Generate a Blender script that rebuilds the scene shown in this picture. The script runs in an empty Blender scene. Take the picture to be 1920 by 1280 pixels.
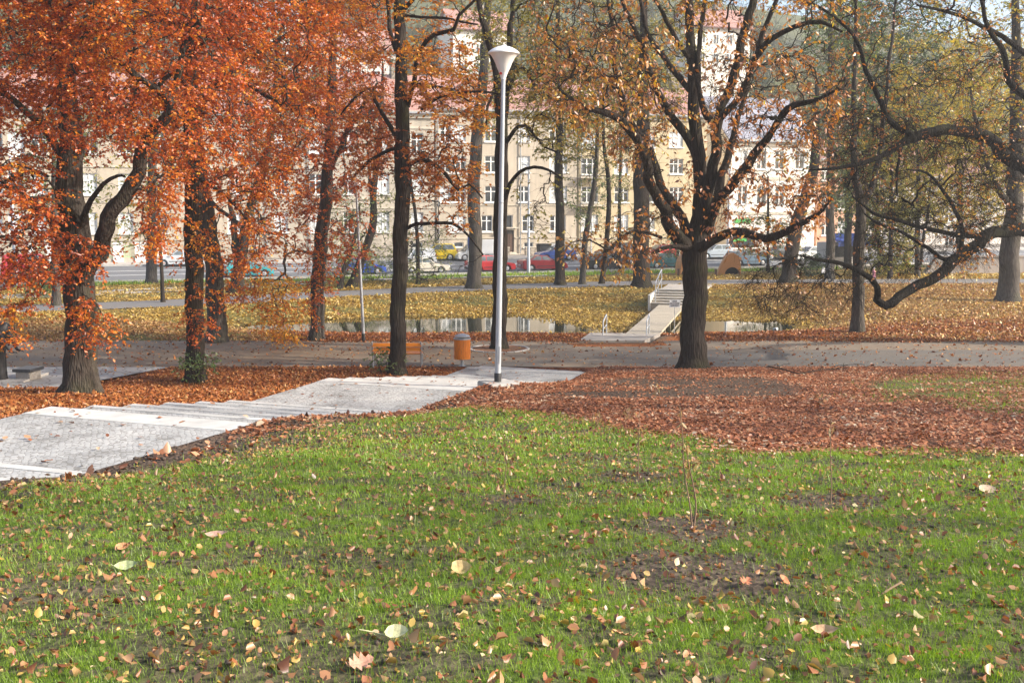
import bpy, bmesh, math, random
import numpy as np
from mathutils import Vector, Matrix
random.seed(7)
rng = np.random.default_rng(11)
C = bpy.context.scene.collection
SC = bpy.context.scene
# ------------------------------------------------------------------ camera, world, sun, exposure
FPX = 2000.0
PITCH = math.atan(253.0 / FPX)
CP, SP = math.cos(PITCH), math.sin(PITCH)
CAMZ = 5.2
cam_d = bpy.data.cameras.new('camera')
cam = bpy.data.objects.new('camera', cam_d)
C.objects.link(cam)
cam.location = (0, 0, CAMZ)
cam.rotation_euler = (math.pi / 2 - PITCH, 0, 0)
cam_d.sensor_fit = 'HORIZONTAL'
cam_d.sensor_width = 36.0
cam_d.lens = 36.0 * FPX / 1920.0
cam_d.clip_start = 0.1
cam_d.clip_end = 2000
SC.camera = cam
SUN_EL, SUN_AZ = math.radians(29), math.radians(102)     # azimuth clockwise from +Y
TOSUN = Vector((math.sin(SUN_AZ) * math.cos(SUN_EL), math.cos(SUN_AZ) * math.cos(SUN_EL), math.sin(SUN_EL)))
w = bpy.data.worlds.new("World")
SC.world = w
w.use_nodes = True
nt = w.node_tree
sky = nt.nodes.new('ShaderNodeTexSky')
sky.sky_type = 'NISHITA'
sky.sun_disc = False
sky.sun_elevation = SUN_EL
sky.sun_rotation = SUN_AZ
sky.air_density = 1.0
sky.dust_density = 3.0
sky.ozone_density = 1.0
nt.links.new(sky.outputs[0], nt.nodes['Background'].inputs[0])
nt.nodes['Background'].inputs[1].default_value = 0.15
sun_d = bpy.data.lights.new('sun', 'SUN')
sun_d.energy = 4.2
sun_d.angle = math.radians(1.0)
sun_d.color = (1.0, 0.93, 0.82)
sun = bpy.data.objects.new('sun', sun_d)
C.objects.link(sun)
sun.location = (40, -30, 60)
sun.rotation_euler = TOSUN.to_track_quat('Z', 'Y').to_euler()
vs = SC.view_settings
vs.view_transform = 'Standard'
vs.look = 'None'
vs.gamma = 1
vs.use_curve_mapping = False
vs.exposure = 1.12
HAZE_D = .0009
SC.render.engine = 'CYCLES'
SC.cycles.max_bounces = 6
SC.cycles.volume_bounces = 0
SC.cycles.diffuse_bounces = 3
SC.cycles.glossy_bounces = 3
SC.cycles.transmission_bounces = 4
SC.cycles.caustics_reflective = False
SC.cycles.caustics_refractive = False
SC.cycles.use_denoising = True
try:
    SC.cycles.denoiser = 'OPENIMAGEDENOISE'
    SC.cycles.denoising_input_passes = 'RGB_ALBEDO_NORMAL'
except Exception:
    pass


# ------------------------------------------------------------------ picture guides -> places
def ray(px, py):
    u, v = (px - 960) / FPX, (640 - py) / FPX
    return np.array([u, CP + v * SP, -SP + v * CP])


def P(px, py, Y):
    r = ray(px, py)
    t = Y / r[1]
    return np.array([r[0] * t, Y, CAMZ + r[2] * t])


def pxm(Y):
    return FPX / Y


def sm(a, b, x):
    t = np.clip((np.asarray(x, float) - a) / (b - a), 0, 1)
    return t * t * (3 - 2 * t)


def vnoise(x, y, seed=0):
    """cheap smooth value noise, vectorised, range 0..1"""
    x = np.asarray(x, float); y = np.asarray(y, float)
    xi = np.floor(x).astype(np.int64); yi = np.floor(y).astype(np.int64)
    fx = x - xi; fy = y - yi
    fx = fx * fx * (3 - 2 * fx); fy = fy * fy * (3 - 2 * fy)

    def hsh(a, b):
        n = (a * 374761393 + b * 668265263 + seed * 974634777) & 0x7fffffff
        n = ((n ^ (n >> 13)) * 1274126177) & 0x7fffffff
        return ((n ^ (n >> 16)) & 0xffff) / 65535.0
    a = hsh(xi, yi); b = hsh(xi + 1, yi); c = hsh(xi, yi + 1); d = hsh(xi + 1, yi + 1)
    return (a * (1 - fx) + b * fx) * (1 - fy) + (c * (1 - fx) + d * fx) * fy


def fbm(x, y, seed=0, o=4):
    s = 0; a = .5; n = 0
    for k in range(o):
        s = s + a * vnoise(np.asarray(x) * 2 ** k, np.asarray(y) * 2 ** k, seed + k); n += a; a *= .5
    return s / n


# ------------------------------------------------------------------ terrain
SA = np.array([.342, .94])           # the stairs' axis
SO = np.array([-7.77, 17.0])         # far-left corner of the upper landing
SW = 4.03


def stair_sn(x, y):
    dx, dy = np.asarray(x) - SO[0], np.asarray(y) - SO[1]
    return dx * SA[0] + dy * SA[1], dx * SA[1] - dy * SA[0]


def stair_pt(s, n):
    return np.array([SO[0] + s * SA[0] + n * SA[1], SO[1] + s * SA[1] - n * SA[0]])


# (s start, s end, z) of each flat tread / landing
TREADS = [(-11, -9, 2.67), (-9, -8, 2.52), (-8, -5.4, 2.37), (-5.4, -4.4, 2.22), (-4.4, -3.4, 2.07), (-3.4, .4, 1.92)]
for k in range(1, 6):
    TREADS.append((.4 + (k - 1), .4 + k, 1.92 - .15 * k))
TREADS.append((5.4, 9.5, 1.02))
for k in range(1, 7):
    TREADS.append((9.5 + (k - 1) * 1.05, 9.5 + k * 1.05, 1.02 - .146 * k))
TREADS.append((15.8, 18.9, 0.012))
ZS_S = [-12, -9, -8, -5.4, -3.4, .4, 5.4, 9.5, 15.8, 30]
ZS_Z = [2.75, 2.6, 2.37, 2.37, 2.0, 1.92, 1.1, 1.02, 0.06, 0]

POND = np.array([(-13.5, 51.3), (-11, 49.3), (-6, 48.4), (0, 48.2), (7, 48.2), (12.5, 49.2), (15.2, 52), (14, 56.5), (10.5, 58.6), (6, 59.6), (2.5, 58.8),
                 (0, 57.4), (-5, 56.6), (-9, 55), (-12.5, 53.2)])


def poly_sd(px, py, poly):
    px = np.asarray(px, float); py = np.asarray(py, float)
    d = np.full(px.shape, 1e9); inside = np.zeros(px.shape, bool)
    n = len(poly)
    for i in range(n):
        ax, ay = poly[i]; bx, by = poly[(i + 1) % n]
        ex, ey = bx - ax, by - ay
        t = np.clip(((px - ax) * ex + (py - ay) * ey) / (ex * ex + ey * ey), 0, 1)
        d = np.minimum(d, np.hypot(px - ax - t * ex, py - ay - t * ey))
        c = ((ay > py) != (by > py)) & (px < (bx - ax) * (py - ay) / (by - ay + 1e-12) + ax)
        inside ^= c
    return np.where(inside, -d, d)


UW = np.array([.94, .342])           # along the street
STO = np.array([2.7, 97.0])


def street_st(x, y):
    dx, dy = np.asarray(x) - STO[0], np.asarray(y) - STO[1]
    return dx * UW[0] + dy * UW[1], -dx * UW[1] + dy * UW[0]


def street_pt(s, t):
    return np.array([STO[0] + s * UW[0] - t * UW[1], STO[1] + s * UW[1] + t * UW[0]])


def street_z(t):
    return np.interp(t, [-16, -4, -1, 1, 7, 10], [0, -.62, -.65, -.6, -.02, 0])


WATER_Z = -.6
RAMP = np.array([(2.5, 41.2), (5.1, 41.2), (6.45, 45.2), (3.3, 45.6)])


def h_base(x, y):
    x = np.asarray(x, float); y = np.asarray(y, float)
    p = 3.55 - .1 * y - .12 * sm(26, 34.3, y)
    hr = np.maximum(p, 0)
    hl = np.maximum(p - .42, 0)
    s, n = stair_sn(x, y)
    zs = np.interp(s, ZS_S, ZS_Z)
    right = zs + .03 + (hr - zs - .03) * sm(SW, 6.8, n)
    left = zs - .14 + (hl - zs + .14) * sm(0, 2.2, -n)
    h = np.where(n > SW * .5, right, left)
    under = sm(.0, .45, n) * sm(SW + .02, SW - .4, n) * (s < 18.9) * (s > -11)
    h = h - under * .32
    h = np.where(n < SW + 4, h * sm(34.45, 33.8, y), h)
    h = np.where(y < 36, h, 0.0)
    # pond
    d = poly_sd(x, y, POND)
    bank = np.where(d > 0, WATER_Z * (1 - sm(0, 5.8, d) ** .8), WATER_Z - .02 - .55 * sm(0, 2.2, -d))
    h = np.where((y > 36) & (d < 5.8), bank, h)
    # let the ramp to the footbridge into the ground
    h = h - .22 * sm(.40, -.05, poly_sd(x, y, RAMP)) * (y > 41.2)
    # street and hill
    ss, t = street_st(x, y)
    far = y > 60
    h = np.where(far & (t > -16), street_z(t) + .42 * np.maximum(0, t - 42) * sm(42, 60, t), h)
    return h


def h_ground(x, y):
    x = np.asarray(x, float); y = np.asarray(y, float)
    s, n = stair_sn(x, y)
    lawn = (y < 34) * sm(34, 31, y) * (1 - sm(-.6, .2, n) * sm(SW + .5, SW - .1, n))
    soft = sm(SW + 2.6, SW + .2, n) * (n > SW)
    h = h_base(x, y)
    h = h + lawn * ((fbm(x * 1.1, y * 1.1, 3) - .5) * .10 + (fbm(x * 5, y * 5, 9, 3) - .5) * .05)
    h = h + lawn * soft * (fbm(x * 3.5, y * 3.5, 21, 3) - .45) * .16
    d = poly_sd(x, y, POND)
    bk = (y > 41.3) * (y < 75) * sm(41.3, 43, y) * sm(.2, 2, d)
    h = h + bk * (fbm(x * .5, y * .5, 5) - .5) * .12 * sm(7, 4.5, d)
    return h


def ground_hit(px, py, y0=2.0, y1=130.0):
    """where the sight line of a picture point meets the ground"""
    r = ray(px, py)
    ys = np.concatenate([np.arange(y0, 40, .02), np.arange(40, y1, .1)])
    xs = r[0] / r[1] * ys
    zs = CAMZ + r[2] / r[1] * ys
    g = h_base(xs, ys)
    k = np.argmax(zs <= g)
    return np.array([xs[k], ys[k], g[k]])


# ------------------------------------------------------------------ object helpers
def tagp(o, label=None, cat=None, group=None, kind=None):
    if label: o['label'] = label
    if cat: o['category'] = cat
    if group: o['group'] = group
    if kind: o['kind'] = kind
    return o


def thing(name, label, cat, loc=(0, 0, 0), rz=0.0, group=None):
    o = bpy.data.objects.new(name, None)
    C.objects.link(o)
    o.empty_display_size = .2
    o.location = [float(v) for v in loc]
    o.rotation_euler = (0, 0, rz)
    return tagp(o, label, cat, group)


def mesh_np(name, V, faces, mats, smooth=False, attrs=None, midx=None):
    """faces: list of int arrays (n,k)"""
    me = bpy.data.meshes.new(name)
    V = np.asarray(V, np.float32).reshape(-1, 3)
    me.vertices.add(len(V))
    me.vertices.foreach_set('co', V.ravel())
    faces = [np.asarray(f, np.int32) for f in faces if len(f)]
    tot = np.concatenate([np.full(len(f), f.shape[1], np.int32) for f in faces])
    loops = np.concatenate([f.ravel() for f in faces])
    start = np.concatenate([[0], np.cumsum(tot)[:-1]]).astype(np.int32)
    me.loops.add(len(loops))
    me.loops.foreach_set('vertex_index', loops)
    me.polygons.add(len(tot))
    me.polygons.foreach_set('loop_start', start)
    if midx is not None:
        me.polygons.foreach_set('material_index', np.asarray(midx, np.int32))
    me.update(calc_edges=True)
    if smooth:
        me.polygons.foreach_set('use_smooth', np.ones(len(tot), bool))
    if attrs:
        for k, a in attrs.items():
            a = np.asarray(a, np.float32)
            if a.ndim == 1:
                at = me.attributes.new(k, 'FLOAT', 'POINT')
                at.data.foreach_set('value', a)
            else:
                at = me.attributes.new(k, 'FLOAT_COLOR', 'POINT')
                at.data.foreach_set('color', np.concatenate([a, np.ones((len(a), 1), np.float32)], 1).ravel())
    for m in (mats if isinstance(mats, (list, tuple)) else [mats]):
        me.materials.append(m)
    return me


def link(name, me, parent=None, world=True):
    """world=True: the mesh is in world coordinates and is moved into its (unrotated) parent's frame"""
    o = bpy.data.objects.new(name, me)
    C.objects.link(o)
    if parent is not None:
        if world:
            off = Vector((0, 0, 0)); q = parent
            while q is not None:
                off += q.location; q = q.parent
            me.transform(Matrix.Translation(-off))
        o.parent = parent
    return o


class MB:
    """collects simple shapes into one mesh"""
    def __init__(s):
        s.v = []; s.f = []

    def add(s, vs, fs):
        b = len(s.v)
        s.v += [tuple(float(c) for c in p) for p in vs]
        s.f += [[i + b for i in f] for f in fs]
        return s

    def box(s, x0, x1, y0, y1, z0, z1):
        return s.add([(x0, y0, z0), (x1, y0, z0), (x1, y1, z0), (x0, y1, z0), (x0, y0, z1), (x1, y0, z1), (x1, y1, z1), (x0, y1, z1)],
                     [(3, 2, 1, 0), (4, 5, 6, 7), (0, 1, 5, 4), (1, 2, 6, 5), (2, 3, 7, 6), (3, 0, 4, 7)])

    def rbox(s, c, size, rz=0.0):
        co, si = math.cos(rz), math.sin(rz)
        vs = []
        for dz in (-1, 1):
            for dx, dy in ((-1, -1), (1, -1), (1, 1), (-1, 1)):
                a, b = dx * size[0] / 2, dy * size[1] / 2
                vs.append((c[0] + a * co - b * si, c[1] + a * si + b * co, c[2] + dz * size[2] / 2))
        return s.add(vs, [(3, 2, 1, 0), (4, 5, 6, 7), (0, 1, 5, 4), (1, 2, 6, 5), (2, 3, 7, 6), (3, 0, 4, 7)])

    def tube(s, pts, rad, n=8, cap=True):
        pts = [Vector(p) for p in pts]
        if not hasattr(rad, '__len__'): rad = [rad] * len(pts)
        rings = []
        up = Vector((0, 0, 1))
        prev = None
        for i, p in enumerate(pts):
            d = (pts[min(i + 1, len(pts) - 1)] - pts[max(i - 1, 0)]).normalized()
            if prev is None:
                a = d.cross(up if abs(d.z) < .9 else Vector((1, 0, 0))).normalized()
            else:
                a = (prev - d * prev.dot(d)).normalized()
            prev = a
            b = d.cross(a)
            rings.append([p + (a * math.cos(2 * math.pi * k / n) + b * math.sin(2 * math.pi * k / n)) * rad[i] for k in range(n)])
        vs = [q for r in rings for q in r]
        fs = []
        for i in range(len(pts) - 1):
            for k in range(n):
                fs.append((i * n + k, i * n + (k + 1) % n, (i + 1) * n + (k + 1) % n, (i + 1) * n + k))
        if cap:
            fs.append(tuple(range(n - 1, -1, -1)))
            fs.append(tuple((len(pts) - 1) * n + k for k in range(n)))
        return s.add(vs, fs)

    def lathe(s, prof, n=24, c=(0, 0, 0)):
        vs = []
        for r, z in prof:
            for k in range(n):
                vs.append((c[0] + r * math.cos(2 * math.pi * k / n), c[1] + r * math.sin(2 * math.pi * k / n), c[2] + z))
        fs = []
        for i in range(len(prof) - 1):
            for k in range(n):
                fs.append((i * n + k, i * n + (k + 1) % n, (i + 1) * n + (k + 1) % n, (i + 1) * n + k))
        fs.append(tuple(range(n - 1, -1, -1)))
        fs.append(tuple((len(prof) - 1) * n + k for k in range(n)))
        return s.add(vs, fs)

    def prism(s, poly, y0, y1, axis='y'):
        """polygon in x,z swept along y"""
        n = len(poly)
        vs = [(a, y0, b) for a, b in poly] + [(a, y1, b) for a, b in poly]
        fs = [tuple(range(n)), tuple(range(2 * n - 1, n - 1, -1))]
        for k in range(n):
            fs.append((k, n + k, n + (k + 1) % n, (k + 1) % n))
        return s.add(vs, fs)

    def build(s, name, mat, parent=None, world=False, smooth=False, bevel=0.0, seg=2):
        me = bpy.data.meshes.new(name)
        me.from_pydata(s.v, [], s.f)
        me.materials.append(mat)
        bm = bmesh.new(); bm.from_mesh(me)
        bmesh.ops.recalc_face_normals(bm, faces=bm.faces)
        if bevel > 0:
            ed = [e for e in bm.edges if len(e.link_faces) == 2 and e.calc_face_angle(0) > .5]
            bmesh.ops.bevel(bm, geom=ed, offset=bevel, segments=seg, affect='EDGES', clamp_overlap=True)
        bm.to_mesh(me); bm.free()
        if smooth:
            for p in me.polygons: p.use_smooth = True
            try:
                me.set_sharp_from_angle(angle=math.radians(40))
            except Exception:
                pass
        return link(name, me, parent, world)


# ------------------------------------------------------------------ materials
MATS = {}


def new_mat(name):
    m = bpy.data.materials.new(name)
    m.use_nodes = True
    t = m.node_tree
    return m, t, t.nodes, t.links, t.nodes['Principled BSDF']


def ramp(n, stops, interp='LINEAR'):
    r = n.new('ShaderNodeValToRGB')
    cr = r.color_ramp
    cr.interpolation = interp
    while len(cr.elements) > 1: cr.elements.remove(cr.elements[-1])
    for i, (p, c) in enumerate(stops):
        e = cr.elements[0] if i == 0 else cr.elements.new(p)
        e.position = p
        e.color = (*c, 1)
    return r


def simple(name, col, rough=.6, metal=0.0, var=.12, scale=6.0, bump=0.0, bscale=40.0, coat=0.0, spec=.5):
    """one colour with cloudy variation, fine bump"""
    m, t, n, l, b = new_mat(name)
    tc = n.new('ShaderNodeTexCoord')
    nz = n.new('ShaderNodeTexNoise'); nz.inputs['Scale'].default_value = scale; nz.inputs['Detail'].default_value = 5
    l.new(tc.outputs['Object'], nz.inputs['Vector'])
    c0 = [max(0, c * (1 - var)) for c in col]; c1 = [min(1, c * (1 + var)) for c in col]
    r = ramp(n, [(.3, c0), (.7, c1)])
    l.new(nz.outputs['Fac'], r.inputs[0])
    l.new(r.outputs[0], b.inputs['Base Color'])
    b.inputs['Roughness'].default_value = rough
    b.inputs['Metallic'].default_value = metal
    b.inputs['Coat Weight'].default_value = coat
    b.inputs['Specular IOR Level'].default_value = spec
    if bump > 0:
        n2 = n.new('ShaderNodeTexNoise'); n2.inputs['Scale'].default_value = bscale; n2.inputs['Detail'].default_value = 4
        l.new(tc.outputs['Object'], n2.inputs['Vector'])
        bp = n.new('ShaderNodeBump'); bp.inputs['Strength'].default_value = bump; bp.inputs['Distance'].default_value = .02
        l.new(n2.outputs['Fac'], bp.inputs['Height']); l.new(bp.outputs[0], b.inputs['Normal'])
    return m


def leaf_mat(name, stops, trans=.4, gloss=.06):
    m, t, n, l, b = new_mat(name)
    n.remove(b)
    out = n['Material Output']
    at = n.new('ShaderNodeAttribute'); at.attribute_name = 'tint'
    r = ramp(n, stops)
    l.new(at.outputs['Fac'], r.inputs[0])
    d = n.new('ShaderNodeBsdfDiffuse'); tr = n.new('ShaderNodeBsdfTranslucent'); g = n.new('ShaderNodeBsdfGlossy')
    g.inputs['Roughness'].default_value = .42
    hs = n.new('ShaderNodeHueSaturation'); hs.inputs['Saturation'].default_value = 1.12; hs.inputs['Value'].default_value = 1.25
    l.new(r.outputs[0], d.inputs[0]); l.new(r.outputs[0], hs.inputs['Color']); l.new(hs.outputs[0], tr.inputs[0])
    mx = n.new('ShaderNodeMixShader'); mx.inputs[0].default_value = trans
    l.new(d.outputs[0], mx.inputs[1]); l.new(tr.outputs[0], mx.inputs[2])
    if gloss > 0:
        m2 = n.new('ShaderNodeMixShader'); m2.inputs[0].default_value = gloss
        l.new(mx.outputs[0], m2.inputs[1]); l.new(g.outputs[0], m2.inputs[2])
        l.new(m2.outputs[0], out.inputs[0])
    else:
        l.new(mx.outputs[0], out.inputs[0])
    return m


def bark_mat(name, c0, c1, moss=(0.06, 0.07, 0.02), mossy=.25, rough=.9):
    m, t, n, l, b = new_mat(name)
    tc = n.new('ShaderNodeTexCoord')
    mp = n.new('ShaderNodeMapping'); mp.inputs['Scale'].default_value = (7, 7, 1.1)
    l.new(tc.outputs['Object'], mp.inputs[0])
    nz = n.new('ShaderNodeTexNoise'); nz.inputs['Scale'].default_value = 2.2; nz.inputs['Detail'].default_value = 7; nz.inputs['Roughness'].default_value = .65
    l.new(mp.outputs[0], nz.inputs['Vector'])
    vo = n.new('ShaderNodeTexVoronoi'); vo.inputs['Scale'].default_value = 3.0
    l.new(mp.outputs[0], vo.inputs['Vector'])
    r = ramp(n, [(.32, c0), (.72, c1)])
    l.new(nz.outputs['Fac'], r.inputs[0])
    n3 = n.new('ShaderNodeTexNoise'); n3.inputs['Scale'].default_value = 1.1; n3.inputs['Detail'].default_value = 4
    l.new(tc.outputs['Object'], n3.inputs['Vector'])
    rr = ramp(n, [(.5, (0, 0, 0)), (.72, (mossy, mossy, mossy))])
    l.new(n3.outputs['Fac'], rr.inputs[0])
    mx = n.new('ShaderNodeMixRGB'); mx.inputs[2].default_value = (*moss, 1)
    l.new(rr.outputs[0], mx.inputs[0]); l.new(r.outputs[0], mx.inputs[1])
    l.new(mx.outputs[0], b.inputs['Base Color'])
    b.inputs['Roughness'].default_value = rough
    b.inputs['Specular IOR Level'].default_value = .1
    ad = n.new('ShaderNodeMath'); ad.operation = 'ADD'
    l.new(nz.outputs['Fac'], ad.inputs[0]); l.new(vo.outputs['Distance'], ad.inputs[1])
    bp = n.new('ShaderNodeBump'); bp.inputs['Strength'].default_value = .8; bp.inputs['Distance'].default_value = .05
    l.new(ad.outputs[0], bp.inputs['Height']); l.new(bp.outputs[0], b.inputs['Normal'])
    return m


def cobble_mat(name, c0, c1, size=.11, joint=(.10, .095, .085), grid=True):
    m, t, n, l, b = new_mat(name)
    tc = n.new('ShaderNodeTexCoord')
    mp = n.new('ShaderNodeMapping'); mp.inputs['Rotation'].default_value = (0, 0, math.radians(-20))
    l.new(tc.outputs['Object'], mp.inputs[0])
    v1 = n.new('ShaderNodeTexVoronoi'); v1.inputs['Scale'].default_value = 1 / size; v1.inputs['Randomness'].default_value = .55
    v2 = n.new('ShaderNodeTexVoronoi'); v2.feature = 'DISTANCE_TO_EDGE'; v2.inputs['Scale'].default_value = 1 / size; v2.inputs['Randomness'].default_value = .55
    l.new(mp.outputs[0], v1.inputs['Vector']); l.new(mp.outputs[0], v2.inputs['Vector'])
    sp = n.new('ShaderNodeSeparateColor'); l.new(v1.outputs['Color'], sp.inputs[0])
    r0 = ramp(n, [(0, c0), (1, c1)]); l.new(sp.outputs[0], r0.inputs[0])
    rj = ramp(n, [(.02, (1, 1, 1)), (.10, (0, 0, 0))]); l.new(v2.outputs['Distance'], rj.inputs[0])
    mj = n.new('ShaderNodeMixRGB'); mj.inputs[2].default_value = (*joint, 1)
    l.new(rj.outputs[0], mj.inputs[0]); l.new(r0.outputs[0], mj.inputs[1])
    nz = n.new('ShaderNodeTexNoise'); nz.inputs['Scale'].default_value = .8; nz.inputs['Detail'].default_value = 8; nz.inputs['Roughness'].default_value = .65
    l.new(tc.outputs['Object'], nz.inputs['Vector'])
    r = ramp(n, [(.32, (.55, .54, .52)), (.5, (.95, .95, .94)), (.7, (1.15, 1.13, 1.1))])
    l.new(nz.outputs['Fac'], r.inputs[0])
    mx = n.new('ShaderNodeMixRGB'); mx.blend_type = 'MULTIPLY'; mx.inputs[0].default_value = 1
    l.new(mj.outputs[0], mx.inputs[1]); l.new(r.outputs[0], mx.inputs[2])
    l.new(mx.outputs[0], b.inputs['Base Color'])
    b.inputs['Roughness'].default_value = .8
    bp = n.new('ShaderNodeBump'); bp.inputs['Strength'].default_value = .5; bp.inputs['Distance'].default_value = .015
    l.new(v2.outputs['Distance'], bp.inputs['Height']); l.new(bp.outputs[0], b.inputs['Normal'])
    return m


def wood_mat(name, col, rough=.45, axis=0, plank=0.0):
    m, t, n, l, b = new_mat(name)
    tc = n.new('ShaderNodeTexCoord')
    mp = n.new('ShaderNodeMapping')
    sc = [14, 14, 14]; sc[axis] = 1.2
    mp.inputs['Scale'].default_value = sc
    l.new(tc.outputs['Object'], mp.inputs[0])
    nz = n.new('ShaderNodeTexNoise'); nz.inputs['Scale'].default_value = 3; nz.inputs['Detail'].default_value = 6
    l.new(mp.outputs[0], nz.inputs['Vector'])
    r = ramp(n, [(.3, [c * .68 for c in col]), (.7, [min(1, c * 1.18) for c in col])])
    l.new(nz.outputs['Fac'], r.inputs[0]); l.new(r.outputs[0], b.inputs['Base Color'])
    b.inputs['Roughness'].default_value = rough
    bp = n.new('ShaderNodeBump'); bp.inputs['Strength'].default_value = .2; bp.inputs['Distance'].default_value = .01
    l.new(nz.outputs['Fac'], bp.inputs['Height']); l.new(bp.outputs[0], b.inputs['Normal'])
    return m


def asphalt_mat(name, col, dirt=None, amt=.5, dscale=.35, leafy=0.0):
    m, t, n, l, b = new_mat(name)
    tc = n.new('ShaderNodeTexCoord')
    nz = n.new('ShaderNodeTexNoise'); nz.inputs['Scale'].default_value = 60; nz.inputs['Detail'].default_value = 3
    l.new(tc.outputs['Object'], nz.inputs['Vector'])
    r = ramp(n, [(.3, [c * .78 for c in col]), (.7, [c * 1.22 for c in col])])
    l.new(nz.outputs['Fac'], r.inputs[0])
    last = r.outputs[0]
    if dirt:
        mp = n.new('ShaderNodeMapping'); mp.inputs['Scale'].default_value = (.35, 1.6, 1)
        l.new(tc.outputs['Object'], mp.inputs[0])
        n2 = n.new('ShaderNodeTexNoise'); n2.inputs['Scale'].default_value = dscale; n2.inputs['Detail'].default_value = 7
        l.new(mp.outputs[0], n2.inputs['Vector'])
        at = n.new('ShaderNodeAttribute'); at.attribute_name = 'dirt'
        ad = n.new('ShaderNodeMath'); ad.operation = 'ADD'; l.new(n2.outputs['Fac'], ad.inputs[0]); l.new(at.outputs['Fac'], ad.inputs[1])
        r2 = ramp(n, [(.42, (0, 0, 0)), (.95, (amt, amt, amt))]); l.new(ad.outputs[0], r2.inputs[0])
        mx = n.new('ShaderNodeMixRGB'); l.new(r2.outputs[0], mx.inputs[0]); l.new(last, mx.inputs[1]); mx.inputs[2].default_value = (*dirt, 1)
        last = mx.outputs[0]
    l.new(last, b.inputs['Base Color'])
    b.inputs['Roughness'].default_value = .85
    bp = n.new('ShaderNodeBump'); bp.inputs['Strength'].default_value = .25; bp.inputs['Distance'].default_value = .01
    l.new(nz.outputs['Fac'], bp.inputs['Height']); l.new(bp.outputs[0], b.inputs['Normal'])
    return m


def plaster_mat(name, col, stain=.25, bump=.15):
    m, t, n, l, b = new_mat(name)
    tc = n.new('ShaderNodeTexCoord')
    nz = n.new('ShaderNodeTexNoise'); nz.inputs['Scale'].default_value = .45; nz.inputs['Detail'].default_value = 8; nz.inputs['Roughness'].default_value = .6
    l.new(tc.outputs['Object'], nz.inputs['Vector'])
    mp = n.new('ShaderNodeMapping'); mp.inputs['Scale'].default_value = (1.6, 1.6, .18)
    l.new(tc.outputs['Object'], mp.inputs[0])
    n2 = n.new('ShaderNodeTexNoise'); n2.inputs['Scale'].default_value = 1.5; n2.inputs['Detail'].default_value = 5
    l.new(mp.outputs[0], n2.inputs['Vector'])
    ad = n.new('ShaderNodeMath'); ad.operation = 'ADD'; l.new(nz.outputs['Fac'], ad.inputs[0]); l.new(n2.outputs['Fac'], ad.inputs[1])
    hf = n.new('ShaderNodeMath'); hf.operation = 'MULTIPLY'; hf.inputs[1].default_value = .5; l.new(ad.outputs[0], hf.inputs[0])
    r = ramp(n, [(.34, [c * (1 - stain) for c in col]), (.62, [min(1, c * 1.08) for c in col])])
    l.new(hf.outputs[0], r.inputs[0]); l.new(r.outputs[0], b.inputs['Base Color'])
    b.inputs['Roughness'].default_value = .9
    n3 = n.new('ShaderNodeTexNoise'); n3.inputs['Scale'].default_value = 25
    l.new(tc.outputs['Object'], n3.inputs['Vector'])
    bp = n.new('ShaderNodeBump'); bp.inputs['Strength'].default_value = bump; bp.inputs['Distance'].default_value = .02
    l.new(n3.outputs['Fac'], bp.inputs['Height']); l.new(bp.outputs[0], b.inputs['Normal'])
    return m


def tile_mat(name, c0, c1, size=.3):
    m, t, n, l, b = new_mat(name)
    tc = n.new('ShaderNodeTexCoord')
    br = n.new('ShaderNodeTexBrick'); br.inputs['Scale'].default_value = 1 / size
    br.inputs['Brick Width'].default_value = .8; br.inputs['Row Height'].default_value = 1
    br.inputs['Mortar Size'].default_value = .06; br.inputs['Color1'].default_value = (*c0, 1); br.inputs['Color2'].default_value = (*c1, 1)
    br.inputs['Mortar'].default_value = (*[c * .45 for c in c0], 1)
    l.new(tc.outputs['Object'], br.inputs['Vector'])
    nz = n.new('ShaderNodeTexNoise'); nz.inputs['Scale'].default_value = .6; nz.inputs['Detail'].default_value = 6
    l.new(tc.outputs['Object'], nz.inputs['Vector'])
    r = ramp(n, [(.3, (.7, .7, .7)), (.7, (1.1, 1.1, 1.1))]); l.new(nz.outputs['Fac'], r.inputs[0])
    mx = n.new('ShaderNodeMixRGB'); mx.blend_type = 'MULTIPLY'; mx.inputs[0].default_value = 1
    l.new(br.outputs['Color'], mx.inputs[1]); l.new(r.outputs[0], mx.inputs[2]); l.new(mx.outputs[0], b.inputs['Base Color'])
    b.inputs['Roughness'].default_value = .8
    return m


def glass_mat(name, col=(.03, .035, .04), rough=.06):
    m, t, n, l, b = new_mat(name)
    tc = n.new('ShaderNodeTexCoord')
    nz = n.new('ShaderNodeTexNoise'); nz.inputs['Scale'].default_value = 1.3
    l.new(tc.outputs['Object'], nz.inputs['Vector'])
    r = ramp(n, [(.3, [c * .6 for c in col]), (.7, [c * 1.5 for c in col])]); l.new(nz.outputs['Fac'], r.inputs[0])
    l.new(r.outputs[0], b.inputs['Base Color'])
    b.inputs['Roughness'].default_value = rough
    b.inputs['Specular IOR Level'].default_value = .8
    return m
# ------------------------------------------------------------------ the setting
SOIL = np.array([.10, .075, .055]); TURF = np.array([.10, .14, .032])
LBROWN = np.array([.21, .075, .035]); LORANGE = np.array([.30, .10, .028]); LGOLD = np.array([.34, .20, .05]); LTAN = np.array([.30, .15, .055])

_edge_px = [(780, 772), (850, 768), (930, 766), (1000, 770), (1090, 785), (1180, 800), (1280, 815), (1340, 832), (1400, 846), (1500, 851), (1700, 850), (1960, 850)]
_edge = np.array([ground_hit(*p)[:2] for p in _edge_px])


def lawn_edge_y(x):
    e = np.interp(x, _edge[:, 0], _edge[:, 1])
    return np.where(np.asarray(x) < _edge[0, 0], 19.5 + 0 * e, e)


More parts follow.
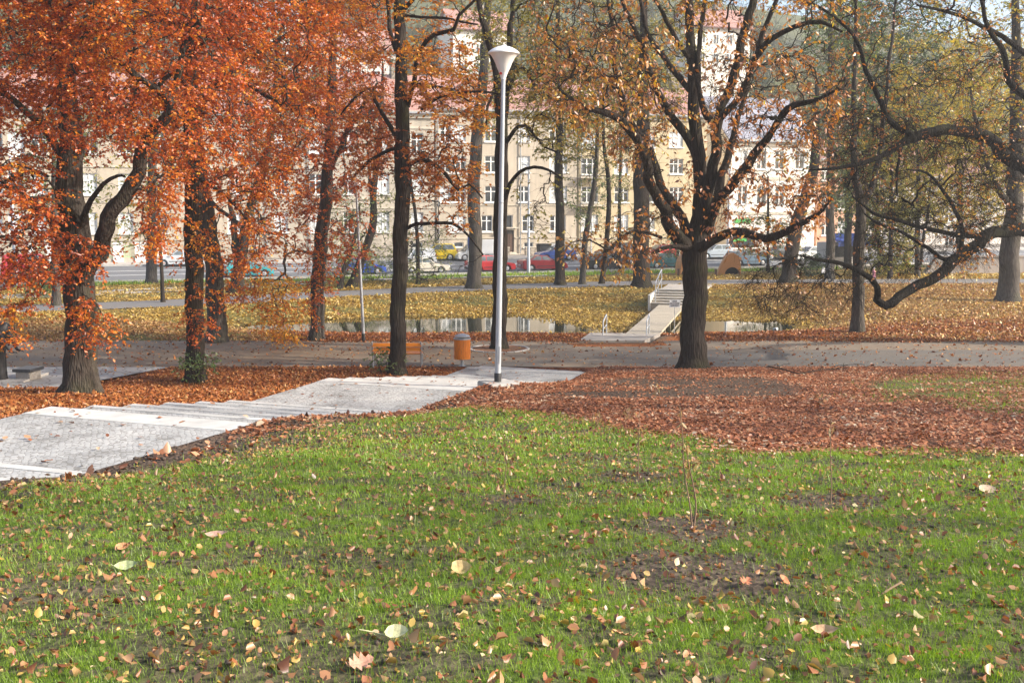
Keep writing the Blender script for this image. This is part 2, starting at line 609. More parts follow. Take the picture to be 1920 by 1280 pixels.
def lawn_mask(x, y):
    """1 on the new lawn, 0 elsewhere"""
    s, n = stair_sn(x, y)
    nz = fbm(np.asarray(x) * .8, np.asarray(y) * .8, 31) - .5
    a = sm(.5, -.6, y - lawn_edge_y(x) - nz * 2.4)
    b = sm(SW + .45, SW + 1.5, n + nz * 1.6)
    return a * b


SPOTS = [ground_hit(1297, 990), ground_hit(1558, 938), ground_hit(1197, 897), ground_hit(948, 942), ground_hit(1300, 1075)]


def bare_mask(x, y):
    """bare earth showing through the lawn"""
    x = np.asarray(x, float); y = np.asarray(y, float)
    b = sm(.58, .72, fbm(x * .62 + 3, y * 1.0, 41)) * .8
    b = np.maximum(b, sm(.55, .66, fbm(x * 2.6, y * 3.4, 47)) * .75)
    b = np.maximum(b, sm(.54, .63, fbm(x * 7, y * 9, 49)) * .75)
    for i, p in enumerate(SPOTS):
        r = (.75, .65, .55, .45, 1.0)[i]
        d = np.hypot((x - p[0]), (y - p[1])) + (fbm(x * 4, y * 4, 51) - .5) * .4
        b = np.maximum(b, sm(r, r * .45, d))
    s, n = stair_sn(x, y)
    b = np.maximum(b, sm(SW + 2.0, SW + .7, n + (fbm(x * 2, y * 2, 55) - .5) * 1.4) * (n > SW))
    w57 = (fbm(x * 2.3, y * 2.3, 57) - .5) * 1.1
    b = np.maximum(b, sm(4.35, 3.9, y + w57) * sm(-.55, -.8, x))
    b = np.maximum(b, sm(.8, .35, np.hypot(x + 2.9, (y - 6.1) * .8) + w57) * .85)
    b = np.maximum(b, sm(.8, .5, np.hypot(x + 1.1, y - 4.9) + w57 * 1.3) * .8)
    return b


BELT = np.array([ground_hit(*p)[:2] for p in ((985, 742), (1090, 722), (1180, 704), (1300, 700), (1430, 706), (1490, 722), (1480, 745), (1300, 752), (1120, 752))])
GREENP = np.array([ground_hit(*p)[:2] for p in ((1560, 728), (1680, 706), (1900, 694), (2000, 700), (2000, 780), (1800, 775), (1660, 752))])


def belt_mask(x, y):
    return sm(.5, -.6, poly_sd(x, y, BELT) + (fbm(np.asarray(x) * .9, np.asarray(y) * .5, 65) - .5) * 1.6)


def greenp_mask(x, y):
    return sm(.5, -.8, poly_sd(x, y, GREENP) + (fbm(np.asarray(x) * .7, np.asarray(y) * .5, 66) - .5) * 3.0)


def ground_colour(x, y):
    x = np.asarray(x, float); y = np.asarray(y, float)
    s, n = stair_sn(x, y)
    c = np.zeros(x.shape + (3,))
    nz = fbm(x * 1.3, y * 1.3, 61)[..., None]
    red = LBROWN * (.55 + .9 * nz)
    org = LORANGE * (.6 + .8 * nz)
    c[:] = red
    lf = sm(1, -.5, n)[..., None]
    c = c * (1 - lf) + org * lf
    # thin, earthy belts under the leaves
    e = np.maximum(sm(.5, .64, fbm(x * .35, y * .9, 63)) * .6, belt_mask(x, y))[..., None] * (y < 34.5)[..., None] * (n > SW)[..., None]
    c = c * (1 - .9 * e) + SOIL * .75 * e * .9
    # greener patch far up at the slope's end
    gp = (greenp_mask(x, y) * (y < 33.5))[..., None]
    c = c * (1 - .6 * gp) + TURF * gp * .6
    sb = (sm(SW + 2.2, SW + 1.2, n + (fbm(x * 2, y * 2, 56) - .5)) * (n > SW - .3) * sm(26, 21, y))[..., None]
    c = c * (1 - .85 * sb) + SOIL * (.6 + .6 * nz) * sb * .85
    m = lawn_mask(x, y)[..., None]
    b = bare_mask(x, y)[..., None]
    lawn = (TURF * .9) * (1 - b) + SOIL * (.7 + .6 * nz) * b
    c = c * (1 - m) + lawn * m
    # banks of the pond
    near = ((y > 36) & (y < 52))[..., None]
    c = np.where(near, LORANGE * (.6 + .9 * nz), c)
    d = poly_sd(x, y, POND)
    gold = LGOLD * (.55 + .9 * nz)
    dk = sm(.42, .56, fbm(x * .45, y * .8, 71))[..., None]
    gold = gold * (1 - .75 * dk) + np.array([.085, .105, .035]) * dk * .75
    fm = (np.maximum(sm(51.5, 53.5, y + (fbm(x * .4, y * .4, 73) - .5) * 3) * (y > 45), sm(-8.5, -11.5, x + (fbm(x * .4, y * .4, 75) - .5) * 3) * (y > 41.2)))[..., None]
    c = c * (1 - fm) + gold * fm
    rb = (sm(13, 17, x) * (y > 41) * (y < 76))[..., None]
    tan = LTAN * (.55 + .9 * nz)
    c = c * (1 - rb * .6) + tan * rb * .6
    nr = (sm(1.1, .3, poly_sd(x, y, RAMP)) * (y > 40))[..., None]
    c = c * (1 - nr) + np.array([.17, .12, .075]) * (.6 + .8 * nz) * nr
    under = (d < .1)[..., None]
    c = np.where(under, np.array([.03, .028, .018]), c)
    # verge by the street and land beyond
    ss, t = street_st(x, y)
    far = sm(-19, -13, t)[..., None] * (y > 60)[..., None]
    verge = np.array([.09, .10, .035]) * (.6 + .8 * nz) * (1 - dk) + np.array([.14, .105, .08]) * dk
    c = c * (1 - far) + verge * far
    yard = ((t > 12) & (y > 60))[..., None]
    c = np.where(yard, np.array([.22, .19, .16]) * (.8 + .4 * nz), c)
    hill = ((t > 40) & (y > 60))[..., None]
    c = np.where(hill, np.array([.10, .105, .045]) * (.6 + .8 * nz), c)
    return np.clip(c, 0, 1)


def axis_nodes(lo, hi, d0, d1, core):
    out = [core[0]]
    a = core[0]
    while a < core[1]: a += d0; out.append(a)
    b = out[-1]; d = d0
    while b < hi: d = min(d * 1.06, d1); b += d; out.append(b)
    b = out[0]; d = d0
    while b > lo: d = min(d * 1.06, d1); b -= d; out.insert(0, b)
    return np.array(out)


gm, t_, n_, l_, b_ = new_mat('ground_earth')
at = n_.new('ShaderNodeAttribute'); at.attribute_name = 'Col'
tc = n_.new('ShaderNodeTexCoord')
nz = n_.new('ShaderNodeTexNoise'); nz.inputs['Scale'].default_value = 9; nz.inputs['Detail'].default_value = 8; nz.inputs['Roughness'].default_value = .7
l_.new(tc.outputs['Object'], nz.inputs['Vector'])
r = ramp(n_, [(.3, (.45, .45, .45)), (.52, (1, 1, 1)), (.75, (1.6, 1.55, 1.5))])
l_.new(nz.outputs['Fac'], r.inputs[0])
mx = n_.new('ShaderNodeMixRGB'); mx.blend_type = 'MULTIPLY'; mx.inputs[0].default_value = 1
l_.new(at.outputs['Color'], mx.inputs[1]); l_.new(r.outputs[0], mx.inputs[2]); l_.new(mx.outputs[0], b_.inputs['Base Color'])
b_.inputs['Roughness'].default_value = .95; b_.inputs['Specular IOR Level'].default_value = .15
vo = n_.new('ShaderNodeTexVoronoi'); vo.inputs['Scale'].default_value = 16
l_.new(tc.outputs['Object'], vo.inputs['Vector'])
ad = n_.new('ShaderNodeMath'); ad.operation = 'ADD'; l_.new(nz.outputs['Fac'], ad.inputs[0]); l_.new(vo.outputs['Distance'], ad.inputs[1])
bp = n_.new('ShaderNodeBump'); bp.inputs['Strength'].default_value = .7; bp.inputs['Distance'].default_value = .05
l_.new(ad.outputs[0], bp.inputs['Height']); l_.new(bp.outputs[0], b_.inputs['Normal'])
GROUND = gm

xs = axis_nodes(-170, 170, .11, 6, (-6, 7))
ys_ = [-12.0, -6, -3, 0, 1.5]
y = 2.5
while y < 330:
    ys_.append(y)
    y += .09 if y < 12 else .16 if y < 20 else .28 if y < 36 else .4 if y < 75 else .9 if y < 120 else 4
ys = np.array(ys_)
X, Yg = np.meshgrid(xs, ys)
Z = h_ground(X, Yg)
nx, ny = len(xs), len(ys)
idx = np.arange(nx * ny).reshape(ny, nx)
quads = np.stack([idx[:-1, :-1], idx[:-1, 1:], idx[1:, 1:], idx[1:, :-1]], -1).reshape(-1, 4)
me = mesh_np('ground', np.stack([X, Yg, Z], -1), [quads], GROUND, smooth=True, attrs={'Col': ground_colour(X, Yg).reshape(-1, 3)})
tagp(link('ground', me), kind='structure')


def strip(name, cl, wid, mat, lift=.012, step=.6, kind='structure', dirt=None, across=6):
    """ribbon along a centre line of plan points, following the ground"""
    cl = np.array(cl, float)
    seg = np.hypot(*(np.diff(cl, axis=0).T)); L = np.concatenate([[0], np.cumsum(seg)])
    u = np.arange(0, L[-1] + step, step); u[-1] = L[-1]
    # smooth the polyline
    px_, py_ = np.interp(u, L, cl[:, 0]), np.interp(u, L, cl[:, 1])
    kx = max(1, int(6 / step)); ker = np.ones(2 * kx + 1) / (2 * kx + 1)
    pad = lambda a: np.convolve(np.concatenate([2 * a[0] - a[1:kx + 1][::-1], a, 2 * a[-1] - a[-kx - 1:-1][::-1]]), ker, 'valid')
    if len(u) > 2 * kx + 2: px_, py_ = pad(px_), pad(py_)
    tx, ty = np.gradient(px_), np.gradient(py_); q = np.hypot(tx, ty); tx /= q; ty /= q
    a = np.linspace(-.5, .5, across + 1)
    wob = (fbm(u * .7, u * 0, 81) - .5) * .25
    gx = px_[:, None] - ty[:, None] * (a[None] * wid + wob[:, None] * (np.abs(a[None]) > .4)); gy = py_[:, None] + tx[:, None] * (a[None] * wid + wob[:, None] * (np.abs(a[None]) > .4))
    gz = h_base(gx, gy) + lift
    n1, n2 = gx.shape
    ii = np.arange(n1 * n2).reshape(n1, n2)
    qd = np.stack([ii[:-1, :-1], ii[1:, :-1], ii[1:, 1:], ii[:-1, 1:]], -1).reshape(-1, 4)
    at = {'dirt': (dirt(gx, gy) if dirt else np.zeros_like(gx)).ravel()}
    me = mesh_np(name, np.stack([gx, gy, gz], -1), [qd[:, ::-1]], mat, attrs=at)
    return tagp(link(name, me), kind=kind)


M_PATH = asphalt_mat('path_asphalt', (.122, .106, .090), dirt=(.21, .145, .085), amt=.95)
M_PATH2 = asphalt_mat('far_path_asphalt', (.15, .145, .145), dirt=(.26, .18, .10), amt=.4)
M_DIRT = asphalt_mat('shoulder_dirt', (.19, .145, .10), dirt=(.22, .13, .07), amt=.5, dscale=.8)
M_ROAD = asphalt_mat('road_asphalt', (.15, .15, .155))
M_PAVE = simple('pavement_concrete', (.44, .39, .34), rough=.9, var=.12, scale=.8, bump=.1)
M_CURB = simple('curb_stone', (.42, .40, .37), rough=.85, var=.15, scale=3)
# dirt shoulder below, asphalt path above it
strip('dirt_shoulder', [(-45, 37.75), (60, 37.75)], 7.1, M_DIRT, lift=.010, across=4)
strip('park_path', [(-45, 36.4), (60, 36.5)], 4.1, M_PATH, lift=.020, across=8,
      dirt=lambda x, y: .38 * sm(7, -6, x) + .12 * sm(35.5, 38, y) - .12)
fp = [(-40, 47), (-27, 53.4), (-18.4, 57.2), (-12.5, 61.8), (-8.5, 65), (0, 69.6), (8.7, 72.6), (18, 74.2), (35, 74.6), (60, 74.4)]
strip('far_path', fp, 4.2, M_PATH2, lift=.03, dirt=lambda x, y: .1 + 0 * x)
strip('side_path', [(-48, 54), (-30, 61.2), (-21.5, 66.5), (-15, 72.5), (-9.5, 78.5), (-4, 81.5), (3, 83.5)], 3.4, M_PAVE, lift=.036)


def street_sheet(name, s0, s1, t0, t1, mat, lift, kind='structure'):
    S = np.arange(s0, s1 + 1, 2.0); T = np.linspace(t0, t1, max(2, int((t1 - t0) / .8) + 2))
    V = []
    for s in S:
        for t in T:
            p = street_pt(s, t); V.append((p[0], p[1], float(street_z(t)) + lift))
    ii = np.arange(len(V)).reshape(len(S), len(T))
    qd = np.stack([ii[:-1, :-1], ii[1:, :-1], ii[1:, 1:], ii[:-1, 1:]], -1).reshape(-1, 4)
    me = mesh_np(name, V, [qd], mat)
    return tagp(link(name, me), kind=kind)


M_LINE = simple('road_paint', (.72, .72, .70), rough=.7, var=.1, scale=4)
street_sheet('street', -70, 75, -2.4, 9.0, M_ROAD, .05)
street_sheet('sidewalk', -70, 75, 9.0, 13.5, M_PAVE, .17)
for tt in (2.5, 4.7):
    street_sheet('road_marking', -70, 75, tt, tt + .16, M_LINE, .066)
mb = MB()
for tt in (-2.5, 8.9):
    for s in np.arange(-70, 75, 2.5):
        p = street_pt(s + 1.25, tt); mb.rbox((p[0], p[1], float(street_z(tt)) + .06), (2.49, .18, .26), math.radians(20))
tagp(mb.build('kerb', M_CURB, world=True), kind='structure')

# sky-facing pond water
wm, t_, n_, l_, b_ = new_mat('pond_water')
b_.inputs['Base Color'].default_value = (.022, .026, .014, 1)
b_.inputs['Roughness'].default_value = .04
b_.inputs['IOR'].default_value = 1.33
b_.inputs['Specular IOR Level'].default_value = 1.0
tc = n_.new('ShaderNodeTexCoord'); nz = n_.new('ShaderNodeTexNoise'); nz.inputs['Scale'].default_value = 1.2; nz.inputs['Detail'].default_value = 3
l_.new(tc.outputs['Object'], nz.inputs['Vector'])
bp = n_.new('ShaderNodeBump'); bp.inputs['Strength'].default_value = .05; bp.inputs['Distance'].default_value = .02
l_.new(nz.outputs['Fac'], bp.inputs['Height']); l_.new(bp.outputs[0], b_.inputs['Normal'])
px_ = POND.mean(0)
pv = [((p[0] - px_[0]) * 1.03 + px_[0], (p[1] - px_[1]) * 1.03 + px_[1], WATER_Z) for p in POND]
me = bpy.data.meshes.new('pond_water'); me.from_pydata(pv, [], [list(range(len(pv)))]); me.materials.append(wm)
tagp(link('pond_water', me), kind='structure')

# ---- the broad park stairs
M_SLAB = plaster_mat('stair_slab', (.52, .505, .47), .34, .1)
M_COB = cobble_mat('stair_cobble', (.37, .37, .365), (.46, .455, .44), .08, joint=(.24, .23, .215))
st = thing('park_stairs', 'broad white slab stairs with grey cobbled landings descending the slope', 'stairs', (*stair_pt(0, 0), 0))


def stair_quad(mb, s0, s1, n0, n1, z, zb):
    q = [stair_pt(s0, n0), stair_pt(s1, n0), stair_pt(s1, n1), stair_pt(s0, n1)]
    mb.add([(*p, zb) for p in q] + [(*p, z) for p in q], [(3, 2, 1, 0), (4, 5, 6, 7), (0, 1, 5, 4), (1, 2, 6, 5), (2, 3, 7, 6), (3, 0, 4, 7)])


for i, (s0, s1, z) in enumerate(TREADS):
    slab, cob = MB(), MB()
    L = s1 - s0
    wsl = .16 if L < 1.2 and i < len(TREADS) - 8 else .3 if L < 1.2 else .62  # slabs kept narrow on steps so cobbles imitate the shadow gap behind each nosing
    j1, j2 = random.uniform(-.02, .02), random.uniform(-.02, .02)
    stair_quad(cob, s0 - .05, s1 - wsl, 0.02, SW + j2 - .02, z - .006, z - .6)
    nn = 4      # the nosing is laid from separate slabs, closely jointed
    for k in range(nn):
        stair_quad(slab, s1 - wsl + .004, s1 + (.0 if k % 2 else .006), SW * k / nn + (.003 if k else j1), SW * (k + 1) / nn - (.003 if k < nn - 1 else j2), z + random.uniform(-.003, .003), z - .5)
    slab.build('slab_tread', M_SLAB, st, world=True)
    cob.build('cobbled_tread', M_COB, st, world=True)

# ---- paved plaza round the statue
M_PLAZA = cobble_mat('plaza_paving', (.40, .38, .35), (.48, .46, .43), .42, joint=(.25, .23, .21))
pz = [(-21, 29.2), (-12.7, 29.4), (-11.1, 34.34), (-21, 34.34)]
me = bpy.data.meshes.new('plaza_paving')
me.from_pydata([(x, y, .022 + float(max(0, h_base(x, y)))) for x, y in pz], [], [[0, 1, 2, 3]]); me.materials.append(M_PLAZA)
tagp(link('plaza_paving', me), kind='structure')
# ------------------------------------------------------------------ trees
def norm(v):
    return v / np.maximum(np.linalg.norm(v, axis=-1, keepdims=True), 1e-9)


def catmull(p, step):
    p = np.asarray(p, float)
    q = np.concatenate([[2 * p[0] - p[1]], p, [2 * p[-1] - p[-2]]])
    out = []
    for i in range(1, len(q) - 2):
        n = max(2, int(np.linalg.norm(q[i + 1] - q[i]) / step))
        t = np.linspace(0, 1, n, endpoint=False)[:, None]
        a, b, c, d = q[i - 1], q[i], q[i + 1], q[i + 2]
        out.append(.5 * (2 * b + (c - a) * t + (2 * a - 5 * b + 4 * c - d) * t ** 2 + (3 * b - a - 3 * c + d) * t ** 3))
    out.append(p[-1][None])
    return np.concatenate(out)


def tubes(pts, rad, n, lump=0.0, base_rot=None):
    """pts (N,K,3), rad (N,K) -> verts, quads"""
    N, K, _ = pts.shape
    T = norm(np.gradient(pts, axis=1))
    ref = np.where(np.abs(T[:, :1, 0:1]) < .8, np.array([1., 0, 0]), np.array([0, 1., 0]))
    A = norm(np.cross(T, np.broadcast_to(ref, T.shape)))
    B = np.cross(T, A)
    th = 2 * np.pi * np.arange(n) / n
    R = rad[:, :, None] * np.ones(n)
    if lump > 0:
        ph = rng.uniform(0, 6.28, (N, 1, 1)); h = np.arange(K)[None, :, None] * .21
        R = R * (1 + lump * (np.sin(3 * th + ph + h) * .5 + np.sin(5 * th - ph * 2 + h * .7) * .4 + rng.normal(0, .18, R.shape)))
    V = pts[:, :, None] + R[..., None] * (A[:, :, None] * np.cos(th)[:, None] + B[:, :, None] * np.sin(th)[:, None])
    i = np.arange(N * K * n).reshape(N, K, n)
    j = np.roll(i, -1, 2)
    F = np.stack([i[:, :-1], j[:, :-1], j[:, 1:], i[:, 1:]], -1).reshape(-1, 4)
    return V.reshape(-1, 3), F


def leaves(pos, d, nrm, L, W, fold=.18, curl=0.0):
    """diamond leaves, folded along the midrib: 4 verts, 2 triangles"""
    d = norm(d); s = norm(np.cross(nrm, d)); u = np.cross(d, s)
    L = L[:, None]; W = W[:, None]
    tip = pos + d * L - u * L * curl
    m = pos + d * L * .48
    l = m + s * W * .5 + u * W * fold
    r_ = m - s * W * .5 + u * W * fold
    V = np.stack([pos, l, tip, r_], 1).reshape(-1, 3)
    b = np.arange(len(pos))[:, None] * 4
    F = np.concatenate([b + np.array([0, 2, 1]), b + np.array([0, 3, 2])])
    return V, F


def in_poly(p, poly):
    return poly_sd(p[:, 0], p[:, 1], np.array(poly, float)) < 0


def region(poly, Y0, Y1, n, tb=0.0, leaf=1.0):
    poly = np.array(poly, float)
    lo, hi = poly.min(0), poly.max(0)
    out = []
    while sum(map(len, out)) < n:
        q = rng.uniform(lo, hi, (n * 2, 2)); out.append(q[in_poly(q, poly)])
    q = np.concatenate(out)[:n]
    Y = rng.uniform(Y0, Y1, n)
    u, v = (q[:, 0] - 960) / FPX, (640 - q[:, 1]) / FPX
    t = Y / (CP + v * SP)
    p = np.stack([u * t, Y, CAMZ + (-SP + v * CP) * t], 1)
    g = h_base(p[:, 0], p[:, 1]) + .25
    p[:, 2] = np.maximum(p[:, 2], g)
    return p, np.full(n, tb), (rng.random(n) < leaf)


class Tree:
    def __init__(s):
        s.pos = np.zeros((0, 3)); s.dir = np.zeros((0, 3)); s.rad = np.zeros(0)
        s.V = []; s.F = []; s.nv = 0
        s.bV = []; s.bF = []; s.bn = 0
        s.lV = []; s.lF = []; s.ln = 0; s.tint = []
        s.base = None

    def add_nodes(s, p, r):
        d = norm(np.gradient(p, axis=0))
        s.pos = np.concatenate([s.pos, p]); s.dir = np.concatenate([s.dir, d]); s.rad = np.concatenate([s.rad, r])

    def limb(s, pts, w, trunk=False, step=.25, wob=.03, ground=True):
        """pts: (px, py, Y); w: picture widths at these points"""
        W = np.array([P(*p) for p in pts])
        R = np.array([wi * .5 * p[2] / FPX for wi, p in zip(w, pts)])
        if trunk:
            b = W[0].copy(); b[2] = float(h_base(b[0], b[1])) if ground else b[2]
            s.base = b
            W = np.concatenate([[b - [0, 0, .3]], W[1:] if abs(W[0][2] - b[2]) > -1 else W])
            R = np.concatenate([[R[0]], R[1:]])
        Y = np.mean([p[2] for p in pts])
        st = step * max(1, Y / 45)
        C3 = catmull(np.concatenate([W, R[:, None]], 1)[:, :3], st)
        # radius along the same parameter
        Ls = np.concatenate([[0], np.cumsum(np.linalg.norm(np.diff(W, axis=0), axis=1))])
        Lc = np.concatenate([[0], np.cumsum(np.linalg.norm(np.diff(C3, axis=0), axis=1))])
        Rc = np.interp(Lc / Lc[-1], Ls / Ls[-1], R)
        k = np.arange(len(C3))
        am = np.minimum(Rc * (.10 if trunk else .34), wob * 2.4)[:, None]
        ph = rng.uniform(0, 6.28, 6)
        C3 = C3 + am * np.stack([np.sin(k * .8 + ph[0]) + .6 * np.sin(k * 2.1 + ph[1]), np.sin(k * .7 + ph[2]), .6 * np.sin(k * .9 + ph[3])], 1) * np.minimum(1, k / 3)[:, None]
        lump = .07 if trunk else .13
        if trunk:
            hgt = C3[:, 2] - s.base[2]
            Rc = Rc * (1 + .42 * np.exp(-np.maximum(hgt, -.1) / .22))
        n = 18 if Rc.max() > .2 else 12 if Rc.max() > .08 else 8
        V, F = tubes(C3[None], Rc[None], n, lump=lump)
        # closed ends
        s.V.append(V); s.F.append(F + s.nv); s.nv += len(V)
        s.add_nodes(C3[1:], Rc[1:])

    def grow(s, regs, rtip=.006, ex=.5, K=6, droop=.12, wig=.05, pen=.7):
        P_ = np.concatenate([q[0] for q in regs]); tb = np.concatenate([q[1] for q in regs]); lf = np.concatenate([q[2] for q in regs])
        d0 = np.array([np.min(np.sum((s.pos - p) ** 2, 1)) for p in P_])
        o = np.argsort(d0); P_, tb, lf = P_[o], tb[o], lf[o]
        n = len(P_); n0 = len(s.pos)
        cap = n0 + n * (K - 1)
        pos = np.zeros((cap, 3)); dr = np.zeros((cap, 3)); pos[:n0] = s.pos; dr[:n0] = s.dir
        par = np.zeros(n, int)
        tt = np.linspace(0, 1, K)[:, None]
        B = np.zeros((n, K, 3))
        m = n0
        for i in range(n):
            p = P_[i]
            v = p - pos[:m]
            dist = np.sqrt((v * v).sum(1)) + 1e-6
            cosang = (v * dr[:m]).sum(1) / dist
            k = int(np.argmin(dist * (1 + pen * (1 - cosang) * .5)))
            q, dq, L = pos[k], dr[k], dist[k]
            c1 = q + (dq * .6 + v[k] / L * .4) * L * .4
            c2 = p + np.array([0, 0, droop * L]) - v[k] * .28
            b = (1 - tt) ** 3 * q + 3 * (1 - tt) ** 2 * tt * c1 + 3 * (1 - tt) * tt ** 2 * c2 + tt ** 3 * p
            b[1:-1] += rng.normal(0, wig * min(L, 2.5), (K - 2, 3))
            B[i] = b; par[i] = k
            pos[m:m + K - 1] = b[1:]; dr[m:m + K - 1] = norm(np.gradient(b, axis=0))[1:]
            m += K - 1
        wgt = np.ones(n)
        for i in range(n - 1, -1, -1):
            if par[i] >= n0: wgt[(par[i] - n0) // (K - 1)] += wgt[i]
        rb = rtip * wgt ** ex
        rp = np.where(par < n0, s.rad[np.minimum(par, n0 - 1)] * .7, 9.)
        rb = np.minimum(rb, rp)
        R = rb[:, None] * np.linspace(1, .55, K)[None]
        R[wgt > 1.5, -1] = rb[wgt > 1.5] * .62
        for lo, hi, ns in ((0, .012, 3), (.012, .03, 4), (.03, 9, 7)):
            mk = (rb > lo) & (rb <= hi)
            if mk.any():
                V, F = tubes(B[mk], R[mk], ns); s.bV.append(V); s.bF.append(F + s.bn); s.bn += len(V)
        s.B, s.tb, s.lf = B, tb, lf
        s.pos, s.dir = pos, dr; s.rad = np.concatenate([s.rad, np.repeat(rb * .6, K - 1)])
        return s

    def twigs(s, m=3, ln=.6, flat=.45, droop=.25, r=.004, tube=True, only_bare=False, K=4):
        B = s.B; n = len(B)
        e = norm(B[:, -1] - B[:, -3])
        i = np.repeat(np.arange(n), m)
        f = rng.uniform(.35, 1, len(i))
        kk = f * (B.shape[1] - 1); k0 = np.minimum(kk.astype(int), B.shape[1] - 2); fr = (kk - k0)[:, None]
        O = B[i, k0] * (1 - fr) + B[i, k0 + 1] * fr
        D = e[i] * .7 + rng.normal(0, .65, (len(i), 3)); D[:, 2] = D[:, 2] * flat - droop * .5
        D = norm(D)
        L = ln * rng.uniform(.5, 1.25, len(i))
        u = np.linspace(0, 1, K)[None, :, None]
        sag = np.zeros((1, 1, 3)); sag[..., 2] = -droop
        T = O[:, None] + D[:, None] * L[:, None, None] * u + sag * (L[:, None, None] * u ** 2)
        T[:, 1:] += rng.normal(0, .04, T[:, 1:].shape) * L[:, None, None]
        s.T, s.Ti, s.TL = T, i, L
        if tube:
            V, F = tubes(T, np.broadcast_to(np.linspace(r, r * .4, K), T.shape[:2]), 3)
            s.bV.append(V); s.bF.append(F + s.bn); s.bn += len(V)
        return s

    def leaf(s, n=8, size=.1, wd=.6, hang=.2, spread=.9, flatn=.8, fold=.18, tj=.16, ts=.10, frac=1.0, base=.45, curl=.1):
        T, i = s.T, s.Ti
        keep = s.lf[i] & (rng.random(len(i)) < frac)
        T, i = T[keep], i[keep]
        N, K, _ = T.shape
        j = np.repeat(np.arange(N), n)
        u = rng.uniform(.12, 1.02, len(j)) * (K - 1)
        k0 = np.clip(u.astype(int), 0, K - 2); fr = (u - k0)[:, None]
        pos = T[j, k0] * (1 - fr) + T[j, k0 + 1] * fr
        d = norm(T[j, k0 + 1] - T[j, k0])
        up = np.array([0, 0, 1.])
        sd = norm(np.cross(d, up) + 1e-6)
        sg = np.where(rng.random(len(j)) < .5, -1., 1.)[:, None]
        ld = d * .5 + sd * sg * spread + rng.normal(0, .35, d.shape); ld[:, 2] -= hang
        nr = up * flatn + rng.normal(0, .55, d.shape)
        L = size * rng.uniform(.6, 1.3, len(j))
        V, F = leaves(pos, ld, nr, L, L * wd * rng.uniform(.8, 1.2, len(j)), fold, curl)
        s.lV.append(V); s.lF.append(F + s.ln); s.ln += len(V)
        cl = rng.normal(0, ts, len(s.B))
        E = s.B[:, -1]
        cl = cl + (fbm(E[:, 0] * .45 + E[:, 1] * .2, E[:, 2] * .7, 131) - .5) * .5
        t = base + s.tb[i[j]] + cl[i[j]] + rng.normal(0, tj, len(j))
        s.tint.append(np.repeat(np.clip(t, 0, 1), 4))
        return s

    def build(s, name, label, cat, bark, leafm, group=None):
        b = s.base
        root = thing(name, label, cat, (b[0], b[1], b[2]), group=group)
        link('trunk', mesh_np('trunk', np.concatenate(s.V), [np.concatenate(s.F)], bark, smooth=True), root)
        if s.bn:
            link('branches', mesh_np('branches', np.concatenate(s.bV), [np.concatenate(s.bF)], bark, smooth=True), root)
        if s.ln:
            link('crown', mesh_np('crown', np.concatenate(s.lV), [np.concatenate(s.lF)], leafm, attrs={'tint': np.concatenate(s.tint)}), root)
        return root


L_RED = leaf_mat('beech_leaf', [(0, (.13, .022, .008)), (.3, (.40, .065, .010)), (.58, (.60, .145, .012)), (.82, (.72, .26, .018)), (1, (.74, .40, .03))])
L_AMB = leaf_mat('amber_leaf', [(0, (.18, .045, .01)), (.4, (.46, .13, .012)), (.75, (.62, .24, .015)), (1, (.66, .38, .04))])
L_OAK = leaf_mat('dry_brown_leaf', [(0, (.17, .055, .02)), (.45, (.44, .155, .03)), (.8, (.58, .28, .04)), (1, (.60, .45, .06))], gloss=.09)
L_OLV = leaf_mat('olive_leaf', [(0, (.08, .10, .03)), (.4, (.22, .22, .05)), (.75, (.36, .29, .05)), (1, (.46, .28, .06))])
L_GRN = leaf_mat('green_leaf', [(0, (.05, .09, .03)), (.5, (.12, .18, .06)), (1, (.30, .30, .07))])
L_YEL = leaf_mat('yellow_leaf', [(0, (.15, .17, .03)), (.35, (.36, .33, .045)), (.72, (.60, .42, .045)), (1, (.62, .28, .04))])
L_MUT = leaf_mat('hill_leaf', [(0, (.08, .11, .06)), (.45, (.17, .18, .09)), (.8, (.30, .25, .10)), (1, (.34, .2, .1))], gloss=0)
BK_BEECH = bark_mat('beech_bark', (.028, .022, .018), (.092, .076, .062), mossy=.3)  # darkened a little: crown shade on the trunk is put into the colour
BK_DARK = bark_mat('dark_bark', (.018, .014, .0115), (.060, .046, .037), mossy=.3)
BK_SHADED = bark_mat('shade_darkened_bark', (.007, .006, .005), (.026, .021, .017), moss=(.03, .034, .012), mossy=.35)  # near-black because the canopy's shade on the limbs is put into the bark colour
BK_GREY = bark_mat('grey_bark', (.04, .034, .03), (.13, .112, .095), mossy=.3)

# --- beech with the two stems, the broadest one
t = Tree()
t.limb([(150, 742, 27), (153, 660, 27), (150, 560, 27), (143, 470, 27), (131, 380, 27), (132, 300, 27), (128, 200, 27.2), (122, 90, 27.4), (118, -60, 27.5), (125, -260, 27.5)], [66, 58, 57, 56, 52, 45, 38, 30, 24, 14], trunk=True)
t.limb([(150, 540, 26.9), (172, 490, 26.6), (200, 430, 26.3), (238, 355, 26.0), (275, 270, 25.7), (305, 222, 25.5), (318, 195, 25.4), (290, 165, 25.2), (240, 130, 25)], [34, 31, 29, 27, 22, 20, 16, 12, 8])
t.limb([(312, 205, 25.5), (330, 150, 25.4), (345, 90, 25.2), (380, 40, 25), (400, -60, 25)], [14, 12, 10, 8, 5])
t.limb([(318, 195, 25.4), (300, 158, 25.4), (320, 140, 25.3)], [14, 10, 7])
t.limb([(150, 420, 26.8), (172, 375, 26.4), (195, 345, 26.1), (220, 330, 25.9), (233, 331, 25.8)], [13, 10, 8, 6, 4])
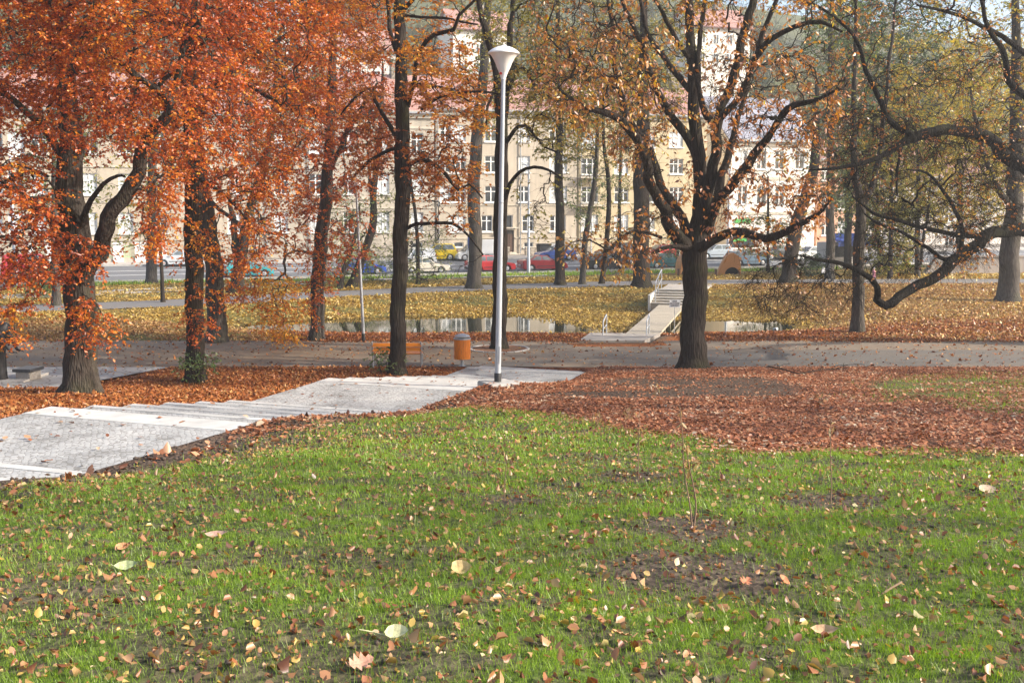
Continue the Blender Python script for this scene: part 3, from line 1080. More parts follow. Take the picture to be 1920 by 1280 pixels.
t.limb([(148, 415, 26.7), (130, 390, 26.3), (108, 378, 26), (80, 374, 25.7), (55, 369, 25.4)], [10, 8, 7, 6, 4])
t.limb([(125, 470, 26.9), (105, 430, 26.7), (85, 395, 26.5), (55, 375, 26.3), (20, 350, 26), (-40, 345, 25.6)], [20, 17, 13, 11, 10, 6])
t.limb([(128, 330, 27), (90, 250, 26.8), (40, 200, 26.4), (-30, 150, 26), (-120, 100, 25.5)], [16, 14, 12, 9, 6])
t.limb([(126, 150, 27.3), (170, 90, 26.8), (230, 30, 26.4), (300, -60, 26)], [16, 13, 10, 6])
t.limb([(124, 120, 27.3), (70, 40, 27.6), (10, -60, 28), (-60, -200, 28.4)], [15, 12, 9, 5])
t.grow([region([(-330, -420), (420, -420), (500, 0), (480, 250), (420, 330), (330, 330), (255, 290), (170, 300), (90, 290), (30, 380), (-330, 420)], 22.5, 33, 2100), region([(-100, -120), (430, -120), (430, 160), (330, 200), (120, 250), (-100, 240)], 22.5, 31, 420),
        region([(40, -100), (260, -100), (260, 255), (60, 280)], 23, 25.8, 190), region([(-200, 260), (110, 300), (112, 400), (95, 520), (-200, 560)], 22.5, 27, 260),
        region([(20, 420), (190, 440), (200, 520), (100, 560), (20, 540)], 24.6, 26.2, 46, -.03),
        region([(135, 545), (195, 555), (205, 640), (150, 650)], 25.3, 26.2, 20, .12),
        region([(5, 555), (62, 545), (55, 640), (15, 650)], 24.5, 25.6, 16, .25),
        region([(245, 330), (340, 300), (330, 470), (262, 490)], 24.5, 28, 60, .03)], rtip=.006, droop=.1)
t.twigs(m=4, ln=.6, flat=.22, droop=.3, tube=True).leaf(n=14, size=.082, wd=.62, hang=.15, base=.48)
t.build('beech_tree', 'broad red leaved beech with a thick leaning side stem near the statue', 'tree', BK_BEECH, L_RED)

# --- straight red-leaved tree with the bush at its foot
t = Tree()
t.limb([(366, 703, 31.5), (366, 600, 31.5), (363, 470, 31.5), (360, 330, 31.5), (356, 190, 31.5), (352, 60, 31.6), (350, -120, 31.6), (352, -320, 31.7)], [35, 33, 33, 31, 29, 25, 20, 12], trunk=True)
t.limb([(358, 200, 31.5), (390, 165, 31), (440, 150, 30.4), (490, 175, 29.8), (520, 190, 29.4)], [15, 13, 11, 8, 5])
t.limb([(354, 110, 31.6), (400, 60, 31), (470, 0, 30.6), (540, -80, 30)], [14, 12, 9, 6])
t.limb([(360, 330, 31.4), (400, 350, 30.6), (440, 385, 30), (470, 420, 29.6)], [8, 7, 5, 4])
t.limb([(353, 80, 31.6), (300, 20, 31), (230, -60, 30.6)], [12, 10, 6])
t.grow([region([(300, -420), (660, -420), (640, 60), (600, 260), (520, 360), (430, 380), (330, 330), (270, 180)], 27, 36, 1250),
        region([(420, 330), (560, 330), (540, 480), (430, 520)], 27.5, 33, 44, .05),
        region([(335, 400), (410, 400), (425, 560), (345, 560)], 29.5, 31, 24, .15),
        region([(345, 560), (400, 560), (395, 640), (355, 630)], 30, 31, 10, .05)], rtip=.006)
t.twigs(m=4, ln=.6, flat=.22, droop=.3).leaf(n=14, size=.084, wd=.62, hang=.15, base=.50)
t.build('beech_tree', 'straight dark trunked beech with red leaves and a green bush at its foot', 'tree', BK_DARK, L_RED)

# --- the two beyond the path, by the pond
t = Tree()
t.limb([(406, 641, 41), (404, 560, 41), (396, 470, 41), (384, 380, 41), (372, 290, 41), (364, 200, 41), (360, 60, 41), (360, -100, 41)], [37, 34, 32, 29, 26, 22, 18, 12], trunk=True)
t.limb([(380, 360, 41), (420, 400, 40.4), (460, 425, 39.8), (520, 440, 39.4)], [8, 7, 6, 4])
t.limb([(366, 220, 41), (420, 150, 40), (500, 90, 39.4), (580, 40, 39)], [14, 11, 9, 5])
t.grow([region([(380, -250), (720, -250), (700, 100), (640, 300), (520, 330), (430, 300)], 36.5, 45, 800),
        region([(420, 300), (580, 300), (560, 480), (440, 520)], 37, 42, 60, .08),
        region([(475, 520), (560, 510), (560, 640), (490, 640)], 37.5, 40, 56, .36),
        region([(415, 470), (480, 470), (480, 560), (420, 560)], 37.5, 41, 34, -.02)], rtip=.007)
t.twigs(m=4, ln=.62, flat=.4, droop=.3).leaf(n=12, size=.10, wd=.62, hang=.2, base=.52)
t.build('beech_tree', 'beech leaning away from the pond bank with yellowing tips hanging low', 'tree', BK_GREY, L_RED)

t = Tree()
t.limb([(593, 639, 41.5), (596, 540, 41.5), (603, 450, 41.5), (611, 380, 41.5), (616, 300, 41.5), (620, 200, 41.5), (624, 80, 41.5), (626, -100, 41.5)], [26, 25, 25, 23, 20, 17, 14, 9], trunk=True)
t.limb([(614, 330, 41.5), (650, 250, 41), (685, 190, 40.6), (705, 160, 40.4)], [10, 9, 7, 4])
t.limb([(618, 240, 41.5), (570, 190, 41), (520, 150, 40.4)], [10, 8, 5])
t.limb([(600, 480, 41.4), (560, 470, 40.6), (530, 480, 40)], [6, 5, 3])
t.grow([region([(540, -250), (760, -250), (735, 120), (730, 250), (690, 340), (580, 400), (540, 330)], 38, 46, 600),
        region([(540, 330), (690, 330), (700, 400), (630, 480), (560, 520)], 38.5, 43, 64, .0),
        region([(585, 430), (640, 430), (700, 480), (620, 510), (590, 620), (570, 580)], 39.5, 41.3, 46, -.02),
        region([(640, 200), (735, 190), (735, 300), (650, 320)], 39, 43, 60, -.1)], rtip=.007)
t.twigs(m=4, ln=.62, flat=.4, droop=.26).leaf(n=12, size=.10, wd=.62, hang=.2, base=.49)
t.build('beech_tree', 'slim pale footed beech with red leaves standing at the water', 'tree', BK_GREY, L_RED)

# --- tall straight trunk behind the bench, amber leaves
t = Tree()
t.limb([(745, 697, 33), (746, 600, 33), (750, 480, 33), (754, 360, 33), (754, 240, 33), (752, 120, 33), (749, 0, 33), (748, -140, 33), (748, -330, 33)], [31, 29, 28, 28, 26, 22, 20, 16, 9], trunk=True)
t.limb([(764, 330, 33), (770, 308, 32.6), (790, 300, 32), (815, 308, 31.4), (838, 330, 30.8), (858, 356, 30.4), (880, 345, 30.2), (905, 372, 30)], [9, 9, 8, 8, 7, 5, 4, 3])
t.limb([(764, 428, 33), (780, 420, 32.6), (815, 419, 32), (848, 420, 31.5), (872, 434, 31), (890, 455, 30.7), (905, 478, 30.5)], [7, 7, 6, 6, 5, 4, 3])
t.limb([(764, 200, 33), (775, 150, 32.6), (790, 95, 32.2), (815, 65, 31.8), (850, 55, 31.4), (860, 30, 31.2), (885, 8, 31), (910, -30, 30.8)], [10, 9, 9, 8, 7, 6, 5, 4])
t.limb([(756, 30, 33), (790, 32, 32.4), (830, 34, 32), (870, 42, 31.6), (895, 46, 31.2)], [6, 5, 5, 4, 3])
t.limb([(754, 20, 33), (775, 0, 32.5), (800, -40, 32)], [9, 8, 5])
t.limb([(745, 100, 33), (735, 70, 33.4), (728, 20, 33.8), (722, -60, 34)], [9, 8, 7, 5])
t.limb([(750, 270, 33), (725, 225, 33.4), (705, 190, 33.8), (690, 165, 34), (660, 190, 34.4), (640, 215, 34.8)], [9, 8, 7, 6, 5, 3])
t.limb([(752, 275, 33), (720, 285, 33.6), (690, 305, 34), (665, 330, 34.4)], [8, 7, 6, 4])
t.limb([(770, 160, 32.8), (810, 162, 32.4), (840, 168, 32), (880, 190, 31.6)], [6, 5, 5, 3])
t.limb([(790, 205, 32.4), (820, 185, 32), (860, 175, 31.6), (905, 172, 31.2), (940, 178, 30.8)], [6, 6, 5, 4, 3])
t.grow([region([(650, -350), (900, -350), (880, 0), (860, 60), (790, 130), (700, 130), (640, 100)], 29.5, 37, 330),
        region([(770, 60), (880, 80), (915, 190), (905, 260), (830, 240), (770, 180)], 29.5, 34, 190, .18),
        region([(765, 250), (850, 240), (900, 330), (880, 400), (800, 360), (765, 300)], 29.8, 33.5, 140, -.05),
        region([(640, 150), (745, 170), (745, 330), (660, 340)], 32, 36, 80, -.12),
        region([(770, 360), (900, 380), (880, 470), (790, 440)], 30, 33, 26, -.05, .5),
        region([(840, 480), (920, 460), (900, 560), (830, 560)], 30.2, 31.5, 7, 0, 0)], rtip=.0055)
t.twigs(m=3, ln=.55, flat=.3, droop=.12).leaf(n=8, size=.11, wd=.55, hang=.1, base=.5)
t.build('hornbeam_tree', 'tall straight dark trunk behind the bench with arching amber leaved boughs', 'tree', BK_DARK, L_AMB)

# --- in the round kerb, behind the lamp
t = Tree()
t.limb([(936, 652, 38.8), (937, 560, 38.8), (938, 430, 38.8), (941, 300, 38.8), (938, 200, 38.9), (930, 130, 39), (915, 70, 39), (900, 20, 39), (888, -60, 39)], [29, 27, 26, 25, 20, 16, 13, 10, 6], trunk=True)
t.limb([(940, 250, 38.9), (955, 150, 39.2), (958, 60, 39.4), (965, -60, 39.6)], [14, 13, 11, 7])
t.limb([(946, 375, 38.7), (958, 345, 38.2), (975, 322, 37.8), (1000, 313, 37.4), (1030, 320, 37), (1055, 335, 36.6)], [8, 8, 7, 6, 5, 3])
t.limb([(948, 270, 38.8), (965, 245, 38.4), (985, 235, 38), (1010, 265, 37.6), (1020, 275, 37.3), (1045, 285, 37)], [8, 7, 6, 4, 4, 3])
t.limb([(945, 180, 39), (975, 130, 38.6), (990, 135, 38.2), (1002, 160, 38), (1003, 180, 37.8)], [6, 5, 5, 4, 3])
t.limb([(932, 150, 39), (915, 200, 38.6), (912, 235, 38.2)], [5, 5, 3])
t.grow([region([(880, -300), (1060, -300), (1060, 20), (1000, 200), (950, 250), (890, 60)], 35, 42, 330, 0, .7),
        region([(960, 120), (1090, 100), (1100, 260), (980, 280)], 34.5, 40, 110, .05, .6),
        region([(960, 320), (1060, 330), (1060, 440), (1000, 480), (970, 400)], 36, 38, 26, -.1, .25)], rtip=.0065)
t.twigs(m=4, ln=.6, flat=.5, droop=.1, r=.005).leaf(n=6, size=.12, wd=.6, hang=.25, base=.62)
t.build('lime_tree', 'dark lime tree growing from the round kerb ring just behind the lamp', 'tree', BK_DARK, L_OLV)

# --- the many-armed chestnut
Y = 33.0
t = Tree()
t.limb([(1297, 692, Y), (1300, 620, Y), (1304, 540, Y), (1306, 470, Y), (1312, 420, Y), (1318, 370, Y), (1312, 310, Y), (1304, 250, Y), (1299, 160, Y), (1295, 80, Y), (1291, 0, Y), (1288, -120, Y), (1286, -300, Y)],
       [52, 46, 45, 47, 38, 32, 25, 23, 20, 17, 15, 11, 6], trunk=True)
t.limb([(1318, 430, Y), (1330, 370, Y - .3), (1336, 310, Y - .5), (1343, 250, Y - .7), (1352, 215, Y - .9), (1368, 160, Y - 1), (1386, 100, Y - 1.2), (1402, 40, Y - 1.4), (1415, -30, Y - 1.5), (1430, -160, Y - 1.5)], [26, 22, 20, 20, 17, 16, 16, 15, 13, 8])
t.limb([(1345, 240, Y - .7), (1325, 215, Y - .5), (1313, 180, Y - .4), (1308, 120, Y - .2), (1316, 50, Y), (1325, -40, Y)], [14, 13, 10, 9, 9, 7])
t.limb([(1350, 222, Y - .9), (1375, 195, Y - 1.3), (1400, 150, Y - 1.7), (1425, 100, Y - 2.1), (1450, 70, Y - 2.4), (1490, 50, Y - 2.8), (1540, 42, Y - 3.2), (1580, 60, Y - 3.6)], [13, 12, 12, 12, 10, 9, 8, 4])
t.limb([(1420, 105, Y - 2), (1435, 50, Y - 2), (1455, 0, Y - 2.2), (1480, -80, Y - 2.4)], [10, 9, 8, 5])
t.limb([(1322, 440, Y), (1345, 385, Y - .8), (1365, 350, Y - 1.2), (1400, 312, Y - 1.8), (1428, 275, Y - 2.2), (1448, 245, Y - 2.6), (1465, 215, Y - 3), (1490, 198, Y - 3.3), (1530, 188, Y - 3.7), (1565, 170, Y - 4)], [24, 19, 18, 18, 15, 12, 13, 12, 8, 4])
t.limb([(1342, 380, Y - .7), (1360, 310, Y - .5), (1372, 260, Y - .4), (1385, 220, Y - .3), (1405, 160, Y)], [17, 15, 13, 11, 6])
t.limb([(1296, 470, Y), (1262, 430, Y - .6), (1242, 390, Y - 1), (1222, 350, Y - 1.4), (1214, 305, Y - 1.7), (1195, 265, Y - 2), (1168, 228, Y - 2.4), (1130, 210, Y - 2.9), (1095, 200, Y - 3.3), (1050, 170, Y - 3.8)], [30, 24, 20, 19, 17, 17, 15, 12, 9, 4])
t.limb([(1300, 455, Y), (1275, 410, Y + .4), (1252, 370, Y + .7), (1236, 330, Y + .9), (1215, 280, Y + 1.1), (1190, 240, Y + 1.3), (1170, 200, Y + 1.4), (1155, 140, Y + 1.5), (1150, 70, Y + 1.6), (1135, -30, Y + 1.7)], [22, 18, 17, 15, 15, 13, 12, 9, 8, 5])
t.limb([(1308, 300, Y), (1295, 262, Y), (1270, 235, Y - .2), (1248, 205, Y - .4), (1235, 170, Y - .5), (1215, 125, Y - .6), (1200, 80, Y - .8), (1175, 20, Y - 1), (1150, -50, Y - 1.2)], [18, 18, 16, 14, 12, 11, 10, 8, 5])
t.limb([(1299, 175, Y), (1275, 145, Y + .3), (1245, 110, Y + .6), (1215, 60, Y + 1), (1200, 0, Y + 1.3)], [13, 12, 11, 8, 6])
t.limb([(1296, 115, Y), (1270, 75, Y - .4), (1250, 40, Y - .8), (1228, 0, Y - 1.2)], [9, 9, 8, 6])
t.limb([(1312, 465, Y - .3), (1340, 448, Y - .9), (1372, 436, Y - 1.5), (1405, 438, Y - 2), (1440, 446, Y - 2.5), (1475, 435, Y - 3), (1510, 414, Y - 3.4), (1540, 395, Y - 3.8), (1560, 370, Y - 4)], [20, 18, 17, 16, 15, 14, 11, 8, 5])
t.limb([(1296, 465, Y - .3), (1262, 462, Y - .9), (1240, 466, Y - 1.3), (1222, 476, Y - 1.6), (1205, 478, Y - 1.9)], [12, 8, 7, 6, 4])
t.limb([(1240, 445, Y - .8), (1190, 432, Y - 1.6), (1150, 460, Y - 2.2), (1138, 468, Y - 2.5), (1105, 450, Y - 2.9), (1070, 455, Y - 3.3)], [6, 5, 5, 4, 3, 2])
t.grow([region([(960, -100), (1640, -100), (1600, 240), (1420, 240), (1200, 230), (980, 180)], 26, 40, 260, .1, .2), region([(960, -320), (1640, -320), (1600, 60), (1560, 120), (1420, 110), (1250, 150), (1100, 140), (1000, 60)], 26, 40, 520, .05, .66),
        region([(1000, 40), (1200, 60), (1290, 220), (1200, 300), (1100, 260), (1010, 180)], 27, 38, 270, .12, .75),
        region([(1300, 100), (1600, 100), (1580, 230), (1500, 330), (1380, 330), (1330, 250)], 27, 36, 230, .0, .5),
        region([(1150, 280), (1300, 280), (1310, 420), (1200, 420)], 29, 34, 40, 0, .6),
        region([(1060, 420), (1270, 425), (1250, 490), (1150, 510), (1060, 470)], 29.5, 32, 42, .05, .9),
        region([(1340, 340), (1560, 320), (1540, 430), (1400, 470), (1340, 440)], 28, 32, 75, -.1, .75)], rtip=.0055, wig=.07)
t.twigs(m=6, ln=.6, flat=.8, droop=.15, r=.0055).leaf(n=4, size=.14, wd=.5, hang=.75, spread=.8, flatn=.2, base=.5, frac=.7)
t.build('chestnut_tree', 'many armed chestnut with sparse brown leaves standing at the path edge', 'tree', BK_DARK, L_OAK)

# --- the low sweeping limbs reaching in from the side
t = Tree()
Y = 40.0
t.limb([(2030, 655, Y), (2026, 560, Y), (2016, 460, Y), (2000, 380, Y), (1985, 280, Y), (1978, 160, Y), (1975, 0, Y), (1975, -200, Y), (1978, -400, Y)], [64, 56, 52, 46, 40, 33, 26, 18, 8], trunk=True)
t.limb([(1995, 370, Y - .3), (1950, 335, Y - 1), (1910, 308, Y - 1.6), (1880, 285, Y - 2), (1850, 260, Y - 2.4), (1815, 247, Y - 2.8), (1775, 243, Y - 3.2), (1740, 250, Y - 3.5), (1712, 258, Y - 3.8), (1690, 270, Y - 4), (1655, 292, Y - 4.3), (1610, 308, Y - 4.7), (1565, 316, Y - 5.1), (1520, 318, Y - 5.4)], [34, 30, 27, 24, 22, 20, 19, 18, 17, 13, 10, 8, 6, 3])
t.limb([(1715, 256, Y - 3.8), (1685, 238, Y - 4), (1660, 215, Y - 4.3), (1645, 180, Y - 4.6), (1625, 130, Y - 4.9), (1612, 90, Y - 5.1), (1590, 55, Y - 5.4), (1555, 25, Y - 5.8), (1510, 0, Y - 6.2)], [14, 12, 10, 9, 8, 7, 6, 5, 3])
t.limb([(2010, 470, Y - .2), (1960, 445, Y - 1), (1915, 432, Y - 1.6), (1870, 436, Y - 2.2), (1835, 452, Y - 2.7), (1800, 483, Y - 3.2), (1765, 508, Y - 3.6), (1725, 535, Y - 4), (1690, 553, Y - 4.3), (1668, 568, Y - 4.6), (1655, 577, Y - 4.7)], [34, 28, 24, 22, 22, 22, 20, 18, 17, 17, 13])
t.limb([(1662, 572, Y - 4.7), (1645, 562, Y - 4.8), (1643, 540, Y - 5), (1630, 520, Y - 5.2), (1605, 505, Y - 5.5), (1570, 493, Y - 5.9), (1530, 486, Y - 6.3), (1495, 478, Y - 6.7)], [14, 14, 12, 11, 9, 8, 6, 3])
t.limb([(1850, 445, Y - 2.5), (1800, 440, Y - 3), (1750, 432, Y - 3.5), (1690, 415, Y - 4), (1640, 400, Y - 4.4), (1600, 370, Y - 4.8)], [11, 9, 8, 7, 6, 3])
t.limb([(1790, 490, Y - 3.2), (1760, 482, Y - 3.5), (1740, 465, Y - 3.7), (1700, 440, Y - 4.1), (1650, 420, Y - 4.5), (1620, 400, Y - 4.8)], [9, 8, 7, 6, 5, 3])
t.limb([(1800, 480, Y - 3.2), (1805, 430, Y - 3.2), (1790, 395, Y - 3.3), (1770, 360, Y - 3.5), (1740, 325, Y - 3.8), (1700, 318, Y - 4.2)], [9, 8, 7, 6, 5, 3])
t.limb([(1985, 250, Y), (1940, 200, Y - .8), (1900, 160, Y - 1.4), (1880, 100, Y - 1.9), (1850, 40, Y - 2.5), (1830, -40, Y - 3)], [18, 15, 13, 10, 8, 5])
t.limb([(1980, 180, Y), (1930, 110, Y - .6), (1880, 70, Y - 1.2), (1800, 30, Y - 2.2), (1720, 10, Y - 3.2)], [14, 11, 9, 7, 4])
t.limb([(1690, 275, Y - 4), (1685, 300, Y - 4.2), (1680, 330, Y - 4.3), (1683, 365, Y - 4.4)], [7, 6, 5, 3])
t.grow([region([(1560, -320), (2250, -320), (2200, 150), (1920, 240), (1700, 230), (1580, 180)], 32, 46, 620, 0, .5),
        region([(1560, 200), (1920, 230), (1920, 430), (1700, 430), (1560, 330)], 32.5, 41, 330, -.05, .2),
        region([(1600, 400), (1850, 400), (1850, 480), (1680, 520), (1600, 480)], 33, 38, 90, -.05, .2),
        region([(1390, 500), (1500, 470), (1650, 500), (1600, 560), (1480, 610), (1400, 600)], 32.5, 36, 70, 0, .02)], rtip=.0055, wig=.06)
t.twigs(m=11, ln=.9, flat=.7, droop=.3, r=.0065).leaf(n=4, size=.11, wd=.55, hang=.5, flatn=.3, base=.5, frac=.5)
t.build('old_oak_tree', 'old oak whose low crooked limb dips almost to the leafy bank', 'tree', BK_SHADED, L_OAK)
# ------------------------------------------------------------------ the thinner trees beyond
def slim(name, label, cat, trunk, w, bark, leafm, regs, limbs=(), size=.2, n=6, m=3, ln=.9, base=.45, tj=.16, hang=.2, wd=.6, rtip=.009, group=None, tube=True, droop=.2):
    t = Tree()
    t.limb(trunk, w, trunk=True, step=.4)
    for lp, lw in limbs: t.limb(lp, lw)
    t.grow([region(*r_) for r_ in regs], rtip=rtip)
    t.twigs(m=m, ln=ln, flat=.5, droop=droop, tube=tube, r=.006).leaf(n=n, size=size, wd=wd, hang=hang, base=base, tj=tj)
    return t.build(name, label, cat, bark, leafm, group=group)


def up(px, py, Y, lean=0, top=-60, bow=0):
    k = [0, .25, .5, .75, 1]
    return [(px + lean * f + bow * math.sin(f * 3.14), py + (top - py) * f, Y) for f in k]


slim('maple_tree', 'grey maple with a bowed trunk beside the blue parking sign', 'tree', [(889, 531, 68), (891, 430, 68), (888, 340, 68), (895, 250, 68), (905, 150, 68), (915, 0, 68), (920, -120, 68)], [27, 24, 23, 22, 18, 13, 7], BK_GREY, L_OLV,
     [([(840, -150), (1000, -150), (980, 120), (930, 240), (860, 210)], 63, 73, 190, .05, .9)], m=5, base=.55)
slim('ash_tree', 'dark straight ash in the yellow leaves between two parked cars', 'tree', [(1050, 524, 71), (1050, 430, 71), (1048, 340, 71), (1049, 250, 71), (1046, 150, 71), (1046, 20, 71), (1044, -100, 71)], [19, 17, 16, 14, 11, 8, 4], BK_DARK, L_OLV,
     [([(990, 60), (1110, 60), (1120, 250), (1060, 320), (1000, 280)], 66, 76, 240, .1, .9), ([(1000, -150), (1100, -150), (1110, 80), (1000, 80)], 66, 76, 70)], m=5, base=.6)
slim('young_ash_tree', 'thin curved ash trunk at the road verge, the paler of a pair', 'tree', [(1092, 521, 71.5), (1096, 460, 71.5), (1106, 400, 71.5), (1115, 340, 71.5), (1120, 260, 71.5), (1122, 150, 71.5)], [12, 11, 10, 9, 7, 3], BK_GREY, L_GRN,
     [([(1060, 180), (1180, 180), (1170, 330), (1100, 430), (1050, 400)], 68, 75, 130, 0, .9)], base=.55, size=.16)
slim('young_ash_tree', 'thin dark sapling trunk forking up beside the grey people carrier', 'tree', [(1127, 519, 72), (1136, 470, 72), (1141, 400, 72), (1140, 330, 72), (1132, 260, 72), (1130, 120, 72)], [10, 9, 9, 8, 6, 3], BK_DARK, L_OLV,
     [([(1080, 150), (1210, 130), (1190, 300), (1140, 330), (1080, 260)], 68, 76, 170, .15, .9)], base=.6, size=.17)
slim('lime_tree', 'stout dark lime trunk with flared foot near the head of the steps', 'tree', [(1203, 529, 69), (1203, 460, 69), (1201, 380, 69), (1203, 300, 69), (1206, 200, 69), (1208, 60, 69), (1208, -120, 69)], [33, 30, 29, 27, 22, 15, 8], BK_DARK, L_OLV,
     [([(1080, -160), (1320, -160), (1320, 120), (1260, 230), (1130, 200)], 63, 76, 380, .1, .9)], m=5, base=.55)
slim('cherry_tree', 'leaning dark trunk arching over the path past the white house', 'tree', [(1476, 531, 73), (1484, 470, 73), (1492, 420, 73), (1510, 370, 73), (1526, 320, 73), (1530, 250, 73), (1532, 150, 73)], [28, 25, 24, 20, 18, 13, 6], BK_DARK, L_OAK,
     [([(1440, 120), (1640, 80), (1620, 280), (1560, 360), (1480, 360)], 68, 78, 200, 0, .8), ([(1450, 350), (1560, 350), (1540, 440), (1460, 440)], 70, 76, 30, .1, .8)], base=.5)
slim('grey_poplar_tree', 'smooth grey forked trunk rising from the bank beside the crooked limb', 'tree', [(1608, 629, 44), (1609, 560, 44), (1611, 480, 44), (1613, 420, 44), (1613, 380, 44), (1603, 320, 44), (1600, 230, 44), (1603, 120, 44), (1606, -60, 44)], [25, 22, 21, 20, 17, 13, 11, 8, 4], BK_GREY, L_OLV,
     [([(1520, -150), (1740, -150), (1720, 160), (1680, 330), (1570, 300)], 40.5, 48, 150, .05, .5)], limbs=[([(1614, 385, 44), (1632, 355, 44), (1646, 310, 44), (1655, 240, 44), (1665, 140, 44), (1680, 0, 44)], [13, 12, 10, 9, 7, 4])], base=.45, size=.15, rtip=.007)
slim('maple_tree', 'tall trunk rising behind the walker carrying a white bag', 'tree', up(1556, 522, 77, 4, -150), [17, 15, 13, 10, 5], BK_GREY, L_GRN,
     [([(1500, -150), (1660, -150), (1640, 200), (1600, 400), (1520, 350)], 71, 83, 400, .05)], base=.45, size=.22, n=7)
slim('great_lime_tree', 'big grey trunk on the golden bank beyond the crooked limb', 'tree', [(1891, 557, 59), (1893, 480, 59), (1899, 420, 59), (1903, 340, 59), (1905, 240, 59), (1905, 80, 59), (1905, -150, 59)], [38, 34, 32, 28, 24, 16, 8], BK_GREY, L_YEL,
     [([(1730, -150), (2150, -150), (2120, 380), (1920, 400), (1790, 330)], 54, 66, 620, 0, .85)], limbs=[([(1900, 400, 59), (1860, 330, 58), (1835, 250, 57), (1820, 170, 56.5)], [12, 10, 8, 4])], base=.5, size=.2)
slim('young_maple_tree', 'short dark stem under golden leaves before the low grey wall', 'tree', up(1669, 521, 77, 4, 250), [9, 8, 7, 5, 3], BK_DARK, L_YEL,
     [([(1600, 200), (1760, 200), (1760, 400), (1640, 430)], 74, 84, 330, 0)], base=.3, size=.2, n=7)
slim('young_maple_tree', 'twin thin stems under golden leaves against the low grey wall', 'tree', up(1720, 519, 79, 2, 180), [10, 9, 8, 6, 3], BK_GREY, L_YEL,
     [([(1680, 120), (1880, 120), (1880, 400), (1720, 420)], 75, 88, 560, .1)], limbs=[([(1722, 515, 79), (1732, 450, 79), (1742, 380, 79), (1755, 260, 79)], [6, 6, 5, 3])], base=.42, size=.2, n=7)
slim('golden_maple_tree', 'low golden green maple drooping over the blue market awning', 'tree', up(1650, 520, 80, -8, 300), [7, 6, 5, 4, 2], BK_DARK, L_YEL,
     [([(1620, 380), (1720, 380), (1710, 470), (1690, 520), (1640, 515), (1625, 460)], 77, 81, 230, -.12), ([(1560, 260), (1700, 260), (1700, 400), (1580, 400)], 78, 88, 330, -.05)], base=.3, size=.2, n=7)
slim('golden_maple_tree', 'wide golden crown filling the corner above the low wall', 'tree', up(1800, 515, 92, 0, 100), [12, 11, 9, 7, 3], BK_GREY, L_YEL,
     [([(1640, 60), (1990, 60), (1990, 420), (1880, 440), (1680, 430)], 86, 102, 900, .12)], base=.45, size=.26, n=7, ln=1.2)
slim('dark_yew_tree', 'dark green evergreen filling the gap behind the white house corner', 'tree', up(1590, 500, 93, 0, 20), [14, 13, 11, 8, 3], BK_DARK, L_GRN,
     [([(1540, -80), (1760, -80), (1760, 250), (1680, 330), (1560, 330)], 88, 102, 800, -.15), ([(1540, 330), (1660, 330), (1640, 450), (1570, 450)], 88, 98, 90, .1)], base=.32, size=.26, n=8, ln=1.2)
# left and centre
slim('small_maple_tree', 'short grey stem standing by the path behind the broad beech', 'tree', up(105, 573, 56, -5, 260), [16, 14, 12, 9, 4], BK_GREY, L_GRN,
     [([(30, 200), (190, 180), (190, 380), (60, 420)], 52, 62, 100, .1, .8)], base=.5, size=.18)
slim('street_tree', 'thick grey street trunk on the verge beside the road lines', 'tree', up(284, 537, 77, 2, 120), [20, 18, 16, 12, 6], BK_GREY, L_YEL,
     [([(150, 180), (340, 150), (330, 380), (240, 470), (165, 440)], 70, 84, 170, -.1, .8)], base=.35, size=.22)
slim('thin_sapling', 'thin dark stem growing between the two light pavements', 'tree', up(306, 568, 58, -10, 380), [8, 7, 6, 5, 3], BK_DARK, L_AMB,
     [([(260, 330), (360, 330), (350, 470), (270, 480)], 55, 61, 46, 0, .9)], base=.5, size=.14, rtip=.006)
slim('willow_tree', 'dark twin stemmed willow leaning over the turquoise car', 'tree', [(441, 553, 64), (450, 490, 64), (458, 440, 64), (470, 390, 64), (485, 340, 64), (502, 280, 64), (515, 180, 64), (525, 60, 64)], [26, 22, 19, 17, 16, 14, 10, 5], BK_DARK, L_OLV,
     [([(400, 20), (640, 20), (620, 200), (520, 330), (430, 260)], 60, 72, 220, 0, .8)], limbs=[([(448, 500, 64), (440, 450, 64), (436, 410, 64), (428, 350, 64)], [15, 13, 10, 5])], base=.4)
slim('willow_tree', 'trunk curving out of the verge near the blue hatchback', 'tree', [(655, 544, 68), (672, 500, 68), (690, 455, 68), (701, 415, 68), (699, 370, 68), (706, 310, 68), (714, 240, 68), (718, 120, 68)], [18, 16, 15, 14, 12, 11, 8, 4], BK_DARK, L_GRN,
     [([(620, 350), (740, 360), (735, 470), (690, 520), (630, 480)], 66, 74, 110, .25), ([(640, 60), (760, 60), (750, 260), (680, 280)], 64, 74, 80, .1)], limbs=[([(700, 380, 68), (692, 330, 68), (690, 280, 68)], [8, 6, 3])], base=.5, size=.17, wd=.4)
slim('willow_tree', 'small leaning stem in the green brush by the far path', 'tree', [(634, 547, 67), (645, 505, 67), (660, 465, 67), (668, 430, 67), (675, 380, 67)], [10, 9, 8, 6, 3], BK_DARK, L_GRN,
     [([(590, 380), (680, 380), (690, 500), (650, 545), (600, 520)], 65, 73, 110, .35)], base=.5, size=.16, wd=.4)
slim('thin_ash_tree', 'thin dark stem behind the tall amber tree, by the beige coupe', 'tree', [(784, 538, 71), (783, 460, 71), (777, 390, 71), (768, 320, 71), (764, 220, 71)], [8, 7, 6, 5, 3], BK_DARK, L_GRN,
     [([(740, 430), (850, 430), (830, 470), (850, 520), (770, 545), (745, 520)], 70, 75, 110, .2), ([(720, 300), (830, 300), (830, 430), (750, 440)], 69, 77, 60, .3, .8)], base=.5, size=.16, wd=.4)
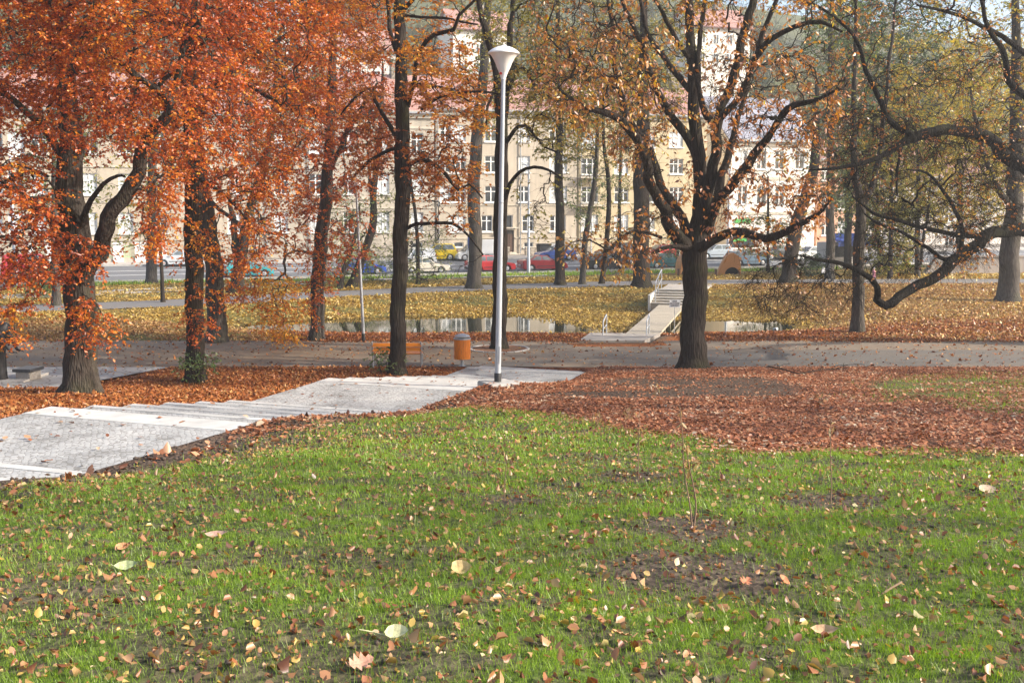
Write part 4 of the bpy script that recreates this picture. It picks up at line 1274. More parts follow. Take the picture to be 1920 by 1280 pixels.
slim('verge_tree', 'thin round headed green tree between the red hatchback and the steps', 'tree', up(1271, 512, 88, 0, 430), [6, 5, 5, 4, 3], BK_DARK, L_GRN,
     [([(1245, 440), (1300, 440), (1300, 478), (1250, 480)], 86, 90, 60, .1)], base=.4, size=.16)
slim('verge_tree', 'thin tree with pale yellow green leaves before the green shop sign', 'tree', up(1440, 515, 86, 0, 330), [6, 5, 5, 4, 3], BK_DARK, L_YEL,
     [([(1380, 400), (1500, 400), (1500, 480), (1400, 480)], 84, 92, 120, -.2)], base=.25, size=.18)
slim('verge_tree', 'tree with drooping pale leaves leaning against the tan house wall', 'tree', up(1160, 505, 106, 5, 200), [8, 7, 6, 5, 3], BK_DARK, L_OLV,
     [([(1080, 330), (1250, 330), (1260, 440), (1090, 440)], 102, 110, 90, .1, .8)], base=.5, size=.22)

# trees outside the frame on the sunny side, whose shade falls across the slope
for (bx, by, lab, dens) in ((27.0, 3.0, 'tall thin crowned maple up the slope beside the lawn', 150), (22.0, 14.0, 'tall maple standing past the edge of the leaf carpet', 230), (31, 27, 'big maple by the end of the park path', 300)):
    t = Tree()
    z = float(h_base(bx, by))
    t.base = np.array([bx, by, z])
    pts = np.array([[bx, by, z - .3], [bx + .1, by, z + 3], [bx, by + .2, z + 7], [bx + .2, by, z + 11], [bx, by, z + 15]])
    C3 = catmull(pts, .4); Rc = np.linspace(.34, .06, len(C3))
    V, F = tubes(C3[None], Rc[None], 14, lump=.07); t.V.append(V); t.F.append(F); t.nv = len(V); t.add_nodes(C3, Rc)
    th = rng.uniform(0, 6.28, dens); rr_ = 4.6 * np.sqrt(rng.random(dens)); zz = rng.uniform(4.5, 17, dens)
    rr_ *= np.clip(1.15 - np.abs(zz - 10) / 9, .25, 1)
    q = np.stack([bx + rr_ * np.cos(th), by + rr_ * np.sin(th), z + zz], 1)
    t.grow([(q, np.zeros(dens), np.ones(dens, bool))], rtip=.008)
    t.twigs(m=3, ln=.9, flat=.5, droop=.2, r=.006).leaf(n=6, size=.2, base=.5)
    t.build('shade_maple_tree', lab, 'tree', BK_GREY, L_OLV)


# shrubs
def shrub(name, label, px, py, Y, wpx, hpx, leafm, n=60, size=.09, base=.4, wd=.6, tw=3):
    t = Tree()
    b = P(px, py, Y); b[2] = float(h_base(b[0], b[1])); t.base = b
    for k in range(7):
        a = rng.uniform(0, 6.28); q = b + np.array([math.cos(a) * .12, math.sin(a) * .12, 0])
        e = b + np.array([math.cos(a), math.sin(a), 0]) * wpx * .3 * Y / FPX + [0, 0, hpx * .7 * Y / FPX]
        pts = np.stack([q, (q + e) / 2 + rng.normal(0, .05, 3), e]); C3 = catmull(pts, .1); Rc = np.linspace(.012, .005, len(C3))
        V, F = tubes(C3[None], Rc[None], 5); t.V.append(V); t.F.append(F + t.nv); t.nv += len(V); t.add_nodes(C3, Rc)
    W, H = wpx * .5 * Y / FPX, hpx * Y / FPX
    v = rng.normal(0, 1, (n, 3)); v = norm(v) * rng.random((n, 1)) ** .4
    q = b + v * np.array([W, W, H * .5]) + [0, 0, H * .52]
    t.grow([(q, np.zeros(n), np.ones(n, bool))], rtip=.003, pen=.4)
    t.twigs(m=tw, ln=.22, flat=.7, droop=.2, r=.003).leaf(n=5, size=size, base=base, wd=wd)
    return t.build(name, label, 'shrub', BK_DARK, leafm)


L_BUSH = leaf_mat('bush_leaf', [(0, (.035, .075, .025)), (.5, (.09, .16, .05)), (1, (.22, .26, .08))])
shrub('leafy_bush', 'green leafy bush round the foot of the straight dark beech', 372, 702, 31.0, 92, 66, L_BUSH, 60, .085, .6, .6, 2)
shrub('leafy_bush', 'green leafy bush beside the bench and the tall amber tree', 722, 694, 33.0, 72, 54, L_BUSH, 44, .085, .6, .6, 2)
shrub('verge_bush', 'pale green brush on the road verge below the blue hatchback', 700, 535, 73, 150, 60, L_GRN, 130, .16, .6, .35)
shrub('verge_bush', 'green bush on the verge beneath the thick street trunk', 75, 552, 62, 90, 60, L_GRN, 90, .16, .35)
shrub('verge_bush', 'dark green bush behind the man with the white bag', 1520, 512, 79, 70, 45, L_GRN, 90, .16, .25)
# ------------------------------------------------------------------ houses along the street
RZ = math.radians(20)
FO = np.array([0.0, 117.0])          # a point of the facade line


def fac(px, py, back=0.0):
    """picture point -> (distance along the facade line, height)"""
    o = FO + np.array([-UW[1], UW[0]]) * back
    r = ray(px, py)
    # r.xy * t = o + s*UW
    A = np.array([[r[0], -UW[0]], [r[1], -UW[1]]])
    t, s = np.linalg.solve(A, o)
    return s, CAMZ + r[2] * t


M_FRAME = simple('window_white', (.78, .77, .74), rough=.5, var=.05)
M_GLASS = glass_mat('window_glass', (.045, .05, .055))
M_CURT = simple('net_curtain', (.55, .56, .56), rough=.4, var=.15, scale=3)
M_TRIM = plaster_mat('pale_trim', (.52, .46, .37), .15)
M_PIPE = simple('zinc_pipe', (.33, .34, .35), rough=.5, metal=.3)
M_DOOR = wood_mat('door_wood', (.10, .055, .035), axis=2)
M_IRON = simple('dark_iron', (.05, .05, .052), rough=.5, metal=.4)
M_RUBBLE = cobble_mat('rubble_base', (.28, .24, .19), (.40, .34, .27), .5, joint=(.18, .15, .12))


def window(root, sc, zc, w, h, kind='cross', sill=True, depth=.16):
    """parts in house coordinates: the facade is the plane y = 0, street at y < 0"""
    fw = .09
    m = MB()
    x0, x1, z0, z1 = sc - w / 2, sc + w / 2, zc - h / 2, zc + h / 2
    y0, y1 = depth - .05, depth + .03
    m.box(x0, x0 + fw, y0, y1, z0, z1); m.box(x1 - fw, x1, y0, y1, z0, z1)
    m.box(x0 + fw, x1 - fw, y0, y1, z0, z0 + fw); m.box(x0 + fw, x1 - fw, y0, y1, z1 - fw, z1)
    if kind != 'plain':
        n = 1 if w < 1.7 else 2 if w < 2.5 else 3
        for k in range(1, n + 1):
            xm = x0 + w * k / (n + 1)
            m.box(xm - .06, xm + .06, y0 + .004, y1 - .004, z0 + fw, z1 - fw)
        zt = z0 + h * .66
        for k in range(n + 1):
            a = x0 + w * k / (n + 1) + (fw if k == 0 else .06); b = x0 + w * (k + 1) / (n + 1) - (fw if k == n else .06)
            m.box(a, b, y0 + .008, y1 - .008, zt - .045, zt + .045)
    f = m.build('window', M_FRAME, root)
    p = MB().add([(x0 + .02, depth, z0 + .02), (x1 - .02, depth, z0 + .02), (x1 - .02, depth, z1 - .02), (x0 + .02, depth, z1 - .02)], [(0, 1, 2, 3)])
    p.build('pane', M_CURT if random.random() < .4 else M_GLASS, f)
    if sill:
        MB().box(x0 - .1, x1 + .1, -.14, depth - .055, z0 - .13, z0 - .003).build('sill', M_FRAME, f)


def wall_with_holes(s0, s1, z0, z1, rects, depth=.16):
    """front wall with reveals; rects (xa, xb, za, zb)"""
    xs_ = sorted({s0, s1, *[r[0] for r in rects], *[r[1] for r in rects]})
    zs_ = sorted({z0, z1, *[r[2] for r in rects], *[r[3] for r in rects]})
    m = MB()
    for i in range(len(xs_) - 1):
        for j in range(len(zs_) - 1):
            cx, cz = (xs_[i] + xs_[i + 1]) / 2, (zs_[j] + zs_[j + 1]) / 2
            if any(r[0] < cx < r[1] and r[2] < cz < r[3] for r in rects): continue
            m.add([(xs_[i], 0, zs_[j]), (xs_[i + 1], 0, zs_[j]), (xs_[i + 1], 0, zs_[j + 1]), (xs_[i], 0, zs_[j + 1])], [(0, 1, 2, 3)])
    for xa, xb, za, zb in rects:
        d = depth + .05
        m.add([(xa, 0, za), (xb, 0, za), (xb, d, za), (xa, d, za)], [(3, 2, 1, 0)]); m.add([(xa, 0, zb), (xb, 0, zb), (xb, d, zb), (xa, d, zb)], [(0, 1, 2, 3)])
        m.add([(xa, 0, za), (xa, d, za), (xa, d, zb), (xa, 0, zb)], [(0, 1, 2, 3)]); m.add([(xb, 0, za), (xb, d, za), (xb, d, zb), (xb, 0, zb)], [(3, 2, 1, 0)])
    return m


def merge_rects(cols, rows):
    return [(c, r) for r in rows for c in cols]


def house(name, label, pl, pr, py_eave, py_ridge, wallm, roofm, wins, back=0.0, deep=11.0, bands=(), doors=(), pipes=(), zbase=-.3, dormers=(), cat='house', chimneys=(), hip=False):
    """pl, pr: picture columns of the two ends; wins: (px centre, py centre, w m, h m[, kind])"""
    s0, _ = fac(pl, 420, back); s1, _ = fac(pr, 420, back)
    sm_ = (s0 + s1) / 2
    zE = fac((pl + pr) / 2, py_eave, back)[1]
    o = FO + np.array([-UW[1], UW[0]]) * back + UW * sm_
    rise = fac((pl + pr) / 2, py_ridge, back + deep / 2)[1] - zE
    root = thing(name, label, cat, (o[0], o[1], 0), RZ)
    a, b = s0 - sm_, s1 - sm_
    rects, wl = [], []
    for q in wins:
        s, z = fac(q[0], q[1], back); s -= sm_
        # align to the storey given by the picture row
        wl.append((s, z, q[2], q[3], q[4] if len(q) > 4 else 'cross'))
        rects.append((s - q[2] / 2, s + q[2] / 2, z - q[3] / 2, z + q[3] / 2))
    dl = []
    for px, w_, h_ in doors:
        s = fac(px, 470, back)[0] - sm_
        dl.append((s, w_, h_)); rects.append((s - w_ / 2, s + w_ / 2, .25, .25 + h_))
    m = wall_with_holes(a, b, zbase, zE, rects)
    m.add([(a, 0, zbase), (a, deep, zbase), (a, deep, zE), (a, 0, zE)], [(3, 2, 1, 0)]).add([(b, 0, zbase), (b, deep, zbase), (b, deep, zE), (b, 0, zE)], [(0, 1, 2, 3)])
    m.add([(a, deep, zbase), (b, deep, zbase), (b, deep, zE), (a, deep, zE)], [(3, 2, 1, 0)])
    # gables
    m.add([(a, 0, zE), (a, deep, zE), (a, deep / 2, zE + rise * .97)], [(0, 2, 1)]).add([(b, 0, zE), (b, deep, zE), (b, deep / 2, zE + rise * .97)], [(0, 1, 2)])
    m.build('wall', wallm, root)
    ov = .5
    sl = rise / (deep / 2)
    hp = deep * .45 if hip else 0
    r_ = MB()
    for th in (0, .18):
        r_.add([(a - .1, -ov, zE - ov * sl + .02 + th), (b + .1, -ov, zE - ov * sl + .02 + th), (b + .1 - hp, deep / 2, zE + rise + .02 + th), (a - .1 + hp, deep / 2, zE + rise + .02 + th),
                (b + .1, deep + ov, zE - ov * sl + .02 + th), (a - .1, deep + ov, zE - ov * sl + .02 + th)],
               [(0, 1, 2, 3), (3, 2, 4, 5)] + ([(0, 3, 5), (1, 4, 2)] if hip else []))
    v = len(r_.v) - 12
    r_.f += [[v, v + 6, v + 7, v + 1], [v + 1, v + 7, v + 8, v + 2], [v + 2, v + 8, v + 10, v + 4], [v + 4, v + 10, v + 11, v + 5], [v + 5, v + 11, v + 9, v + 3], [v + 3, v + 9, v + 6, v]]
    rf = r_.build('roof', roofm, root)
    for cx, cw in chimneys:
        s = fac(cx, py_ridge, back + deep / 2)[0] - sm_
        c = MB().box(s - cw / 2, s + cw / 2, deep / 2 - .8, deep / 2 + .1, zE + rise - 1, zE + rise + 1.6).box(s - cw / 2 - .08, s + cw / 2 + .08, deep / 2 - .88, deep / 2 + .18, zE + rise + 1.602, zE + rise + 1.75)
        c.build('chimney', M_RUBBLE, rf)
    for px, wd in dormers:
        s, z = fac(px, py_eave - 22, back + 2.2); s -= sm_
        d = MB().box(s - wd / 2, s + wd / 2, 1.2, 4.2, zE + .3, zE + 2.0)
        d.add([(s - wd / 2 - .2, 1.0, zE + 2.002), (s + wd / 2 + .2, 1.0, zE + 2.002), (s, 1.0, zE + 2.9), (s - wd / 2 - .2, 5, zE + 2.002), (s + wd / 2 + .2, 5, zE + 2.002), (s, 5, zE + 2.9)], [(0, 1, 2), (5, 4, 3), (0, 2, 5, 3), (1, 4, 5, 2), (0, 3, 4, 1)])
        dm = d.build('dormer', wallm, rf)
    MB().box(a, b, -.42, -.004, zE - .42, zE - .03).box(a, b, -.25, -.005, zE - .75, zE - .424).build('cornice', M_TRIM, root)
    MB().box(a, b, -.62, -.45, zE - .3, zE - .12).build('gutter', M_PIPE, root)
    for py, hh in bands:
        z = fac((pl + pr) / 2, py, back)[1]
        # broken where it meets an opening
        cuts = sorted([(r[0] - .12, r[1] + .12) for r in rects if r[2] - .15 < z + hh and r[3] > z - hh])
        x = a
        mm = MB()
        for c0, c1 in cuts + [(b, b)]:
            if c0 > x + .05: mm.box(x, c0, -.09, -.004, z - hh / 2, z + hh / 2)
            x = max(x, c1)
        if mm.v: mm.build('string_course', M_TRIM, root)
    for px in pipes:
        s = fac(px, 420, back)[0] - sm_
        mm = MB().tube([(s, -.16, .1), (s, -.16, zE - .6), (s, -.4, zE - .3)], .065, 8)
        for z in np.arange(1, zE - 1, 2.4): mm.box(s - .09, s + .09, -.24, -.003, z, z + .05)
        mm.build('drainpipe', M_PIPE, root)
    for q in wl: window(root, *q[:4], kind=q[4])
    for s, w_, h_ in dl:
        d = MB().box(s - w_ / 2, s + w_ / 2, .14, .2, .25, .25 + h_ - .55).box(s - w_ / 2 + .06, s - .04, .11, .139, .45, 1.1).box(s + .04, s + w_ / 2 - .06, .11, .139, .45, 1.1).box(s - w_ / 2 + .06, s - .04, .11, .139, 1.2, .25 + h_ - .65).box(s + .04, s + w_ / 2 - .06, .11, .139, 1.2, .25 + h_ - .65).build('door', M_DOOR, root)
        MB().box(s - w_ / 2 + .02, s + w_ / 2 - .02, .15, .18, .25 + h_ - .546, .25 + h_ - .02).build('fanlight', M_GLASS, d)
        MB().box(s + .08, s + .11, .07, .108, 1.12, 1.16).build('handle', M_PIPE, d)
        MB().box(s - w_ / 2 - .3, s + w_ / 2 + .3, -.9, -.003, .25 + h_ + .08, .25 + h_ + .2).build('porch_slab', M_TRIM, root)
        MB().box(s - w_ / 2 - .3, s + w_ / 2 + .3, -1.1, -.003, zbase, .1).box(s - w_ / 2 - .1, s + w_ / 2 + .1, -.6, -.003, .101, .24).build('door_step', M_TRIM, root)
    return root, a, b, zE, sm_


M_TAN = plaster_mat('tan_plaster', (.47, .40, .31), .22)
M_GREYTAN = plaster_mat('grey_tan_plaster', (.44, .385, .31), .25)
M_YELP = plaster_mat('ochre_plaster', (.52, .42, .26), .2)
M_WHITE = plaster_mat('cream_white_plaster', (.80, .74, .66), .08)
M_PINK = plaster_mat('pink_plaster', (.60, .34, .22), .15)
M_PALE = plaster_mat('pale_render', (.60, .55, .50), .12)
T_RED = tile_mat('red_tile', (.40, .20, .165), (.48, .27, .22))
T_SLATE = tile_mat('grey_slate', (.30, .30, .36), (.36, .36, .42))

# grand house behind the broad beech
w_ = []
for py in (268, 345, 418):
    for px in (-10, 30, 72, 168, 236, 300, 368, 440): w_.append((px, py, 1.35, 2.0))
house('apartment_house', 'long tan house with cornice bands behind the broad red beech', -60, 484, 205, 140, M_TAN, T_RED, w_, bands=((378, .25), (312, .2), (450, .2)), pipes=(115, 478), chimneys=((120, 1.2), (330, 1.2)))
w_ = []
for py in (268, 345, 416):
    for px in (527, 592, 653, 718, 782): w_.append((px, py, 1.35 if px not in (653,) else 1.0, 2.05))
w_.append((782, 460, 1.2, .6, 'plain'))
house('apartment_house', 'grey tan house with small gabled pediment behind the slim trees', 486, 815, 204, 140, M_GREYTAN, T_RED, w_, bands=((372, .28), (390, .15), (236, .25)), pipes=(500, 581), chimneys=((600, 1.3), (740, 1.1)))
w_ = []
for py in (250, 308, 364):
    for px, ww in ((835, 1.2), (859, 1.7), (921, 1.45), (983, 1.35), (1047, 2.1)): w_.append((px, py, ww, 1.75))
for px, ww in ((857, 1.9), (913, 1.25), (990, 1.35), (1046, 1.9)): w_.append((px, 419, ww, 1.75))
w_.append((955, 416, .8, 1.5, 'plain'))
for px in (860, 991, 1040): w_.append((px, 459, 1.1, .55, 'plain'))
house('apartment_house', 'plain tan four storey house with brown door behind the tall lamp', 817, 1081, 205, 152, M_TAN, T_RED, w_, bands=((446, .12), (385, .08)), pipes=(822, 975), doors=((955, 1.1, 2.5),), dormers=((870, 1.6), (1010, 1.6)), chimneys=((915, 1.2),))
w_ = []
for py in (262, 312, 365, 417):
    for px, ww in ((1165, 1.75), (1216, 1.6), (1268, 1.75)): w_.append((px, py, ww, 1.7))
    w_.append((1106, py, 2.0, 1.75))
r0, a0, b0, zE0, sm0 = house('apartment_house', 'ochre yellow house with iron balconies behind the thin ash trunks', 1083, 1322, 212, 165, M_YELP, T_RED, w_, pipes=(1088,), doors=((1196, 1.3, 2.4),), bands=((446, .12),), chimneys=((1130, 1.1), (1260, 1.1)))
for py in (332, 384):
    s, z = fac(1106, py); s -= sm0
    bl = MB().box(s - 1.5, s + 1.5, -1.0, -.004, z - .15, z)
    o_ = bl.build('balcony', M_TRIM, r0)
    g = MB()
    for x in np.arange(s - 1.45, s + 1.46, .14): g.box(x - .012, x + .012, -.98, -.955, z + .002, z + .9)
    g.box(s - 1.5, s + 1.5, -.99, -.945, z + .902, z + .95)
    g.box(s - 1.49, s - 1.45, -.94, -.004, z + .902, z + .95).box(s + 1.45, s + 1.49, -.94, -.004, z + .902, z + .95)
    g.build('railing', M_IRON, o_)
# white house with the slate roof
w_ = []
for py in (300, 366):
    for px in (1392, 1428, 1462, 1500): w_.append((px, py, 1.3, 2.2))
rW, aW, bW, zW, smW = house('shop_house', 'bright white house with grey slate roof and green shop sign', 1362, 1527, 262, 188, M_WHITE, T_SLATE, w_, back=3.0, deep=13, bands=((335, .35), (400, .3)), pipes=(1366,), hip=False)
M_GSIGN = simple('green_sign', (.08, .50, .10), rough=.4, var=.05)
for px, py, ww, hh in ((1392, 414, 2.2, .5), (1386, 450, 1.9, .35)):
    s, z = fac(px, py, 3.0); s -= smW
    MB().box(s - ww / 2, s + ww / 2, -.14, -.004, z - hh / 2, z + hh / 2).build('shop_sign', M_GSIGN, rW, bevel=.02)
s, z = fac(1390, 432, 3.0); s -= smW
MB().box(s - 1.9, s + 1.9, -.06, -.004, .25, z + .25).build('shop_front', M_GLASS, rW)
w_ = [(px, py, 1.2, 1.8) for py in (325, 378, 428) for px in (1548, 1578)]
house('apartment_house', 'narrow salmon pink house with red roof past the white one', 1531, 1606, 296, 262, M_PINK, T_RED, w_, back=4.0, deep=10)
w_ = [(px, py, 1.4, 1.8) for py in (352, 404, 450) for px in (1660, 1720, 1780, 1850, 1900)]
house('apartment_house', 'pale rendered block half hidden by the golden maples', 1625, 1990, 330, 290, M_PALE, T_RED, w_, back=8.0, deep=10)

# low rubble wall and gate posts in front of the houses
a_, b_ = fac(820, 470)[0], fac(1080, 470)[0]


def along(s, off):      # facade line coordinate -> world
    return FO + UW * s + np.array([-UW[1], UW[0]]) * off


o = along((a_ + b_) / 2, -3.6)
wl = thing('garden_wall', 'low rubble stone garden wall under the plain tan house', 'wall', (o[0], o[1], 0), RZ)
L = (b_ - a_) / 2
m = MB().box(-L, -1.2, -.2, .2, -.2, .85).box(.6, L, -.2, .2, -.2, .85)
m.build('wall', M_RUBBLE, wl)
MB().box(-L, -1.2, -.26, .26, .852, .95).box(.6, L, -.26, .26, .852, .95).build('coping', M_TRIM, wl)
s0, s1 = fac(60, 470)[0], fac(300, 470)[0]
o = along((s0 + s1) / 2, -4.2)
fw_ = thing('garden_fence', 'pale green railing between white posts before the long tan house', 'fence', (o[0], o[1], 0), RZ)
M_GRAIL = simple('pale_green_paint', (.38, .60, .30), rough=.5, var=.1)
L = (s1 - s0) / 2
MB().box(-L, L, -.15, .15, -.2, .45).build('base_wall', M_TRIM, fw_)
npst = 6
for k in range(npst + 1):
    x = -L + 2 * L * k / npst
    MB().box(x - .45, x + .45, -.28, .28, -.2, 1.75).box(x - .52, x + .52, -.35, .35, 1.752, 1.88).build('post', M_FRAME, fw_)
    if k < npst:
        x1 = -L + 2 * L * (k + 1) / npst
        g = MB().box(x + .452, x1 - .452, -.03, .03, .5, .58).box(x + .452, x1 - .452, -.03, .03, 1.5, 1.58)
        for q in np.arange(x + .55, x1 - .5, .16): g.box(q - .02, q + .02, -.02, .02, .582, 1.498)
        g.build('railing', M_GRAIL, fw_)

M_GREYW = plaster_mat('grey_render', (.33, .29, .26), .25)
# retaining wall at the far end
o = P(1830, 515, 84)
rw = thing('retaining_wall', 'smooth beige grey retaining wall beneath the golden maples', 'wall', (o[0], o[1], 0), math.radians(6))
m = MB().prism([(-5.2, -1.2), (8, -1.2), (8, 1.25), (-3.4, 1.25)], -.25, .25).build('wall', M_GREYW, rw)
MB().box(-3.5, 8, -.32, .32, 1.252, 1.36).build('coping', M_GREYW, rw)
# blue market kiosk
o = P(1588, 500, 95)
kb = thing('market_kiosk', 'small market kiosk under a faded blue awning', 'kiosk', (o[0], o[1], float(street_z(street_st(o[0], o[1])[1]))), RZ)
M_BLUE = simple('blue_canvas', (.05, .10, .42), rough=.7, var=.15)
MB().box(-1.8, 1.8, 0, 2.0, 0, 2.3).build('cabin', M_PALE, kb)
MB().box(-1.4, 1.4, -.03, -.003, 1.0, 2.0).build('hatch', M_GLASS, kb)
MB().add([(-2.2, -1.6, 2.3), (2.2, -1.6, 2.3), (2.2, .2, 3.1), (-2.2, .2, 3.1), (-2.2, -1.6, 2.0), (2.2, -1.6, 2.0), (-2.2, -1.56, 2.3), (2.2, -1.56, 2.3), (2.2, .2, 3.06), (-2.2, .2, 3.06)], [(0, 1, 2, 3), (4, 5, 1, 0), (6, 9, 8, 7)]).build('awning', M_BLUE, kb)
# red and white parasol near the kiosk
o = P(1642, 500, 93)
pr_ = thing('parasol', 'red and white market parasol beside the blue kiosk', 'parasol', (o[0], o[1], float(street_z(street_st(o[0], o[1])[1]))), 0)
MB().tube([(0, 0, 0), (0, 0, 3.1)], .03, 8).build('pole', M_FRAME, pr_)
M_REDC = simple('red_canvas', (.55, .05, .05), rough=.7)
cn, cw_ = MB(), MB()
for k in range(8):
    a0_, a1_ = k * math.pi / 4, (k + 1) * math.pi / 4
    (cn if k % 2 else cw_).add([(0, 0, 3.1), (1.5 * math.cos(a0_), 1.5 * math.sin(a0_), 2.55), (1.5 * math.cos(a1_), 1.5 * math.sin(a1_), 2.55), (1.5 * math.cos(a0_), 1.5 * math.sin(a0_), 2.35), (1.5 * math.cos(a1_), 1.5 * math.sin(a1_), 2.35)], [(0, 1, 2), (1, 3, 4, 2)])
cn.build('canopy', M_REDC, pr_); cw_.build('canopy', M_FRAME, pr_)

# hillside houses above the roofs
for lab, px, py, Y, ww, hh, mw, mr in (('pale hillside villa with red roof seen between the chestnut boughs', 1352, 130, 185, 11, 7, M_WHITE, T_RED),
                                       ('white gabled hillside house above the roofs behind the lamp', 905, 150, 178, 10, 8, M_WHITE, T_RED),
                                       ('tall cream hillside house glimpsed through the red leaves', 660, 200, 172, 16, 9, M_PALE, T_RED),
                                       ('small white hillside house high up under the trees', 520, 110, 200, 12, 7, M_WHITE, T_SLATE)):
    q = P(px, py, Y)
    zz = float(h_base(q[0], q[1]))
    zb = q[2]
    root = thing('hillside_house', lab, 'house', (q[0], q[1], zb), RZ)
    d = 9
    m = MB().box(-ww / 2, ww / 2, 0, d, min(0, zz - zb - 6), hh)
    m.add([(-ww / 2, 0, hh), (-ww / 2, d, hh), (-ww / 2, d / 2, hh + 3.3), (ww / 2, 0, hh), (ww / 2, d, hh), (ww / 2, d / 2, hh + 3.3)], [(0, 2, 1), (3, 4, 5)])
    m.build('wall', mw, root)
    r_ = MB().add([(-ww / 2 - .4, -.6, hh - .35), (ww / 2 + .4, -.6, hh - .35), (ww / 2 + .4, d / 2, hh + 3.45), (-ww / 2 - .4, d / 2, hh + 3.45), (ww / 2 + .4, d + .6, hh - .35), (-ww / 2 - .4, d + .6, hh - .35),
                   (-ww / 2 - .4, -.6, hh - .15), (ww / 2 + .4, -.6, hh - .15), (ww / 2 + .4, d / 2, hh + 3.7), (-ww / 2 - .4, d / 2, hh + 3.7), (ww / 2 + .4, d + .6, hh - .15), (-ww / 2 - .4, d + .6, hh - .15)],
                  [(6, 7, 8, 9), (9, 8, 10, 11), (0, 3, 2, 1), (3, 5, 4, 2), (0, 1, 7, 6), (4, 5, 11, 10)])
    rf = r_.build('roof', mr, root)
    MB().box(1, 1.9, d / 2 - .4, d / 2 + .4, hh + 2.6, hh + 4.6).build('chimney', M_RUBBLE, rf)
    for x in np.arange(-ww / 2 + 1.8, ww / 2 - 1, 2.6):
        for z in (1.8, 4.9):
            f = MB().box(x - .55, x - .45, -.06, -.004, z - .8, z + .8).box(x + .45, x + .55, -.06, -.004, z - .8, z + .8).box(x - .449, x + .449, -.06, -.004, z + .7, z + .8).box(x - .449, x + .449, -.06, -.004, z - .8, z - .7).box(x - .05, x + .05, -.055, -.006, z - .699, z + .699).build('window', M_FRAME, root)
            MB().box(x - .449, x + .449, -.03, -.003, z - .699, z + .699).build('pane', M_GLASS, f)

# woods on the hillside: one far-off mass
Vs, Fs, Ts, nv = [], [], [], 0
tV, tF, tn = [], [], 0
for k in range(340):
    t_ = 44 + 110 * rng.random() ** 1.4; s_ = rng.uniform(-95, 110) * (1 + t_ / 300)
    p = street_pt(s_, t_ ** 1.0)
    z = float(h_base(p[0], p[1]))
    H = rng.uniform(9, 17); Wd = H * rng.uniform(.28, .42)
    n = 300
    v = norm(rng.normal(0, 1, (n, 3))) * (rng.random((n, 1)) ** .33)
    # a lumpy crown
    nb = 7
    cb = norm(rng.normal(0, 1, (nb, 3))) * rng.uniform(.3, .8, (nb, 1)); cb[:, 2] = np.abs(cb[:, 2]) * 1.1 - .3
    w8 = rng.integers(0, nb, n)
    q = cb[w8] + v * .48
    pos = q * np.array([Wd, Wd, H * .42]) + np.array([p[0], p[1], z + H * .58])
    V, F = leaves(pos, rng.normal(0, 1, (n, 3)), rng.normal(0, 1, (n, 3)) + [0, 0, .6], rng.uniform(.5, 1.1, n), rng.uniform(.35, .7, n), .2)
    Vs.append(V); Fs.append(F + nv); nv += len(V)
    Ts.append(np.repeat(np.clip(rng.uniform(.05, .85) + rng.normal(0, .12, n), 0, 1), 4))
    C3 = np.array([[p[0], p[1], z - .3], [p[0], p[1], z + H * .4], [p[0] + .3, p[1], z + H * .8]])
    V, F = tubes(C3[None], np.array([[.28, .2, .06]]), 6); tV.append(V); tF.append(F + tn); tn += len(V)
nT = tn
V = np.concatenate([np.concatenate(tV), np.concatenate(Vs)])
tF = np.concatenate(tF); lF = np.concatenate(Fs) + nT
me = mesh_np('hillside_woods', V, [tF, lF], [BK_GREY, L_MUT], attrs={'tint': np.concatenate([np.zeros(nT), np.concatenate(Ts)])}, midx=np.concatenate([np.zeros(len(tF)), np.ones(len(lF))]))
tagp(link('hillside_woods', me), 'mixed autumn woods covering the hillside above the houses', 'woods', kind='stuff')
# ------------------------------------------------------------------ parked cars
M_TYRE = simple('tyre_rubber', (.02, .02, .021), rough=.8)
M_RIM = simple('alloy_rim', (.55, .56, .58), rough=.35, metal=.6, var=.05)
M_CGLASS = glass_mat('car_glass', (.13, .155, .165), .05)  # glass colour lightened to imitate the sky's reflection
M_HEAD = simple('headlight_glass', (.70, .72, .74), rough=.15, var=.05)
M_TAIL = simple('tail_light', (.38, .02, .02), rough=.25, var=.05)
M_BLK = simple('black_plastic', (.03, .03, .032), rough=.6)
M_PLATE = simple('number_plate', (.75, .75, .73), rough=.5)


def paint(name, col, rough=.3):
    return simple(name, col, rough=rough, var=.04, scale=1.5, coat=.6, metal=0)


